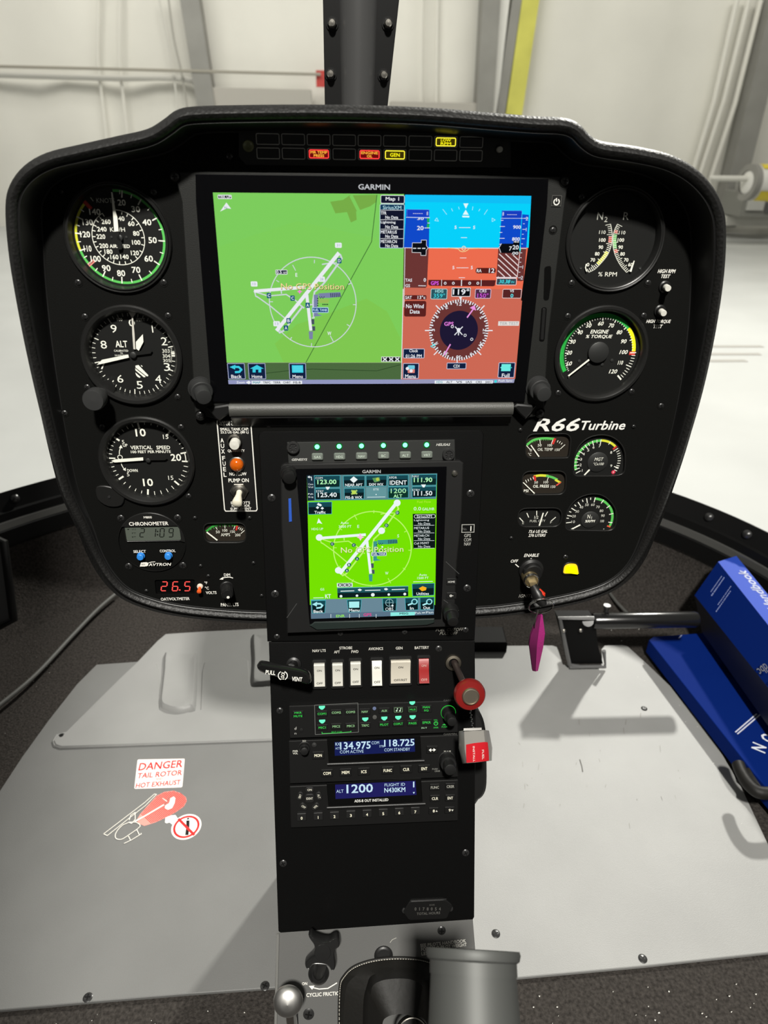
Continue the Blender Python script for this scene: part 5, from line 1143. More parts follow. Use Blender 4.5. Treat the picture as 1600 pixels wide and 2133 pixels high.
pr.box(552, 1042, 714, 1145, E(40, 85, 95), E(190, 225, 225), 5, 12); pr.text('HDG', 636, 1066, 80, 28, E(170, 235, 235), bold=True); pr.text('359°', 636, 1110, 112, 42, E(70, 225, 235))
pr.box(757, 1032, 942, 1120, E(5, 8, 14), PW, 5, 4); pr.text('119°', 850, 1072, 160, 58, PW, bold=True)
pr.box(986, 1044, 1143, 1138, E(75, 40, 70), E(225, 200, 225), 5, 12); pr.text('CRS', 1064, 1064, 70, 28, E(235, 225, 235), bold=True); pr.text('150°', 1064, 1108, 108, 42, E(225, 90, 235))
pr.box(1255, 1045, 1442, 1136, E(85, 35, 35), E(225, 205, 205), 5, 12); pr.text('VS', 1348, 1064, 40, 26, PW, bold=True); pr.text('0', 1348, 1110, 28, 36, E(90, 230, 240), bold=True)
pr.box(295, 1105, 510, 1148, E(88, 30, 30), None, 3, 10); pr.text('SAT', 335, 1128, 64, 30, PW, bold=True); pr.text('13°c', 462, 1126, 76, 34, PW, bold=True)
pr.box(60, 125, 296, 208, E(12, 16, 40), PW, 5, 14); pr.text('Map 1', 176, 166, 132, 46, PW, bold=True)
pr.box(52, 212, 292, 645, E(12, 16, 40), E(190, 215, 240), 5, 14); pr.box(62, 222, 284, 268, E(10, 60, 90), None); pr.text('SiriusXM', 173, 246, 180, 36, E(190, 235, 245))
for i, t in enumerate(('TFR', 'Lightning', 'METAR:US', 'METAR:CN')):
    y = 272 + i * 93; pr.line([(60, y), (284, y)], 4, PW); pr.text(t, 62 + (56, 146, 158, 158)[i] / 2, y + 28, (56, 146, 158, 158)[i], 32, PW, bold=True); pr.text('No Data', 170, y + 70, 126, 30, PW, bold=True)
pr.line([(300, 640), (290, 1224)], 6, E(220, 225, 225)); pr.obj('attitude_picture', e, 'lit attitude display, blue sky over orange ground')
pr = PR(fr, 6.3, (780, 580, .24375), .006)
pr.poly([(245, 190), (1262, 190), (1205, 850), (1200, 862), (230, 862)], E(204, 104, 84)); pr.poly([(228, 862), (1200, 858), (1192, 892), (225, 900)], E(150, 152, 185)); pr.line([(246, 90), (230, 860)], 6, PW)
pr.box(255, 192, 442, 326, E(90, 32, 30), None, 3, 16); pr.text('No Wind', 346, 237, 152, 36, PW, bold=True); pr.text('Data', 346, 283, 84, 34, PW, bold=True)
hc = pr.q(722, 445); hr = (Vector(pr.q(468, 445)) - Vector(pr.q(976, 445))).length / 2
pr.ringmm(hc, 0, hr * .985, BRN, 0, 360, 60); pr.ringmm(hc, 0, hr * .64, E(28, 22, 50), 0, 360, 60)
for k in range(72): tick(pr, k * 5 + .5, hr * (.92 if k % 2 else .88), hr * 1.0, .8 if k % 2 else 1.0, PW, hc)
for a in (0, 45, 90, 135, 180, 225, 270, 315):
    if a: tick(pr, a, hr * 1.0, hr * 1.14, .8, PW, hc)
for t, a in (('12', 1), ('15', 31), ('S', 61), ('21', 91), ('24', 121), ('W', 151), ('30', 181), ('33', 211), ('N', 241), ('3', 271), ('6', 301), ('E', 331)):
    if t in ('15',): continue
    s_, c_ = sin(rad(a)), cos(rad(a)); x, y = 722 + 218 * s_, 445 - 226 * c_; pr.text(t, x, y, 20 * len(t), 26, PW, rot=-a, bold=True)
pr.poly([(722, 158), (750, 158), (737, 188)], PW); MG = E(235, 150, 225)
pr.line([(792, 335), (845, 262)], 11, MG); pr.poly([(815, 252), (855, 228), (870, 275)], MG); pr.line([(650, 562), (596, 655)], 11, MG)
pr.text('GPS', 637, 388, 80, 34, E(235, 130, 230), bold=True); pr.text('N', 500, 575, 30, 34, E(60, 225, 230), rot=60, bold=True)
for x, y in ((666, 412), (775, 486), (832, 520)): pr.ring(x, y, 10, 5, PW)
for a, b in (((690, 412), (752, 482)), ((755, 412), (684, 484)), ((722, 425), (718, 486))): pr.line([a, b], 8, PW)
pr.dot(720, 440, 16, PW)
pr.box(245, 600, 428, 682, NV, E(190, 200, 225), 5, 8); pr.text('Clock', 335, 618, 74, 26, PW, bold=True); pr.text('01:26 PM', 336, 663, 138, 28, PW, bold=True)
pr.box(243, 724, 380, 856, NV, E(190, 195, 220), 5, 8); pr.text('Menu', 308, 836, 92, 32, PW, bold=True); pr.rect(285, 742, 345, 776, E(110, 200, 220), 8); pr.rect(285, 776, 345, 808, E(220, 130, 120), 4); pr.dot(282, 770, 14, PW); pr.dot(314, 790, 14, PW)
pr.box(1058, 718, 1200, 848, NV, E(190, 195, 220), 5, 8); pr.text('Full', 1122, 828, 66, 32, PW, bold=True); pr.rect(1085, 732, 1165, 792, E(110, 235, 225), 3); pr.poly([(1074, 762), (1092, 750), (1092, 774)], E(110, 235, 225)); pr.poly([(1178, 762), (1160, 750), (1160, 774)], E(60, 190, 190))
pr.box(618, 720, 785, 775, NV, E(190, 195, 220), 5, 6); pr.text('CDI', 701, 749, 52, 26, PW, bold=True)
pr.rect(1058, 366, 1236, 404, E(225, 220, 215)); pr.text('TER TEST', 1150, 385, 160, 24, E(150, 150, 150))
pr.rect(515, 872, 1012, 898, PW)
for i, t in enumerate(('HDG', 'ALT', 'VS', 'IAS', 'CRS', 'BARO')): pr.text(t, 556 + i * 84, 885, 52, 18, E(20, 150, 165) if i == 0 else E(60, 65, 85), bold=True)
pr.dot(1036, 880, 12, E(60, 215, 220)); pr.text('Push Sync', 1120, 876, 120, 22, PW, bold=True)
pr.obj('compass_picture', e, 'lit compass rose on orange ground')
# knobs of the large display
def dualknob(par, fr, bx_, by_, tx, ty, n0, n1, r0, r1, m=RUBBER, name='knob', lbl=None, split=.5):
    a = fr.p3(bx_, by_, n0); b = fr.p3(tx, ty, n1); d = b - a; L = d.length; q = MB()
    q.lathe([(r0 * 1.12, 0), (r0 * 1.12, .8), (r0, 1), (r0, L * split - .6), (r0 * .94, L * split), (r1 * 1.02, L * split), (r1, L * split + .4), (r1, L - 1), (r1 * .93, L - .2), (r1 * .8, L), (.01, L)], m, ax=(a, d), seg=36); q.obj(name, par, lbl)
dualknob(e, fr, 417, 808, 425, 828, 4, 21, 8.6, 6.2, lbl='dark stepped knob at lower left'); dualknob(e, fr, 1119, 806, 1134, 822, 4, 21, 8.6, 6.2, lbl='dark stepped knob at lower right')
# rail below the display
q = MB(); a = fr.p3(478, 852, 7); b = fr.p3(1068, 852, 7); av = (a + b) / 2; n_ = 14
prof = [(4.6, 4), (4.8, 7.5), (3.2, 9.6), (0, 10.6), (-3.4, 10.4), (-5.0, 9.0), (-5.4, 4)]
vs = []
for x in (a.x, b.x):
    for (y, z) in prof: vs.append((x, av.y + y, z))
m_ = len(prof); q.add(vs, [[i, i + 1, m_ + i + 1, m_ + i] for i in range(m_ - 1)], mat('bead_blasted_rail', (.05, .05, .045), .5, spec=.5, bump=.1, bscale=900)); q.add([vs[i] for i in range(m_)], [list(range(m_))], BEZEL); q.add([vs[m_ + i] for i in range(m_)], [list(range(m_))], BEZEL); q.obj('lower_rail', e, 'dull grey rounded rail')
q = MB(); vs = []
for x in (a.x + 1, b.x - 1):
    for (y, z) in ((-5.2, 9.6), (-6.2, 9.9), (-15.5, 1.2)): vs.append((x, av.y + y, z))
q.add(vs, [[0, 1, 4, 3], [1, 2, 5, 4]], LIPM, True); q.obj('lower_lip', e)
for pts in ([(430, 850), (475, 843), (486, 850), (478, 862), (456, 878), (448, 872)], [(1070, 848), (1078, 842), (1118, 846), (1106, 862), (1095, 874), (1082, 862)]):
    q = MB(); p = [fr.px(*x, 9) for x in pts]; q.prism(p if area2(p) > 0 else p[::-1], 2, 9, PLAST, 1.2); q.obj('rail_bracket', e)

# ---- ignition switch, keys, amber lamp
O = (1020, 1120, .15)
fr = PANEL.at(1108, 1196); e = empty('ignition_switch', fr, 'black and chrome key switch below the word ENABLE', 'switch')
c0 = fr.px(1106, 1186, 0)
q = MB(); q.lathe([(11.5, 0), (11.3, 2), (9, 3.5), (8.6, 8), (7.4, 8.6)], PLAST, c0, 36); q.obj('collar', e)
c1 = fr.px(1108, 1211, 14); q = MB(); q.lathe([(7.4, 3), (7.2, 12.5), (6.4, 13.8), (5.6, 13.8), (5.4, 12.8), (.01, 12.8)], mat('worn_brass', (.45, .36, .2), .3, metal=.9), c1, 32); q.lathe([(7.3, 12.2), (7.1, 13.6), (6.3, 14.1), (5.7, 13.6)], CHROME, c1, 32, capend=False); q.obj('lock_barrel', e, 'brass and chrome lock barrel')
fr = PANEL.at(1110, 1215, 13); e = empty('ignition_key', fr, 'black and red key standing in the ignition switch', 'key')
def hexbar(q, a, b, w, t, side, m):
    a, b = Vector(a), Vector(b); d = (b - a).normalized(); s_ = (Vector(side) - d * Vector(side).dot(d)).normalized(); n_ = d.cross(s_); s_ *= w / 2; n_ *= t / 2
    q.hexa([a - s_ - n_, a + s_ - n_, a + s_ + n_, a - s_ + n_, b - s_ - n_, b + s_ - n_, b + s_ + n_, b - s_ + n_], m)
k0 = fr.p3(1110, 1214, -1); k1 = fr.p3(1115, 1228, 12); k2 = fr.p3(1131, 1258, 20)
q = MB(); hexbar(q, k0, k1, 7, 1.8, (1, 0, 0), STEEL); q.obj('blade', e)
q = MB(); q.tube([k1 - (k2 - k1).normalized() * 4, k1, k1.lerp(k2, .3), k1.lerp(k2, .75), k2 + (k2 - k1).normalized() * 2], 3, PLAST, 14, rs=[3.4, 4.6, 5.6, 5.2, 3]); q.obj('head', e, 'black plastic key head')
q = MB(); o_ = Vector((4.0, 1.5, 2.4)); q.tube([k1 + o_ - Vector((1.5, 0, 0)), k1.lerp(k2, .35) + o_, k1.lerp(k2, .6) + o_ * .8], 1.2, mat('red_key_paint', lin((190, 40, 15)), .4), 10, rs=[1.5, 2.4, .8]); q.obj('red_inlay', e, 'red inlay')
rc = PANEL.at(1127, 1262, 33); e = empty('key_ring', rc, 'bright steel split ring hanging from the ignition key', 'key ring')
q = MB()
for dz, rr in ((0, 11.2), (.9, 11.0)): q.tube([(rr * cos(t_ * 2 * PI / 40), rr * .78 * sin(t_ * 2 * PI / 40), dz + 2.2 * sin(t_ * 2 * PI / 40)) for t_ in range(40)], .55, CHROME, 8, closed=True)
q.obj('ring', e)
fr = PANEL.at(1121, 1330, 30); e = empty('key_tag', fr, 'folded magenta fabric tag hanging from the key ring', 'tag')
MAG = mat('magenta_fabric', lin((175, 35, 125)), .6, bump=.3, bscale=500); MAG2 = mat('magenta_edge', lin((110, 20, 80)), .7)
F = lambda x, y, n: fr.p3(O[0] + x * .15, O[1] + y * .15, n)
q = MB(); L0 = [F(690, 1070, 2), F(575, 1350, 8), F(550, 1480, 8), (F(560, 1560, 7)), F(598, 1850, 3)]; C0 = [F(715, 1060, 4), F(680, 1330, 14), F(660, 1480, 15), F(655, 1560, 14), F(640, 1858, 6)]; R0 = [F(735, 1070, 0), F(770, 1330, 6), F(755, 1440, 6), F(745, 1520, 5), F(672, 1850, 1)]
vs = L0 + C0 + R0; q.add(vs, [[i, i + 5, i + 6, i + 1] for i in range(4)], MAG2); q.add(vs, [[5 + i, 10 + i, 11 + i, 6 + i] for i in range(4)], MAG)
back = [v - Vector((0, 0, 3)) for v in L0 + R0]; q.add(back, [[i, i + 1, i + 6, i + 5] for i in range(4)], MAG2); q.add(L0 + back[:5], [[i, i + 1, i + 6, i + 5] for i in range(4)], MAG2); q.add(R0 + back[5:], [[i, i + 1, i + 6, i + 5] for i in range(4)], MAG2); q.obj('strap', e)
q = MB(); q.tube([F(675, 1000, 3), F(668, 1050, 4), F(640, 1120, 6), F(625, 1250, 7)], .5, STEEL, 6); q.obj('loop', e, 'thin wire loop')
fr = PANEL.at(1189, 1185); e = empty('amber_lamp', fr, 'glowing yellow lamp right of the ignition switch', 'lamp')
q = MB(); p = bevelled(fr, zz(*O, [(1025, 500), (1040, 390), (1110, 360), (1215, 370), (1240, 500)]), [2, 3, 3, 3, 2], 1.5); p = p if area2(p) > 0 else p[::-1]; q.prism(p, 0, 1.6, E(255, 205, 40, s=1.3), .4); q.prism(offset(p, 1.3), 1.4, 3, E(255, 250, 0, s=1.2), .4); q.obj('lens', e)
q = MB(); q.prism([offset(p, -1.4), offset(p, -.1)], 0, 1.2, PLAST, .2); q.obj('socket', e)
# ================================================================== pedestal
ped = empty('pedestal', UPC, 'black centre pedestal running from the panel down to the grey floor', 'pedestal')
def toU(fr, x, y, n=0): return fr.world((*fr.px(x, y, n), n))
uw = [UPC.px(*p) for p in ((538, 908), (541, 901), (550, 898), (997, 896), (1005, 898), (1008, 905), (1006, 960), (989, 1334), (557, 1337), (541, 960))]
uw = uw if area2(uw) > 0 else uw[::-1]
q = MB(); q.prism(uw, -16, 0, PAINT2, .8); q.obj('upper_face', ped)
def into(q, fr, pfr):                                         # rewrite mesh from one frame to another
    M = pfr.mat().inverted() @ fr.mat(); q.v = [tuple((M @ (Vector(v) / 1000)) * 1000) for v in q.v]
lw = [LOC.px(*p) for p in ((560, 1338), (989, 1335), (991, 1500), (988, 1911), (985, 1916), (584, 1944), (580, 1940), (572, 1700))]
lw = lw if area2(lw) > 0 else lw[::-1]
q = MB(); q.prism(lw, -2, 0, PAINT2, .6); into(q, LOC, UPC); q.obj('lower_face', ped)
# side body between face planes and floor
q = MB(); xl = min(p[0] for p in lw) / 1000 + LOC.O.x; xr = max(p[0] for p in lw) / 1000 + LOC.O.x
def edge_y(fr, v, n): p = fr.world((0, v, n)); return p.y, p.z
tl = UPC.px(772, 905)[1]; y0, z0 = edge_y(UPC, tl, -16); y1, z1 = edge_y(UPC, UPC.px(772, 1334)[1], -2); y2, z2 = edge_y(LOC, LOC.px(780, 1338)[1], -2.2); y3, z3 = edge_y(LOC, LOC.px(780, 1928)[1], -2.2)
gz = GPL.world((0, GPL.px(780, 1935)[1], -2)); ge = GPL.world((0, GPL.px(780, 1935)[1] - 170, -2))
prof = [(y0, z0), (y1, z1), (y3, z3), (gz.y, gz.z), (ge.y, ge.z), (ge.y, 0.0), (y0 + .03, 0.0), (y0 + .03, z0)]
vs = [(xl + .002, y, z) for y, z in prof] + [(xr - .002, y, z) for y, z in prof]; n = len(prof)
Mi = UPC.mat().inverted(); q.add([tuple((Mi @ Vector(v)) * 1000) for v in vs], [[i, (i + 1) % n, n + (i + 1) % n, n + i] for i in range(n)] + [list(range(n))[::-1], [n + i for i in range(n)]], mat('pedestal_side_paint', (.02, .02, .02), .5), True); q.obj('side_cover', ped)
for x, y, r in ((566, 1037, 3.4), (573, 1237, 3.4), (980, 1028, 3.4), (973, 1225, 3.4), (577, 1326, 2.6), (709, 1319, 2.4), (843, 1316, 2.4), (970, 1312, 2.6)): screw(ped, UPC, x, y, r, False)
for x, y, r in ((583, 1480, 3.0), (590, 1798, 3.4), (970, 1776, 3.4), (914, 1351, 3.0)):
    o = screw(ped, LOC, x, y, r, False); u, v = LOC.px(x, y); w = UPC.mat().inverted() @ LOC.world((u, v, 0)); o.location = w; o.rotation_euler = (UPC.mat().inverted().to_3x3() @ LOC.mat().to_3x3()).to_euler()
pr = PR(UPC, .06, (0, 0, 1)); GT = P(150, 150, 145)
pr.text('GPS', 974, 1115.5, 14, 7, GT, bold=True); pr.text('COM', 974, 1124.5, 15, 7, GT, bold=True); pr.text('NAV', 974, 1133, 14, 7, GT, bold=True)
pr.frame(961.5, 1092, 988.5, 1109.5, 1.6, GT); pr.text('No.', 968.5, 1102, 9, 5.5, P(90, 90, 88)); pr.text('1', 981, 1101, 4, 10, WHT, bold=True)
pr.text('FUEL CUTOFF', 937, 1311.5, 58, 6, P(120, 118, 112), italic=True); pr.text('PULL OFF', 935, 1319, 38, 6, P(120, 118, 112), italic=True); pr.obj('lettering', ped)
pr = PR(LOC, .06, (520, 1300, .3375))
for t, x, y, w in (('NAV LTS', 429, 164, 82), ('AFT', 539, 172, 36), ('STROBE', 594, 147, 80), ('FWD', 650, 170, 44), ('AVIONICS', 779, 152, 90), ('GEN', 923, 148, 42), ('BATTERY', 1063, 145, 88)): pr.text(t, x, y, w, 17, P(190, 188, 180), bold=True)
into(pr.m, LOC, UPC); pr.obj('lettering', ped)

# ---- autopilot strip
fr = UPC.at(774, 942); e = empty('autopilot_panel', fr, 'narrow autopilot strip with six green lights and six grey buttons', 'control panel')
O = (540, 840, .3); q = MB(); p = [fr.px(O[0] + x * .3, O[1] + y * .3) for x, y in ((195, 268), (1355, 250), (1358, 400), (205, 420))]; q.prism(p if area2(p) > 0 else p[::-1], 0, 3, mat('autopilot_face', (.015, .016, .015), .5), .4); q.obj('face', e)
pr = PR(fr, 3.05, O); pr.text('GENESYS', 280, 391, 108, 16, P(190, 190, 185), bold=True, italic=True); pr.text('HELISAS', 1278, 287, 98, 17, P(190, 190, 185), bold=True, italic=True); pr.obj('lettering', e)
for i, (x, y) in enumerate(((402, 302), (555, 299), (710, 296), (862, 293), (1013, 290), (1163, 288))):
    u, v = fr.px(O[0] + x * .3, O[1] + y * .3, 3); q = MB(); q.lathe([(2.0, 3), (1.9, 3.7), (1.2, 4.5), (.01, 4.8)], E(120, 255, 190, s=2.6), (u, v), 16); q.lathe([(2.9, 3), (2.8, 3.4), (2.0, 3.5)], E(0, 120, 35, s=.8), (u, v), 18, capend=False); q.obj('indicator_light', e, 'glowing green light')
for t, x, y in (('SAS', 404, 372), ('HDG', 558, 370), ('NAV', 711, 367), ('BC', 864, 363), ('ALT', 1015, 360), ('VRT', 1165, 358)):
    u, v = fr.px(O[0] + x * .3, O[1] + y * .3, 5); q = MB(); q.prism(rrect(u, v, 9.4, 5.8, 1.2), 3, 5.4, mat('grey_key_plastic', (.13, .15, .13), .5), .7); ko = q.obj('key', e)
    pr = PR(fr, 5.45, O); pr.text(t, x, y + 2, 15 * len(t), 17, P(185, 200, 185), bold=False); pr.obj('key_lettering', ko)
for x, y in ((236, 308), (1316, 356)):
    u, v = fr.px(O[0] + x * .3, O[1] + y * .3, 5); q = MB(); q.lathe([(5.2, 3), (5.2, 6.2), (4.6, 6.8), (3.4, 6.8), (3.2, 6.0), (.01, 6.0)], SCREWM, (u, v), 28); q.obj('thumb_screw', e)
    q = MB()
    for k in range(8): a = k * PI / 4; q.tube([(u + 1.2 * cos(a), v + 1.2 * sin(a), 6.4), (u + 3 * cos(a), v + 3 * sin(a), 6.4)], .3, SCREWM, 5)
    q.obj('thumb_screw_ribs', e)

# ---- navigator
fr = UPC.at(774, 1140); e = empty('portrait_navigator', fr, 'portrait touch navigator with bright green map in the pedestal', 'navigator')
HE = (540, 840, .3); GB = (540, 1080, .3)
p = [fr.px(*a, 8) for a in ((585, 972), (592, 967), (958, 960), (966, 965), (962, 1070), (952, 1170), (946, 1306), (598, 1320), (597, 1250), (586, 1100))]; q = MB(); q.prism(p if area2(p) > 0 else p[::-1], 0, 8, mat('navigator_bezel', (.009, .009, .009), .45, spec=.4), 1.0); q.obj('bezel', e)
p = [fr.px(*a, 9) for a in ((616, 977), (931, 972), (925, 1150), (919, 1290), (645, 1300), (634, 1180))]; q = MB(); q.prism(p if area2(p) > 0 else p[::-1], 7.5, 9, mat('display_glass_black', (0, 0, 0)), .5); q.obj('glass_front', e)
p = [fr.px(*a, 9) for a in ((645, 1303), (655, 1295), (905, 1288), (905, 1297), (890, 1302), (660, 1312))]; q = MB(); q.prism(p if area2(p) > 0 else p[::-1], 7, 10, mat('dark_green_grey_lip', (.015, .022, .02), .3), .8); q.obj('lower_lip', e)
pr = PR(fr, 9.05, HE); pr.text('GARMIN', 780, 474, 128, 22, E(200, 200, 195), bold=True); pr.obj('maker_lettering', e)
TEA = E(20, 70, 80); DKT = E(8, 28, 32); PW2 = E(235, 245, 245); GG = E(118, 225, 0); GT2 = E(185, 255, 190)
pr = PR(fr, 9.1, HE, .005); top = [(330, 500), (1235, 487), (1228, 662), (335, 676)]
pr.poly([(330, 500), (1235, 487), (1222, 1400), (352, 1400)], GG); pr.poly([(330, 500), (1236, 487), (1228, 664), (336, 678)], E(88, 130, 135)); pr.poly([(330, 500), (380, 499), (384, 674), (336, 678)], E(25, 45, 60))
def soft(pts, m=DKT, ed=E(70, 170, 180), grad=True):
    pr.poly(pts, m)
    if grad:
        a, b, c, d = [Vector(x) for x in pts[:4]]; pr.poly([tuple(a), tuple(b), tuple(b.lerp(c, .4)), tuple(a.lerp(d, .4))], TEA)
    pr.line(list(pts), 3.5, ed, True)
soft([(382, 504), (562, 501), (560, 582), (388, 586)], E(8, 40, 40)); soft([(388, 594), (562, 592), (565, 668), (390, 670)])
soft([(584, 505), (734, 503), (732, 578), (588, 580)]); soft([(590, 592), (730, 590), (728, 664), (592, 666)])
soft([(742, 503), (888, 501), (884, 574), (744, 577)]); pr.poly([(742, 584), (884, 582), (884, 660), (744, 662)], E(100, 150, 155))
soft([(896, 499), (1036, 497), (1034, 572), (898, 575)]); soft([(896, 582), (1036, 580), (1036, 656), (896, 660)], E(8, 50, 40))
soft([(1060, 496), (1232, 493), (1230, 568), (1062, 572)], E(8, 40, 40)); soft([(1062, 580), (1230, 576), (1228, 650), (1062, 656)])
pr.text('COM', 415, 519, 50, 14, PW2); pr.text('123.00', 470, 546, 132, 32, GT2, bold=True); pr.text('STBY', 421, 611, 54, 14, PW2); pr.text('125.40', 473, 636, 132, 32, PW2, bold=True); pr.poly([(460, 580), (492, 580), (480, 600), (470, 600)], PW2)
pr.poly([(656, 508), (684, 530), (656, 554), (630, 530)], PW2); pr.text('NEAR APT', 657, 567, 120, 19, PW2, bold=True); pr.text('FIS-B WX', 657, 654, 116, 19, PW2, bold=True); pr.text('SXM WX', 812, 564, 100, 19, PW2, bold=True); pr.text('ETE', 812, 598, 36, 13, PW2)
for a, b in (((640, 605), (680, 630)), ((680, 604), (640, 632))): pr.line([a, b], 12, E(160, 200, 110))
pr.dot(658, 618, 15, E(190, 220, 90)); pr.poly([(785, 520), (835, 512), (840, 540), (800, 550)], E(90, 150, 90)); pr.dot(822, 528, 12, E(180, 200, 80)); pr.line([(750, 652), (875, 650)], 3, PW2); pr.dot(812, 634, 4, PW2)
pr.text('XPDR', 928, 516, 56, 15, PW2); pr.text('IDENT', 966, 551, 118, 30, PW2, bold=True); pr.text('1200', 967, 608, 106, 32, GT2); pr.text('ALT', 963, 644, 60, 22, GT2, bold=True)
pr.text('NAV', 1086, 507, 46, 15, PW2); pr.text('111.90', 1138, 532, 128, 32, GT2, bold=True); pr.text('STBY', 1090, 602, 54, 14, PW2); pr.text('111.50', 1138, 625, 128, 32, PW2, bold=True); pr.poly([(1124, 564), (1158, 564), (1148, 584), (1136, 584)], PW2)
pr.line([(345, 512), (362, 512), (364, 535)], 5, PW2); pr.poly([(335, 512), (350, 503), (350, 521)], PW2)
for t, y in (('Com', 562), ('Vol', 582), ('Psh', 630), ('Sq', 652)): pr.text(t, 357, y, 34, 12, PW2)
soft([(340, 688), (504, 685), (503, 768), (342, 772)]); pr.text('Traffic', 422, 757, 78, 20, PW2, bold=True)
for x, y in ((412, 702), (405, 725), (438, 730), (424, 708)): pr.poly([(x, y - 11), (x + 12, y), (x, y + 9), (x - 12, y)], PW2)
pr.text('Fuel Flow', 1145, 684, 96, 15, E(190, 235, 60)); pr.text('0.0', 1098, 732, 50, 24, PW2); pr.text('GAL/HR', 1174, 734, 86, 19, PW2)
X = airport(pr, PW2, E(190, 245, 110), E(60, 150, 140), (787, 1012), 270, 30, .805)
for x, y, t in ((960, 760, 'D'), (884, 848, 'D'), (508, 977, 'C'), (657, 985, 'C'), (680, 1080, 'A'), (624, 1122, 'B'), (609, 1162, 'A')): pr.dot(x, y, 14, E(10, 90, 85)); pr.text(t, x, y, 13, 15, PW2, bold=True)
for x, y in ((958, 692), (417, 932), (850, 885), (550, 1160)): pr.dot(x, y, 24, PW2)
pr.poly([(400, 838), (412, 798), (438, 838), (412, 830)], PW2); pr.text('HDG UP', 404, 873, 80, 16, PW2)
pr.text('Auto', 593, 830, 56, 16, PW2); pr.text('3000 FT', 596, 856, 88, 18, PW2); pr.text('E', 688, 855, 13, 20, PW2); pr.text('S', 965, 921, 13, 20, PW2); pr.text('W', 886, 1180, 22, 20, PW2)
pr.text('No GPS Position', 787, 1018, 436, 42, E(120, 170, 20), bold=True); pr.text('No GPS Position', 785, 1016, 434, 38, E(235, 240, 190))
pr.poly([(700, 900), (712, 925), (730, 930), (712, 938), (703, 955), (694, 938), (676, 930), (694, 925)], E(255, 190, 225))
pr.box(778, 1034, 884, 1060, E(10, 70, 120), PW2, 3, 4); pr.text('FUEL TANK', 831, 1047, 94, 14, PW2, bold=True)
pr.poly([(1066, 768), (1226, 765), (1222, 1005), (1070, 1010)], E(10, 22, 22)); pr.box(1076, 772, 1224, 798, E(10, 22, 22), PW2, 3, 12); pr.text('SiriusXM', 1146, 785, 104, 19, PW2)
for i, t in enumerate(('Lightning', 'METAR:US', 'METAR:CN', 'Cell MVMT')):
    y = 813 + i * 53; pr.text(t, 1128, y, 104, 16, PW2); pr.text('No Data', 1146, y + 22, 84, 15, PW2); pr.line([(1074, y + 35), (1216, y + 34)], 2.5, PW2)
pr.text('Auto', 1137, 1191, 54, 15, PW2); pr.text('1500 FT', 1137, 1213, 78, 16, PW2); pr.line([(1070, 1240), (1205, 1237)], 4, PW2)
pr.obj('map_picture', e, 'lit bright green map with white runways')
pr = PR(fr, 10.6, GB, .005); pr.text('GS', 438, 492, 28, 16, PW2); pr.line([(376, 552), (448, 550)], 4, PW2); pr.text('KT', 478, 540, 40, 28, PW2, bold=True)
pr.rect(540, 448, 648, 476, PW2)
for i in range(3): x = 562 + i * 32; pr.rect(x - 15, 451, x + 15, 473, E(8, 12, 8)); pr.line([(x - 10, 454), (x + 10, 470)], 5, PW2); pr.line([(x + 10, 454), (x - 10, 470)], 5, PW2)
pr.poly([(542, 482), (1035, 470), (1035, 540), (545, 552)], E(10, 30, 32)); pr.poly([(542, 482), (1035, 470), (1035, 508), (543, 518)], E(30, 85, 92)); pr.line([(542, 482), (1035, 470)], 4, E(120, 200, 200))
for a, b in (((565, 505), (660, 502)), ((735, 500), (842, 497)), ((920, 494), (1012, 491))): pr.line([a, b], 6, PW2)
for x, y in ((700, 496), (882, 491)): pr.poly([(x - 14, y - 4), (x, y - 9), (x + 14, y), (x, y + 9), (x - 14, y + 3)], PW2)
for x, y, r in ((568, 540, 10), (679, 536, 9), (789, 530, 13), (900, 528, 9), (1011, 525, 10)): pr.dot(x, y, r, PW2)
pr.poly([(358, 562), (1216, 545), (1214, 640), (360, 660)], E(105, 135, 150)); pr.poly([(358, 660), (1214, 638), (1213, 668), (360, 697)], E(90, 115, 135))
pr.poly([(358, 562), (460, 560), (460, 568), (358, 570)], E(90, 180, 180))
def sk(pts): soft(pts)
soft([(1062, 455), (1216, 450), (1214, 532), (1066, 540)]); pr.text('Utilities', 1135, 522, 86, 18, PW2, bold=True); pr.poly([(1108, 485), (1135, 470), (1162, 480), (1158, 498), (1130, 505)], E(245, 175, 30))
soft([(362, 572), (462, 569), (455, 655), (370, 658)]); pr.text('Back', 410, 645, 66, 20, PW2, bold=True); pr.line([(395, 592), (425, 592), (440, 604), (428, 618), (400, 622)], 12, E(170, 235, 240)); pr.poly([(368, 596), (402, 578), (400, 612)], E(170, 235, 240))
soft([(610, 566), (710, 563), (702, 648), (620, 650)]); pr.text('Menu', 660, 637, 74, 20, PW2, bold=True); pr.rect(624, 577, 695, 620, E(170, 240, 240))
soft([(856, 556), (955, 553), (950, 640), (862, 643)]); pr.text('OBS', 904, 629, 56, 22, PW2); pr.ring(904, 585, 26, 4, E(150, 190, 195)); pr.line([(904, 560), (904, 612)], 3, E(150, 190, 195)); pr.line([(878, 586), (930, 584)], 3, E(150, 190, 195)); pr.dot(926, 606, 7, PW2)
soft([(1012, 552), (1104, 550), (1104, 634), (1018, 638)]); soft([(1116, 549), (1216, 546), (1212, 630), (1120, 634)])
for x, t in ((1060, 'In'), (1163, 'Out')): pr.text(t, x, 623 - (x - 1060) * .03, 26 if t == 'In' else 48, 20, PW2, bold=True); pr.ring(x + 18, 578, 18, 8, E(150, 225, 230)); pr.line([(x + 2, 590), (x - 28, 602)], 12, E(170, 235, 240))
for x in (498, 628, 695, 812): pr.line([(x, 664), (x, 690)], 3, PW2)
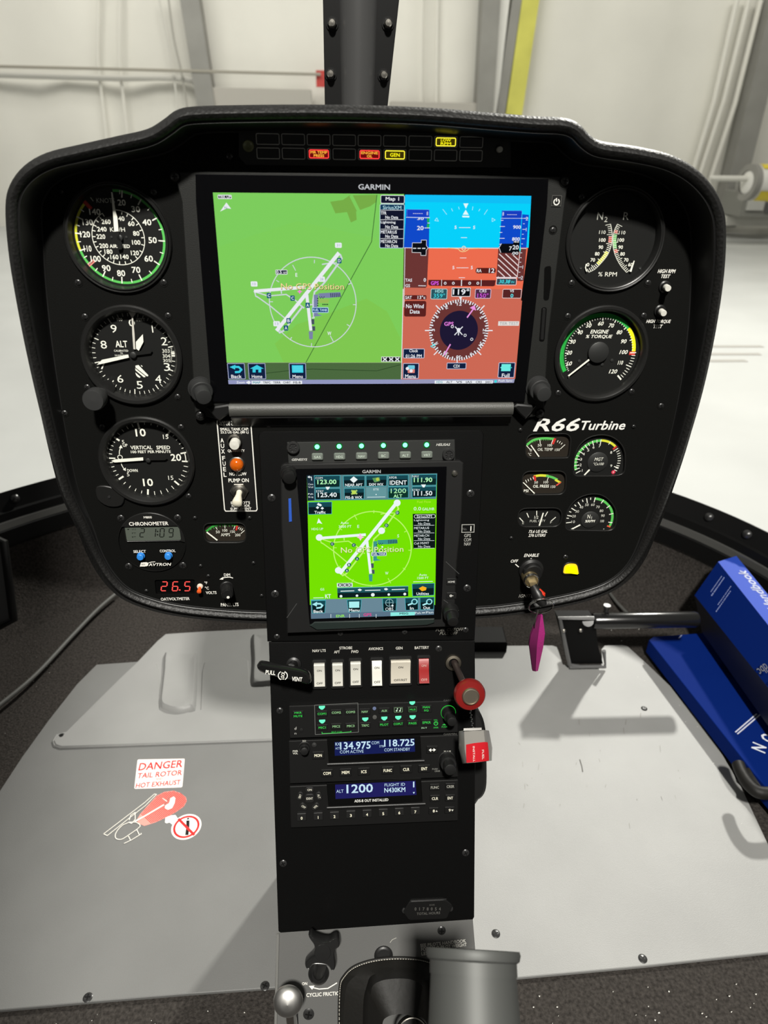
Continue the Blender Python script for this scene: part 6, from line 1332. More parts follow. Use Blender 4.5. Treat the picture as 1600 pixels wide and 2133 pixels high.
pr.text('ENR', 564, 677, 60, 18, E(150, 235, 80), bold=True); pr.text('GPS', 752, 668, 56, 20, E(230, 60, 140), bold=True); pr.poly([(912, 652), (1082, 648), (1080, 672), (912, 678)], E(140, 235, 225)); pr.text('MSG', 1005, 660, 60, 14, E(10, 50, 60), bold=True); pr.text('Psh', 1102, 656, 40, 14, PW2); pr.text('Pan', 1184, 652, 50, 14, PW2); pr.line([(1130, 655), (1152, 654)], 5, PW2)
pr.obj('soft_keys', e, 'row of teal soft keys along the bottom of the map')
dualknob(e, fr, 601, 985, 603, 997, 8, 19, 6.4, 5.2, PLAST, lbl='small dark knob at the top left'); dualknob(e, fr, 937, 1270, 944, 1296, 8, 26, 6.8, 4.8, PLAST, lbl='small dark knob at the bottom right')
q = MB(); p = [fr.px(HE[0] + x * .3, HE[1] + y * .3, 8) for x, y in ((203, 662), (222, 660), (228, 820), (207, 824))]; q.prism(p if area2(p) > 0 else p[::-1], 7.5, 8.6, mat('blue_card_edge', (.02, .08, .42), .4), .2); q.obj('blue_card', e, 'blue edge of a data card')
q = MB(); u, v = fr.px(947, 986, 8); q.lathe([(2.6, 8), (2.5, 9), (1.6, 9.9), (0, 10)], STEEL, (u, v), 18); q.obj('light_sensor', e, 'round silver button')
for t, x, y in (('HOME', 1335, 440), ('D', 1335, 537)):
    q = MB(); u, v = fr.px(GB[0] + x * .3, GB[1] + y * .3, 8.6); q.prism(rrect(u, v, 9, 6, 1), 8, 8.7, PLAST, .3); ko = q.obj('key', e); pr = PR(fr, 8.75, GB)
    if t == 'HOME': pr.text(t, x, y, 48, 13, P(190, 190, 185), bold=True)
    else: pr.ring(x - 4, y, 7, 4, P(200, 200, 195)); pr.line([(x - 12, y), (x + 14, y)], 3, P(200, 200, 195))
    pr.obj('key_lettering', ko)
for a, b in (((192, 690), (262, 590)), ((1296, 300), (1388, 385)), ((1280, 565), (1385, 640))):
    q = MB(); A3 = fr.p3(GB[0] + a[0] * .3, GB[1] + a[1] * .3, 8); B3 = fr.p3(GB[0] + b[0] * .3, GB[1] + b[1] * .3, 8); q.tube([A3, B3], .35, mat('bezel_ridge', (.05, .05, .05), .4), 6); q.obj('bezel_ridge', e)

# ---- rocker switches
SW = (520, 1300, .3375)
def rocker(x0, y0, x1, y1, m, top, bot, label, ink, up=True):
    cx, cy = SW[0] + (x0 + x1) / 2 * SW[2], SW[1] + (y0 + y1) / 2 * SW[2]; fr = LOC.at(cx, cy); e = empty('rocker_switch', fr, label, 'switch', None)
    k = fr.sc(cx, cy) * SW[2]; w, h = (x1 - x0) * k, (y1 - y0) * k
    q = MB(); q.prism([rrect(0, 0, w + 12 * k * 1.6, h + 36 * k, 1.4), rrect(0, 0, w, h, .3)], 0, 2.4, PLAST, .5); q.obj('surround', e)
    q = MB(); n0, n1 = (2.0, 5.4); zt, zb = (n1, n0) if up else (n0, n1); X, Y = w / 2 - .3, h / 2 - .2
    vs = [(-X, -Y, .2), (X, -Y, .2), (X, Y, .2), (-X, Y, .2), (-X, -Y, zb + .8), (X, -Y, zb + .8), (X, 0, 3.0), (-X, 0, 3.0), (X, Y - 1.2, zt + .6), (-X, Y - 1.2, zt + .6), (X, Y, zt - .4), (-X, Y, zt - .4)]
    q.add(vs, [[0, 4, 7, 9, 11, 3], [1, 2, 10, 8, 6, 5], [0, 1, 5, 4], [4, 5, 6, 7], [7, 6, 8, 9], [9, 8, 10, 11], [3, 11, 10, 2]], m, True); ko = q.obj('rocker', e)
    H = Y * 2; sc_ = .3375
    for t, v in ((top, Y * (.42 if top == 'ON' else .4)), (bot, -Y * .72)):
        if not t: continue
        # each word lies on its own slope
        zz_ = (zt + .6) * (v / (Y - 1.2)) + 3.0 * (1 - v / (Y - 1.2)) if v > 0 else (zb + .8) * (-v / Y) + 3.0 * (1 + v / Y)
        vs_, fs_, a0, a1, b0, b1 = text_mesh(t, True); hh = 14 * k; ww = (30 if len(t) == 2 else 38 if len(t) == 3 else 82) * k
        sl = ((zt + .6 - 3) / (Y - 1.2)) if v > 0 else ((3 - zb - .8) / Y); mm_ = MB()
        mm_.add([((a - (a0 + a1) / 2) * ww / (a1 - a0), v + (b - (b0 + b1) / 2) * hh / (b1 - b0), zz_ + (b - (b0 + b1) / 2) * hh / (b1 - b0) * sl + .08) for a, b in vs_], fs_, ink, True); mm_.obj('lettering', ko, smooth=False)
INKD = P(70, 68, 62)
rocker(397, 232, 467, 383, WHITEP, 'ON', 'OFF', 'white rocker switch under the words NAV LTS, leftmost of the row', INKD)
rocker(510, 230, 577, 380, WHITEP, 'ON', 'OFF', 'white rocker switch under the words STROBE AFT', INKD)
rocker(621, 222, 687, 374, WHITEP, 'ON', 'OFF', 'white rocker switch under the word FWD', INKD)
rocker(753, 218, 817, 369, WHITEP, 'ON', 'OFF', 'white rocker switch under the word AVIONICS', INKD, False)
rocker(868, 212, 992, 362, mat('beige_plastic', (.55, .51, .43), .4), 'ON', 'OFF/RST', 'wide beige rocker switch under the word GEN', INKD)
rocker(1041, 206, 1106, 354, REDP, 'ON', 'OFF', 'red rocker switch under the word BATTERY', P(225, 190, 180), False)

# ---- vent handle
fr = LOC.at(600, 1392); e = empty('vent_handle', fr, 'black tapered handle lettered PULL LOCK VENT left of the switches', 'handle'); N_ = 34
ol = [(42, 272), (50, 250), (68, 240), (95, 243), (200, 262), (290, 276), (345, 292), (370, 315), (380, 355), (366, 378), (330, 374), (230, 348), (120, 322), (62, 300)]
p = spline([Vector(fr.px(SW[0] + x * SW[2], SW[1] + y * SW[2], N_)) for x, y in ol], 4); p = p if area2(p) > 0 else p[::-1]; q = MB(); n = len(p); L = [(1.6, N_ - 9), (.2, N_ - 7), (0, N_ - 4), (.8, N_ - 1.4), (2.4, N_)]
vs = []
for d, z in L: vs += [(x, y, z) for x, y in (offset(p, d) if d else p)]
q.add(vs, [[j * n + i, j * n + (i + 1) % n, (j + 1) * n + (i + 1) % n, (j + 1) * n + i] for j in range(len(L) - 1) for i in range(n)] + [[(len(L) - 1) * n + i for i in range(n)], list(range(n))[::-1]], mat('gloss_black_handle', (.006, .006, .006), .16, spec=.6)); q.obj('grip', e)
pr = PR(fr, N_ + .06, SW); pr.text('PULL', 129, 299, 60, 26, WHT, rot=-7, bold=True); pr.text('VENT', 293, 340, 64, 26, WHT, rot=-6, bold=True); pr.ring(205, 318, 28, 5, WHT, 25, 155); pr.ring(205, 318, 28, 5, WHT, 205, 335); pr.text('LOCK', 205, 318, 48, 22, WHT, rot=80, bold=True); pr.obj('lettering', e)
q = MB(); a = fr.p3(612, 1383, 0); b = fr.p3(606, 1392, N_ - 8); q.tube([a, b], 4, PLAST, 16); q.lathe([(7, 0), (6.6, 2), (4.4, 3)], PLAST, (a.x, a.y), 24); q.obj('stem', e)

# ---- fuel cutoff
fr = LOC.at(944, 1380); e = empty('fuel_cutoff', fr, 'round red knob with steel centre on a dark rod, right of the switches', 'knob')
q = MB(); q.lathe([(7.6, 0), (7.6, 1), (7, 2.2), (4.6, 2.6), (4.0, 1.5), (3.6, 0.2)], mat('tarnished_collar', (.35, .31, .25), .35, metal=1), (0, 0), 32, capend=False); q.obj('collar', e)
a = fr.p3(946, 1380, 0); b = fr.p3(972, 1437, 46); q = MB(); q.tube([a, a.lerp(b, .5), b], 2.9, mat('dark_rod', (.03, .022, .02), .35), 16); q.obj('rod', e)
c = fr.p3(976, 1442, 48); d = (b - a).normalized().lerp(Vector((0, .05, 1)), .75).normalized(); q = MB(); q.lathe([(5, -6), (8, -3), (12.4, 0), (13.4, 2.5), (13.4, 6), (12.2, 8.2), (7.6, 8.8)], mat('red_anodised_knob', (.17, .009, .008), .3, spec=.5), ax=(c, d), seg=44, capend=False); q.obj('red_knob', e)
q = MB(); q.lathe([(7.7, 8), (7.4, 10), (6.8, 10.8), (6.2, 10.9), (5.9, 10.2), (.01, 10.2)], mat('brushed_button', (.55, .48, .38), .38, metal=1), ax=(c, d), seg=36); q.obj('release_button', e, 'brushed steel release button')
q = MB(); A3 = fr.p3(978, 1468, 50); B3 = fr.p3(986, 1524, 46)
for k in range(14):
    t = k / 13; pt = A3.lerp(B3, t); q.lathe([(.01, -.75), (.6, -.45), (.75, 0), (.6, .45), (.01, .75)], CHROME, ax=(pt + Vector((.35 * (1 if k % 2 else -1), 0, 0)), (0, 1, 0)), seg=8)
q.obj('bead_chain', e, 'thin bead chain')
fr2 = LOC.at(991, 1556, 40); e2 = empty('fuel_cutoff_guard', fr2, 'clear curved plastic guard with red label hanging below the red knob', 'guard')
CL = mat('milky_plastic', (.26, .25, .23), .25, spec=.5); FO = (860, 1340, .14065)
def gp(x, y, n): return Vector(fr2.px(FO[0] + x * FO[2], FO[1] + y * FO[2], n)).to_3d() + Vector((0, 0, n))
rowsT = [(680, 1315, -10), (690, 1312, 4), (760, 1300, 12), (900, 1290, 14), (1050, 1292, 12), (1125, 1300, 4), (1130, 1300, -6)]
rowsB = [(735, 1785, -10), (745, 1780, 4), (800, 1775, 12), (930, 1765, 14), (1080, 1748, 12), (1160, 1740, 4), (1172, 1735, -6)]
rowsM = [(680, 1560, -10), (692, 1580, 4), (770, 1570, 12), (915, 1560, 14), (1080, 1550, 12), (1165, 1545, 4), (1180, 1545, -6)]
g = [gp(*r) for r in rowsT] + [gp(*r) for r in rowsM] + [gp(*r) for r in rowsB]; q = MB(); q.add(g, [[j * 7 + i, j * 7 + i + 1, (j + 1) * 7 + i + 1, (j + 1) * 7 + i] for j in range(2) for i in range(6)], CL)
g2 = [v - Vector((0, 0, 1.2)) for v in g]; q.add(g2, [[j * 7 + i, (j + 1) * 7 + i, (j + 1) * 7 + i + 1, j * 7 + i + 1] for j in range(2) for i in range(6)], CL)
for s_ in (range(0, 7), range(14, 21)): s_ = list(s_); q.add([g[i] for i in s_] + [g2[i] for i in s_], [[i, i + 1, i + 8, i + 7] for i in range(6)], CL)
q.add([g[0], g[7], g[14], g2[0], g2[7], g2[14]], [[0, 1, 4, 3], [1, 2, 5, 4]], CL); q.add([g[6], g[13], g[20], g2[6], g2[13], g2[20]], [[0, 1, 4, 3], [1, 2, 5, 4]], CL); q.obj('shell', e2)
q = MB(); q.hexa([gp(750, 1300, 10), gp(1020, 1290, 10), gp(1020, 1285, 15), gp(750, 1295, 15), gp(755, 1258, 11), gp(1018, 1250, 11), gp(1018, 1250, 14), gp(755, 1258, 14)], CL); q.obj('clip_lug', e2)
RL = mat('red_label', (.50, .012, .02), .4); q = MB(); lb = [[(790, 1500, 12.9), (905, 1478, 14.6), (1060, 1462, 13.2), (1110, 1466, 10)], [(790, 1640, 12.9), (920, 1625, 14.6), (1080, 1610, 13.2), (1125, 1610, 10)], [(795, 1770, 12.9), (930, 1760, 14.6), (1085, 1745, 13.2), (1130, 1735, 10)]]
lv = [gp(*p) for r in lb for p in r]; q.add(lv, [[j * 4 + i, j * 4 + i + 1, (j + 1) * 4 + i + 1, (j + 1) * 4 + i] for j in range(2) for i in range(3)], RL); q.obj('label', e2, 'red label lettered FUEL INSTALL')
pr = PR(fr2, 14.9, FO); pr.text('INSTALL', 905, 1640, 240, 30, P(215, 195, 190), rot=-88, bold=True); pr.n = 14.3; pr.text('FUEL', 1040, 1650, 150, 30, P(215, 195, 190), rot=-88, bold=True); pr.obj('label_lettering', e2)

# ---- three stacked radios
RA = (560, 1440, .3125); RF = mat('radio_face', (.0055, .0055, .0055), .5, spec=.25)
def radio(name, y0, y1, label):
    cx, cy = RA[0] + 703 * RA[2], RA[1] + (y0 + y1) / 2 * RA[2]; fr = LOC.at(cx, cy); e = empty(name, fr, label, 'radio')
    X0 = fr.px(603 + (y0 > 500) * 2, cy + 8)[0]; X1 = fr.px(953, cy - 8)[0]; Y0 = fr.px(cx, RA[1] + y0 * RA[2])[1]; Y1 = fr.px(cx, RA[1] + y1 * RA[2])[1]
    q = MB(); q.prism(rrect((X0 + X1) / 2, (Y0 + Y1) / 2, X1 - X0, Y0 - Y1, 1), 0, 5, RF, .7); q.obj('faceplate', e); return e, fr
def rkey(e, fr, x, y, w, h, m=PLAST, n=5, t=1.6, r=.6, nm='key'):
    u, v = fr.px(RA[0] + x * RA[2], RA[1] + y * RA[2], n + t); k = fr.sc(RA[0] + x * RA[2], RA[1] + y * RA[2]) * RA[2]; q = MB(); q.prism(rrect(u, v, w * k, h * k, r), n, n + t, m, .4); return q.obj(nm, e)
e, fr = radio('audio_panel', 66, 279, 'audio selector with green lettering, uppermost of the three stacked radios')
GL_ = E(60, 205, 80); TL_ = E(110, 255, 195, s=1.2); KEYD = mat('dark_key', (.005, .005, .005), .5, spec=.3)
ks = [('MKR', 195, 143, 48, 12, 0), ('COM1', 354, 150, 58, 15, 1), ('COM2', 450, 142, 62, 15, 0), ('COM3', 545, 138, 60, 15, 0), ('MIC1', 356, 242, 48, 15, 1), ('MIC2', 450, 234, 50, 15, 0), ('MIC3', 546, 231, 50, 15, 0), ('NAV', 640, 136, 42, 15, 0), ('TRFC', 643, 228, 50, 15, 1),
      ('AUX', 770, 130, 38, 15, 0), ('PILOT', 770, 222, 56, 15, 1), ('COPLT', 863, 217, 62, 15, 1), ('PASS', 959, 213, 52, 15, 1), ('SPKR', 1052, 208, 56, 16, 0)]
for t, x, y, w, h, l in ks:
    ko = rkey(e, fr, x, y + (8 if t == 'MKR' else 0), 74, 40, KEYD, 5, 1.0, nm='key')
    pr = PR(fr, 6.05, RA); pr.text(t, x, y, w, h, GL_ if t in ('MKR', 'COM1', 'MIC1', 'PILOT', 'PASS', 'SPKR', 'COPLT') else E(150, 200, 140), bold=True)
    if t == 'MKR': pr.text('MUTE', 195, 166, 58, 14, GL_, bold=True)
    if l: pr.n = 5.1; pr.poly([(x - 20, y - 52), (x + 20, y - 54), (x + 20, y - 42), (x + 6, y - 28), (x - 6, y - 28), (x - 20, y - 40)], TL_)
    pr.obj('key_lettering', ko)
rkey(e, fr, 864, 124, 74, 40, KEYD, 5, 1.0); rkey(e, fr, 959, 121, 74, 40, KEYD, 5, 1.0); rkey(e, fr, 1050, 118, 74, 50, KEYD, 5, 1.0)
pr = PR(fr, 6.1, RA); pr.frame(836, 108, 892, 140, 2, E(140, 180, 130), 4)
for x in (852, 874): pr.dot(x, 130, 5, E(220, 255, 220)); pr.line([(x + 4, 130), (x + 4, 114), (x + 9, 116)], 3, E(220, 255, 220))
pr.frame(932, 104, 986, 138, 2, E(90, 140, 90), 4); pr.text('MUS', 959, 122, 38, 13, GL_, bold=True); pr.poly([(938, 68), (975, 66), (975, 78), (962, 90), (950, 90), (938, 80)], TL_)
pr.text('MAN', 1050, 106, 46, 14, GL_, bold=True); pr.text('SQ', 1050, 128, 30, 14, GL_, bold=True); pr.text('IN-T', 1036, 244, 36, 10, E(190, 240, 190)); pr.obj('lettering', e)
pr = PR(fr, 5.1, RA); pr.line([(305, 92), (594, 78), (598, 272), (310, 288)], 2.5, P(110, 112, 110), True); pr.line([(355, 272), (355, 282), (450, 278), (548, 270), (548, 264)], 4, GL_); pr.text('SPLIT COM', 452, 272, 70, 11, GL_)
pr.text('VOL', 1113, 192, 26, 11, GL_); pr.ring(1114, 214, 12, 5, GL_, 20, 340); pr.line([(1114, 198), (1114, 214)], 4, GL_); pr.text('XFER', 1114, 242, 34, 10, GL_); pr.text('PUSH', 1170, 237, 34, 11, GL_); pr.poly([(1155, 225), (1170, 216), (1182, 226)], GL_)
pr.text('GARMIN', 1205, 60, 80, 11, P(80, 80, 78)); pr.ring(178, 250, 5, 3, P(170, 170, 165)); pr.line([(183, 250), (183, 236)], 2.5, P(170, 170, 165)); pr.text('n', 178, 282, 12, 10, P(170, 170, 165)); pr.obj('face_print', e)
for x, y, r, m in ((704, 114, 12, E(110, 120, 150)), (706, 172, 15, P(70, 70, 68)), (217, 258, 14, PLAST)):
    u, v = fr.px(RA[0] + x * RA[2], RA[1] + y * RA[2], 5); q = MB(); k = fr.sc(800, 1500) * RA[2]; q.lathe([(r * k, 5), (r * k * .9, 5.6), (r * k * .5, 5.8), (.01, 5.7)], m, (u, v), 16); q.obj('jack', e)
u, v = fr.px(934, 1484, 5); q = MB(); q.lathe([(6.9, 5), (6.9, 5.6), (6.2, 5.7)], E(40, 200, 60), (u, v), 36, capend=False); q.obj('light_ring', e, 'glowing green ring'); dualknob(e, fr, 934, 1484, 942, 1504, 5, 24, 5.9, 4.3, PLAST)
e, fr = radio('com_radio', 295, 577, 'communication radio showing 134.975 and 118.725, middle of the three radios')
LCB = E(22, 30, 84); LCW = E(200, 230, 245)
def lcd(e, fr, pts, fpts):
    p = [fr.px(RA[0] + x * RA[2], RA[1] + y * RA[2], 6) for x, y in fpts]; p = p if area2(p) > 0 else p[::-1]; q = MB(); q.prism(p, 5, 6.4, GLOSS, .5); q.obj('window', e)
    q = MB(); a, b = Vector(p[0]), Vector(p[1]); lo_ = [fr.p3(RA[0] + x * RA[2], RA[1] + y * RA[2], 5.8) for x, y in ((fpts[3][0] - 10, fpts[3][1] + 8), (fpts[2][0] + 18, fpts[2][1] + 14))]; q.tube(lo_, 1.6, PLAST, 10); q.obj('window_lip', e)
lcd(e, fr, None, [(388, 320), (1010, 295), (1018, 448), (400, 478)])
pr = PR(fr, 6.45, RA); pr.poly([(438, 338), (972, 314), (975, 402), (440, 430)], LCB)
pr.text('134.975', 577, 361, 204, 50, LCW, bold=True); pr.text('118.725', 870, 343, 202, 46, LCW, bold=True); pr.text('COM', 710, 343, 50, 20, LCW); pr.text('RX', 459, 352, 30, 20, LCW); pr.text('ACT', 458, 380, 28, 14, LCW); pr.text('STB', 752, 366, 30, 14, LCW); pr.text('COM ACTIVE', 553, 402, 158, 20, LCW); pr.text('COM STANDBY', 856, 388, 172, 20, LCW); pr.obj('digits', e, 'lit pale digits on dark blue')
for t, x, y, w in (('COM', 388, 547, 50), ('MEM', 512, 541, 50), ('ICS', 634, 536, 36), ('FUNC', 793, 528, 56), ('CLR', 916, 521, 42), ('ENT', 1037, 516, 40), ('MON', 329, 428, 50)):
    ko = rkey(e, fr, x, y, 80, 52, KEYD); pr = PR(fr, 6.7, RA); pr.text(t, x, y, w, 20, P(225, 222, 200), bold=True); pr.obj('key_lettering', ko)
ko = rkey(e, fr, 1090, 390, 76, 52, KEYD); pr = PR(fr, 6.7, RA); pr.line([(1080, 392), (1100, 391)], 5, WHT); pr.poly([(1066, 392), (1082, 380), (1082, 404)], WHT); pr.poly([(1114, 390), (1098, 379), (1098, 402)], WHT); pr.obj('key_lettering', ko)
pr = PR(fr, 5.1, RA); pr.text('SQ', 236, 331, 24, 11, P(200, 200, 190)); pr.text('PWR', 177, 399, 34, 12, P(200, 200, 190), bold=True); pr.text('VOL', 177, 414, 34, 12, P(200, 200, 190), bold=True); pr.text('TUNE', 1190, 404, 46, 15, P(200, 200, 190), bold=True); pr.text('PUSH', 1108, 518, 36, 11, P(130, 130, 125)); pr.text('CRSR', 1124, 532, 36, 11, P(130, 130, 125)); pr.text('GARMIN', 1208, 285, 86, 12, P(85, 85, 82)); pr.obj('face_print', e)
dualknob(e, fr, 634, 1556, 634, 1566, 5, 15, 4.8, 3.6, PLAST, lbl='small ribbed volume knob'); dualknob(e, fr, 931, 1582, 938, 1604, 5, 27, 7.2, 5.2, PLAST, lbl='stepped tuning knob')
u, v = fr.px(RA[0] + 303 * RA[2], RA[1] + 355 * RA[2], 5); q = MB(); q.lathe([(2.2, 5), (2.1, 5.8), (.01, 6.2)], HUB, (u, v), 16); q.obj('jack', e)
e, fr = radio('transponder', 594, 868, 'transponder showing 1200 and FLIGHT ID, lowest of the three radios')
lcd(e, fr, None, [(385, 612), (1015, 582), (1025, 735), (398, 768)])
pr = PR(fr, 6.45, RA); pr.poly([(442, 622), (978, 596), (985, 690), (445, 718)], E(32, 30, 92)); pr.text('ALT', 474, 666, 48, 20, LCW); pr.text('1200', 606, 648, 176, 58, LCW, bold=True); pr.text('FLIGHT ID', 840, 622, 136, 20, LCW); pr.text('N430KM', 840, 657, 140, 32, LCW, bold=True); pr.line([(966, 602), (966, 640)], 9, LCW); pr.poly([(960, 672), (974, 671), (967, 684)], LCW); pr.text('ADS-B OUT INSTALLED', 684, 727, 226, 18, P(220, 220, 215), bold=True); pr.obj('digits', e, 'lit pale digits on dark blue')
for i, (x, y) in enumerate(((219, 846), (329, 841), (438, 835), (547, 828), (655, 822), (763, 816), (870, 810), (977, 804))):
    ko = rkey(e, fr, x, y - 6, 62, 52, mat('radio_key', (.009, .009, .009), .45), 5, 2.0); pr = PR(fr, 7.1, RA); pr.text(str(i), x, y, 13, 19, P(225, 222, 200), bold=True); pr.obj('key_lettering', ko)
for t, x, y, w in (('FUNC', 1107, 641, 54), ('CRSR', 1211, 635, 50), ('CLR', 1108, 715, 42), ('ENT', 1210, 712, 36), ('8', 1100, 798, 14), ('9', 1206, 793, 14)):
    ko = rkey(e, fr, x, y, 66, 46, KEYD); pr = PR(fr, 6.7, RA); pr.text(t, x, y, w, 18, P(150, 150, 142) if y < 700 else P(215, 212, 195), bold=True)
    if t == '8': pr.poly([(1112, 803), (1118, 792), (1126, 803)], P(200, 200, 190))
    if t == '9': pr.poly([(1216, 788), (1232, 788), (1224, 800)], P(200, 200, 190))
    pr.obj('key_lettering', ko)
cc = fr.px(RA[0] + 272 * RA[2], RA[1] + 715 * RA[2], 6.5)
for t, dx, dy, rot in (('IDENT', 0, 0, 0), ('ON', 0, -58, 0), ('ALT', 62, -15, -75), ('VFR', 40, 55, 38), ('OFF', -40, 55, -40), ('SBY', -64, -15, 70)):
    x, y = 272 + dx, 715 + dy; u, v = fr.px(RA[0] + x * RA[2], RA[1] + y * RA[2], 6.5); q = MB(); o_ = rrect(0, 0, 8.2 if t != 'IDENT' else 8.6, 5.6 if t != 'IDENT' else 8.4, 2.4); a = rad(rot); q.prism([(u + px_ * cos(a) - py_ * sin(a), v + px_ * sin(a) + py_ * cos(a)) for px_, py_ in o_], 5, 6.6, mat('radio_key', (1, 1, 1)), .4); ko = q.obj('key', e)
    pr = PR(fr, 6.7, RA); pr.text(t, x, y, 44 if t == 'IDENT' else 30, 15, P(190, 188, 175), rot=rot, bold=True); pr.obj('key_lettering', ko)

# ---- hour meter
LW_ = (540, 1740, .325); fr = LOC.at(893, 1893); e = empty('hour_meter', fr, 'small black hour meter with tiny digits low on the pedestal', 'meter')
q = MB(); p = bevelled(fr, zz(*LW_, [(965, 410), (1190, 400), (1240, 440), (1200, 525), (960, 535), (920, 480)]), 2.5); q.prism(p if area2(p) > 0 else p[::-1], 0, 2.6, mat('meter_black', (.008, .008, .008), .25), .8); q.obj('case', e)
q = MB(); A3 = fr.p3(LW_[0] + 970 * .325, LW_[1] + 418 * .325, 2.6); B3 = fr.p3(LW_[0] + 1200 * .325, LW_[1] + 408 * .325, 2.6); q.tube([A3, B3], .5, PLAST, 8); q.obj('upper_rim', e)
pr = PR(fr, 2.65, LW_); DM = P(78, 77, 74)
for i, ch in enumerate('0178054'): pr.text(ch, 1002 + i * 26, 472, 12, 20, DM, bold=True)
pr.text('HOURS', 1108, 446, 34, 10, DM); pr.text('TOTAL HOURS', 1085, 500, 150, 16, DM, bold=True); pr.obj('lettering', e)
for x, y in ((843, 1896), (938, 1892)): u, v = fr.px(x, y, 0); q = MB(); q.lathe([(2.8, 0), (2.6, 1), (1.6, 1.6), (0, 1.7)], SCREWM, (u, v), 16); q.obj('screw', e)

# ---- side bulge right of the pedestal
fr = Frame(LOC.world((*LOC.px(1000, 1570, -22), -22)), LOC.U, LOC.V, LOC.N); e = empty('side_housing', fr, 'black rounded housing sticking out right of the radios', 'housing')
q = MB(); p = spline([Vector(fr.px(*a)) for a in ((978, 1476), (995, 1480), (1006, 1496), (1012, 1530), (1013, 1580), (1013, 1630), (1008, 1652), (996, 1664), (978, 1668))], 3); q.prism(p if area2(p) > 0 else p[::-1], -30, 4, mat('housing_black', (.004, .004, .004), .5), 3); q.obj('shell', e)

# ================================================================== grey lower plate with cyclic fittings
gp_ = [GPL.px(*p) for p in ((581, 1942), (985, 1914), (992, 2000), (1000, 2300), (571, 2300), (577, 2100))]; gp_ = gp_ if area2(gp_) > 0 else gp_[::-1]
g = empty('cyclic_cover', GPL, 'grey painted cover plate at the foot of the pedestal lettered CYCLIC FRICTION', 'cover plate')
q = MB(); q.prism(gp_, -2, 0, CONG, .5); q.obj('plate', g)
q = MB(); a = GPL.p3(579, 1945, 1); b = GPL.p3(574, 2140, 1); q.tube([a, b], 1.4, mat('bright_edge', (.4, .4, .38), .35, metal=.6), 8); q.obj('edge_strip', g, 'bright metal edge strip')
CY_ = (540, 1900, .3625); pr = PR(GPL, .06, CY_); pr.text('ON', 261, 411, 30, 17, WHT, bold=True); pr.text('CYCLIC FRICTION', 376, 471, 210, 22, WHT, bold=True); pr.line([(300, 432), (345, 442), (395, 438), (446, 407)], 6, WHT); pr.poly([(285, 424), (318, 422), (304, 446)], WHT)
pr.text("SEE PILOT'S HANDBOOK", 1057, 178, 262, 20, WHT, rot=3, bold=True); pr.text('FOR SOLO PILOT WEIGHT', 1062, 200, 262, 20, WHT, rot=3, bold=True); pr.text('LESS THAN 160 LB', 1035, 228, 205, 20, WHT, rot=3, bold=True); pr.line([(752, 175), (765, 158), (788, 148)], 3, P(170, 168, 160)); pr.obj('lettering', g)
for x, y, r in ((920, 1938, 4.0), (643, 2112, 5.2), (552 + 40, 2240, 4)): screw(g, GPL, x, y, r, False)
q = MB(); u, v = GPL.px(799, 1990, 0); q.lathe([(9, 0), (8.8, 1.5), (7.5, 2.5), (6.4, 2.6), (6, .8), (.01, .8)], PLAST, (u, v), 24); q.obj('round_boss', g)
# star knob
fr = GPL.at(664, 2000); e = empty('friction_knob', fr, 'black four-lobed friction knob above the words CYCLIC FRICTION', 'knob')
b0 = fr.p3(664, 2028, 0); b1 = fr.p3(672, 1986, 30); q = MB(); q.tube([b0, b0.lerp(b1, .7)], 4.5, PLAST, 18, rs=[6.0, 5.2]); q.lathe([(10, 0), (9, 3), (6.2, 5)], PLAST, (b0.x, b0.y), 28); q.obj('stem', e)
q = MB(); star = [(282, 145), (300, 132), (322, 150), (365, 166), (400, 168), (425, 152), (450, 150), (465, 175), (462, 205), (440, 225), (436, 258), (441, 300), (436, 335), (415, 345), (395, 318), (355, 308), (310, 310), (290, 335), (268, 330), (262, 305), (280, 285), (305, 260), (318, 230), (312, 195), (295, 170)]
p = spline([Vector(fr.px(CY_[0] + x * CY_[2], CY_[1] + y * CY_[2], 34)) for x, y in star], 3); p = p if area2(p) > 0 else p[::-1]; n = len(p); L = [(1.5, 20), (.3, 22), (0, 26), (0, 30), (.6, 32.6), (1.3, 33.6), (1.7, 33.4)]; vs = []
for d, z in L: vs += [(x, y, z) for x, y in (offset(p, d) if d else p)]
q.add(vs, [[j * n + i, j * n + (i + 1) % n, (j + 1) * n + (i + 1) % n, (j + 1) * n + i] for j in range(len(L) - 1) for i in range(n)], mat('star_knob_black', (.012, .012, .012), .3, spec=.6))
top = [(x, y, 33.4) for x, y in offset(p, 1.7)]; tr = tessellate_polygon([[Vector(t) for t in top]]); q.add(top, [list(t) for t in tr], mat('star_knob_black', (1, 1, 1)), True); cu = fr.px(672, 1985, 34); q.lathe([(7.4, 33.5), (7.0, 34.1), (.01, 34.3)], mat('star_knob_black', (1, 1, 1)), cu, 28); q.obj('star_grip', e)
# chrome ball
fr = GPL.at(612, 2150); e = empty('chrome_knob', fr, 'shiny round domed silver knob at the lower left of the pedestal', 'knob')
c = fr.p3(600, 2086, 42); q = MB(); R_ = fr.sc(600, 2086, 42) * 31
q.lathe([(R_ * .3, -R_ * .8), (R_ * .8, -R_ * .45), (R_, -R_ * .1), (R_ * .985, .05 * R_), (R_ * .9, .2 * R_), (R_ * .7, .36 * R_), (R_ * .4, .46 * R_), (.01, .5 * R_)], mat('dull_chrome', (.62, .61, .59), .42, metal=1), ax=(c, Vector((0, .1, 1))), seg=44); q.obj('dome', e)
q = MB(); q.tube([fr.p3(612, 2165, 0), c - Vector((0, 0, R_ * .6))], 5, CHROME, 18); q.obj('stem', e)
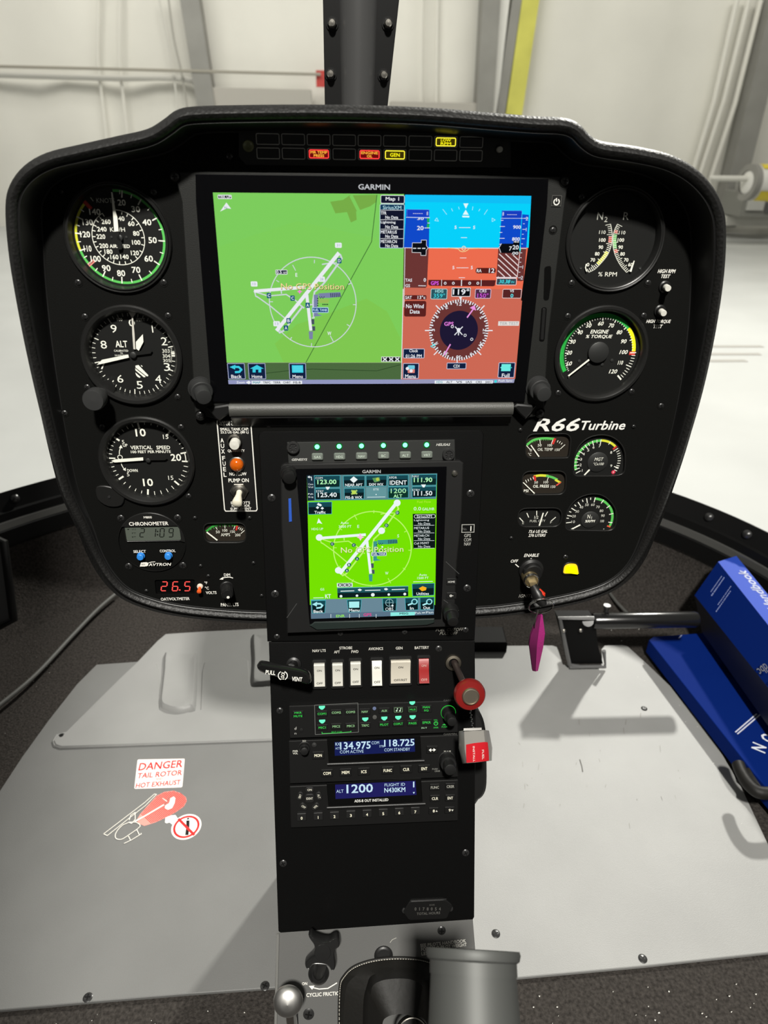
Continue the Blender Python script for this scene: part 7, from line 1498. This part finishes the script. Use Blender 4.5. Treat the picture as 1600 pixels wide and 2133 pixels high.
# leather boot
fr = GPL.at(810, 2090); e = empty('cyclic_boot', fr, 'black stitched leather boot round the cyclic stick at the bottom', 'boot'); BL = mat('black_soft_leather', (.009, .0085, .0075), .55, spec=.25, bump=.15, bscale=160)
def bp(x, y, n): return Vector(fr.px(CY_[0] + x * CY_[2], CY_[1] + y * CY_[2], n)).to_3d() + Vector((0, 0, n))
base = [(462, 760), (460, 560), (466, 420), (485, 370), (540, 315), (640, 278), (760, 262), (880, 264), (960, 278), (1060, 320), (1120, 420), (1140, 560), (1150, 760)]
mid1 = [(478, 760), (485, 570), (500, 440), (530, 385), (590, 345), (665, 318), (760, 308), (860, 310), (930, 325), (1010, 360), (1050, 440), (1070, 560), (1080, 760)]
mid2 = [(590, 760), (595, 620), (600, 500), (620, 420), (640, 370), (690, 345), (760, 338), (860, 340), (920, 352), (955, 380), (975, 450), (985, 560), (990, 760)]
mid3 = [(640, 780), (640, 660), (638, 560), (642, 470), (655, 420), (700, 392), (760, 384), (850, 386), (905, 398), (935, 420), (950, 480), (958, 580), (962, 780)]
topb = [(700, 800), (700, 720), (706, 660), (715, 620), (740, 600), (770, 590), (810, 586), (850, 590), (880, 600), (900, 620), (910, 660), (915, 720), (916, 800)]
rows_ = [(base, 1), (mid1, 9), (mid2, 14), (mid3, 34), (topb, 46)]; G = []
for r_, n_ in rows_:
    s_ = spline([Vector(a) for a in r_], 4, False); G.append([bp(x, y, n_) for x, y in s_])
m_ = len(G[0]); 
for a in range(2, 4):
    for i in range(m_): G[a][i].z += .7 * sin(i * .4)
q = MB(); vs = [v for r_ in G for v in r_]; q.add(vs, [[j * m_ + i, j * m_ + i + 1, (j + 1) * m_ + i + 1, (j + 1) * m_ + i] for j in range(4) for i in range(m_ - 1)], BL); q.obj('leather', e)
q = MB(); pts = [Vector(fr.px(CY_[0] + x * CY_[2], CY_[1] + y * CY_[2], 1)) for x, y in base]; s_ = spline(pts, 8, False); q.tube([(x, y, 1.6) for x, y in s_], 1.5, BL, 8); q.obj('edge_binding', e)
q = MB(); 
for i in range(0, len(s_) - 1): a, b = Vector(s_[i]), Vector(s_[i + 1]); q.tube([(a.x, a.y, 3.2), (a.lerp(b, .6).x, a.lerp(b, .6).y, 3.2)], .35, P(190, 186, 175), 5)
o = q.obj('stitching', e, 'pale stitching along the edge')
q = MB(); cc = bp(880, 700, 46); q.lathe([(14, -3), (15.4, 0), (14.6, 2.4), (13, 1.2)], BL, ax=(cc, (0, .2, 1)), seg=32, capend=False); q.lathe([(13.2, 1), (13.8, 2.6), (13, 3)], STEEL, ax=(cc, (0, .2, 1)), seg=32, capend=False); q.obj('collar_ring', e)
# grey tube close to the lens
zc = .40; def_ = None
rimc = CAM + ray(985, 1980) * zc; e = empty('grip_tube', rimc - Vector((0, 0, .12)), 'blurred grey metal tube with rolled rim nearest to the lens', 'tube')
dn = (CAM + ray(992, 2330) * (zc * .90) - rimc).normalized(); r0 = 96 / FPX * zc; q = MB(); GM = mat('grey_satin_tube', (.085, .088, .084), .55, metal=.3)
oo = Vector((0, 0, .12))
q.lathe([(r0 * .93, .012), (r0 * .93, .0), (r0 * 1.0, -.0005), (r0 * 1.02, .0015), (r0 * .99, .0045), (r0 * .90, .006), (r0 * .97, .05), (r0 * 1.06, .2)], GM, ax=(oo, dn), seg=56, capend=False); q.obj('tube_wall', e, scale=1)
q = MB(); q.lathe([(r0 * .85, .004), (r0 * .4, .003), (.0001, .003)], mat('tube_inside', (.02, .02, .02), .6), ax=(oo, dn), seg=40); q.obj('tube_plug', e, scale=1)

# ================================================================== pedals, books, pockets
ZP = .12
def pw(x, y, z=ZP): return W(x, y, z)
tb = pw(1240, 1292); e = empty('pedal', Vector((tb.x, tb.y, .0)), 'black anti-torque pedal, tube on a folded bracket, right of the key tag', 'pedal'); off = Vector((tb.x, tb.y, 0))
GB_ = mat('gloss_black_paint', (.008, .008, .008), .22, spec=.7)
a = pw(1236, 1293) - off; b = pw(1452, 1290) - off; L = (b - a).length
q = MB(); d = (b - a).normalized(); q.lathe([(.0002, -.002), (.012, -.001), (.0135, .002), (.0135, L - .004), (.012, L), (.0002, L)], GB_, ax=(a, d), seg=28); q.obj('tube', e, scale=1)
q = MB(); br = [(1163, 1288, .13), (1236, 1288, .13), (1240, 1292, .125), (1246, 1345, .06), (1256, 1382, .012), (1186, 1383, .012)]
o1 = [pw(*t) - off for t in br]; bk = Vector((0, .022, .0))
q.add(o1 + [v + bk for v in o1], [[0, 5, 4, 3, 2, 1], [6, 7, 8, 9, 10, 11]] + [[i, (i + 1) % 6, 6 + (i + 1) % 6, 6 + i] for i in range(6)], mat('bracket_black', (.003, .003, .003), .6, spec=.1), True); q.obj('bracket', e, scale=1)
q = MB(); q.tube([o1[1] + Vector((0, -.002, .002)), o1[0] + Vector((.002, -.002, .002)), o1[5] + Vector((0, -.002, 0)), o1[5] + Vector((.02, -.004, -.004))], .0035, mat('black_edge_highlight', (.10, .10, .10), .3, spec=.8), 10); q.tube([o1[5] + Vector((0, -.003, -.004)), o1[4] + Vector((.004, -.003, -.004)), o1[4] + Vector((-.004, -.002, .03))], .0035, mat('black_edge_highlight', (1, 1, 1)), 10); q.obj('folded_edge', e, 'worn shiny folded edge', scale=1)  # lighter grey carries the edge highlights of the black bracket
q = MB(); q.tube([pw(1225, 1294, .125) - off, pw(1222, 1300, .08) - off, Vector((pw(1222, 1300, .08).x - off.x, .09, .06))], .009, GB_, 14); q.obj('arm', e, scale=1)
for x, y in ((1175, 1314), (1210, 1313)): q = MB(); c = pw(x, y, .105) - off; q.lathe([(.0032, -.001), (.003, .001), (.0001, .002)], STEEL, ax=(c, (0, -1, .4)), seg=12); q.obj('rivet', e, scale=1)
q = MB(); c = pw(1262, 1275, .13) - off; q.lathe([(.004, 0), (.004, .01), (.006, .01), (.006, .014), (.0001, .014)], SCREWM, ax=(c, (0, 0, 1)), seg=14); q.obj('bolt', e, scale=1)
t1 = pw(990, 1306, .03); e = empty('dark_bracket', Vector((t1.x, t1.y, 0)), 'small flat black box on the carpet just right of the pedestal', 'bracket'); q = MB(); pts = [W(x, y, .02) for x, y in ((975, 1306), (1048, 1306), (1057, 1341), (975, 1341))]; q.prism([(p.x - t1.x, p.y - t1.y) for p in pts], 0, .022, mat('bracket_black', (1, 1, 1)), .002); q.obj('box', e, scale=1)

# books at right: lower blue cover lies flat, upper binder leans on it
BLUE = mat('blue_cover', (.0012, .014, .13), .75, spec=.06); BLUE2 = mat('blue_spine', (.02, .06, .40), .6, spec=.15); NAVY = mat('dark_cover_band', (.006, .006, .010), .45); SIL = P(150, 155, 170)
zb = .035
bfr = Frame(Vector((W(1352, 1333, zb).x, W(1352, 1333, zb).y, 0)), Vector((1, 0, 0)), Vector((0, 1, 0)), Vector((0, 0, 1)))
def FP(fr, x, y, z): p = W(x, y, z); return ((p.x - fr.O.x) * 1000, (p.y - fr.O.y) * 1000)
e = empty('blue_handbook', bfr, 'flat blue handbook cover with two white lines, beside the floor plate', 'book')
pts = [(1352, 1333), (1362, 1326), (1468, 1318), (1620, 1540), (1700, 1660), (1640, 1690), (1572, 1612)]
p = [FP(bfr, x, y, zb) for x, y in pts]; p = p if area2(p) > 0 else p[::-1]; q = MB(); q.prism(p, 8, zb * 1000, BLUE, .8); q.obj('cover', e)
PB = PR(bfr, zb * 1000 + .15, (1020, 1120, .3625)); PB.line([(1412, 1118), (1535, 1012)], 7, P(200, 205, 220)); PB.line([(1424, 1128), (1555, 1016)], 7, P(200, 205, 220)); PB.text('N', 1548, 1206, 56, 72, P(215, 220, 230), rot=232, bold=True)
PB.text('O', 1600, 1152, 60, 72, P(215, 220, 230), rot=232, bold=True); PB.line([(1086, 578), (1104, 560)], 5, P(160, 165, 190)); PB.obj('cover_print', e, 'white lines and letter on the blue cover')
zt = .10
bf2 = Frame(Vector((W(1495, 1168, zt).x, W(1495, 1168, zt).y, 0)), Vector((1, 0, 0)), Vector((0, 1, 0)), Vector((0, 0, 1)))
e = empty('blue_binder', bf2, 'thick blue binder with dark lower half at the right edge', 'binder')
def V2(x, y, z): p = W(x, y, z); return Vector(((p.x - bf2.O.x) * 1000, (p.y - bf2.O.y) * 1000, z * 1000))
A1, B1 = V2(1496, 1170, .165), V2(1700, 1428, .165); A2, B2 = V2(1534, 1158, .17), V2(1742, 1412, .17)
C1, D1 = V2(1447, 1240, .11), V2(1670, 1520, .11); C2, D2 = V2(1462, 1316, .055), V2(1690, 1640, .055)
q = MB(); q.add([A1, B1, B2, A2], [[0, 1, 2, 3]], BLUE2, True); q.obj('spine', e, 'lighter blue spine')
M1, M2 = A1.lerp(C1, 1.0), B1.lerp(D1, 1.0)
q = MB(); q.add([C1, D1, B1, A1], [[0, 1, 2, 3]], BLUE, True); q.obj('front_cover', e)
q = MB(); q.add([C2, D2, D1, C1], [[0, 1, 2, 3]], NAVY, True); bkA = A2 + Vector((8, 8, -130)); bkB = B2 + Vector((8, 8, -130)); q.add([A1, A2, bkA, C2, C1], [[0, 1, 2, 3, 4]], NAVY, True); q.add([A2, B2, bkB, bkA], [[0, 1, 2, 3]], NAVY, True); q.add([C2, bkA, bkB, D2], [[0, 1, 2, 3]], NAVY, True); q.obj('lower_cover', e, 'dark lower half of the binder')
dS = (B1 - A1).normalized(); wS = (A2 - A1)
# the title reads along the spine, upside down from here
vs_, fs_, a0, a1, b0, b1 = text_mesh('Handbook', True, True); U_, V_ = -dS, -(wS - dS * wS.dot(dS)).normalized(); N_ = Vector((0, 0, 1)); hgt = wS.length * .36; wid = 118; q = MB(); P0 = A1 + dS * (44 + wid) + wS * .86
q.add([P0 + U_ * ((a - a0) * wid / (a1 - a0)) + V_ * ((b - b0) * hgt / (b1 - b0)) + N_ * .6 for a, b in vs_], fs_, P(225, 230, 245), True); q.obj('spine_lettering', e, smooth=False)
dn_ = (C1 - A1).normalized(); nn_ = (B1 - A1).cross(C1 - A1).normalized(); nn_ = nn_ if nn_.z > 0 or nn_.y < 0 else -nn_
if nn_.dot(Vector((0, -1, .6))) < 0: nn_ = -nn_
q = MB()
for (s0, t0, t1, w_) in ((30, .15, .62, 1.6), (37, .12, .66, 2.2), (64, .12, .66, 1.4), (70, .20, .8, 1.6)):
    for k in range(12):
        f0 = t0 + (t1 - t0) * k / 12; f1 = f0 + (t1 - t0) / 12 * random.uniform(.55, .85); a_ = A1 + dS * s0 + dn_ * f0 * (C1 - A1).length + nn_ * .4; b_ = A1 + dS * s0 + dn_ * f1 * (C1 - A1).length + nn_ * .4
        q.add([a_, b_, b_ + dS * w_, a_ + dS * w_], [[0, 1, 2, 3]], P(150, 165, 215), True)
q.obj('cover_lettering', e, 'small silver print on the blue cover')
Uc = dS; Vc = -(C1 - A1); Vc = (Vc - Uc * Vc.dot(Uc)).normalized(); cf = Frame(bf2.world(A1), Uc, Vc, Uc.cross(Vc))
pr = PR(cf, .5); SL = P(120, 122, 128); pr.text('dbc', 1590, 1395, 20, 22, SL, rot=-90); pr.text('ga', 1612, 1424, 16, 18, SL, rot=-90); into(pr.m, cf, bf2); pr.obj('cover_title', e)
# leather pocket lip at the right edge
q = MB(); pl = [W(x, y, .05) for x, y in ((1538, 1592), (1546, 1612), (1562, 1636), (1584, 1651), (1625, 1650), (1680, 1640))]; q.tube(spline(pl, 5, False), .0085, mat('black_soft_leather', (1, 1, 1)), 14)
pts = [W(x, y, .03) for x, y in ((1545, 1600), (1590, 1640), (1690, 1660), (1750, 1600), (1640, 1560))]; q.prism([(p.x, p.y) for p in pts], 0, .034, mat('black_soft_leather', (1, 1, 1)), .006)
tag(q.obj('leather_pocket', None, scale=1), 'black padded leather pocket edge under the blue handbook', 'pocket')
# pocket at the left edge
q = MB(); PG = mat('dark_grey_pocket', (.06, .06, .062), .5); c0 = W(-40, 1100, .22); s = []
p1, p2, p3_, p4 = W(-90, 1085, .25), W(8, 1130, .22), W(26, 1290, .10), W(-60, 1335, .07)
sh = Vector((-.02, .01, 0)); q.hexa([p4 + sh * 2, p3_ + sh, p3_, p4, p1 + sh * 2, p2 + sh, p2, p1], PG)
q.tube([p1, p2, p3_ + Vector((.002, 0, 0)), p4], .007, TRIMM, 10); tag(q.obj('side_pocket', None, scale=1), 'dark grey panel with black edging at the left edge', 'pocket')
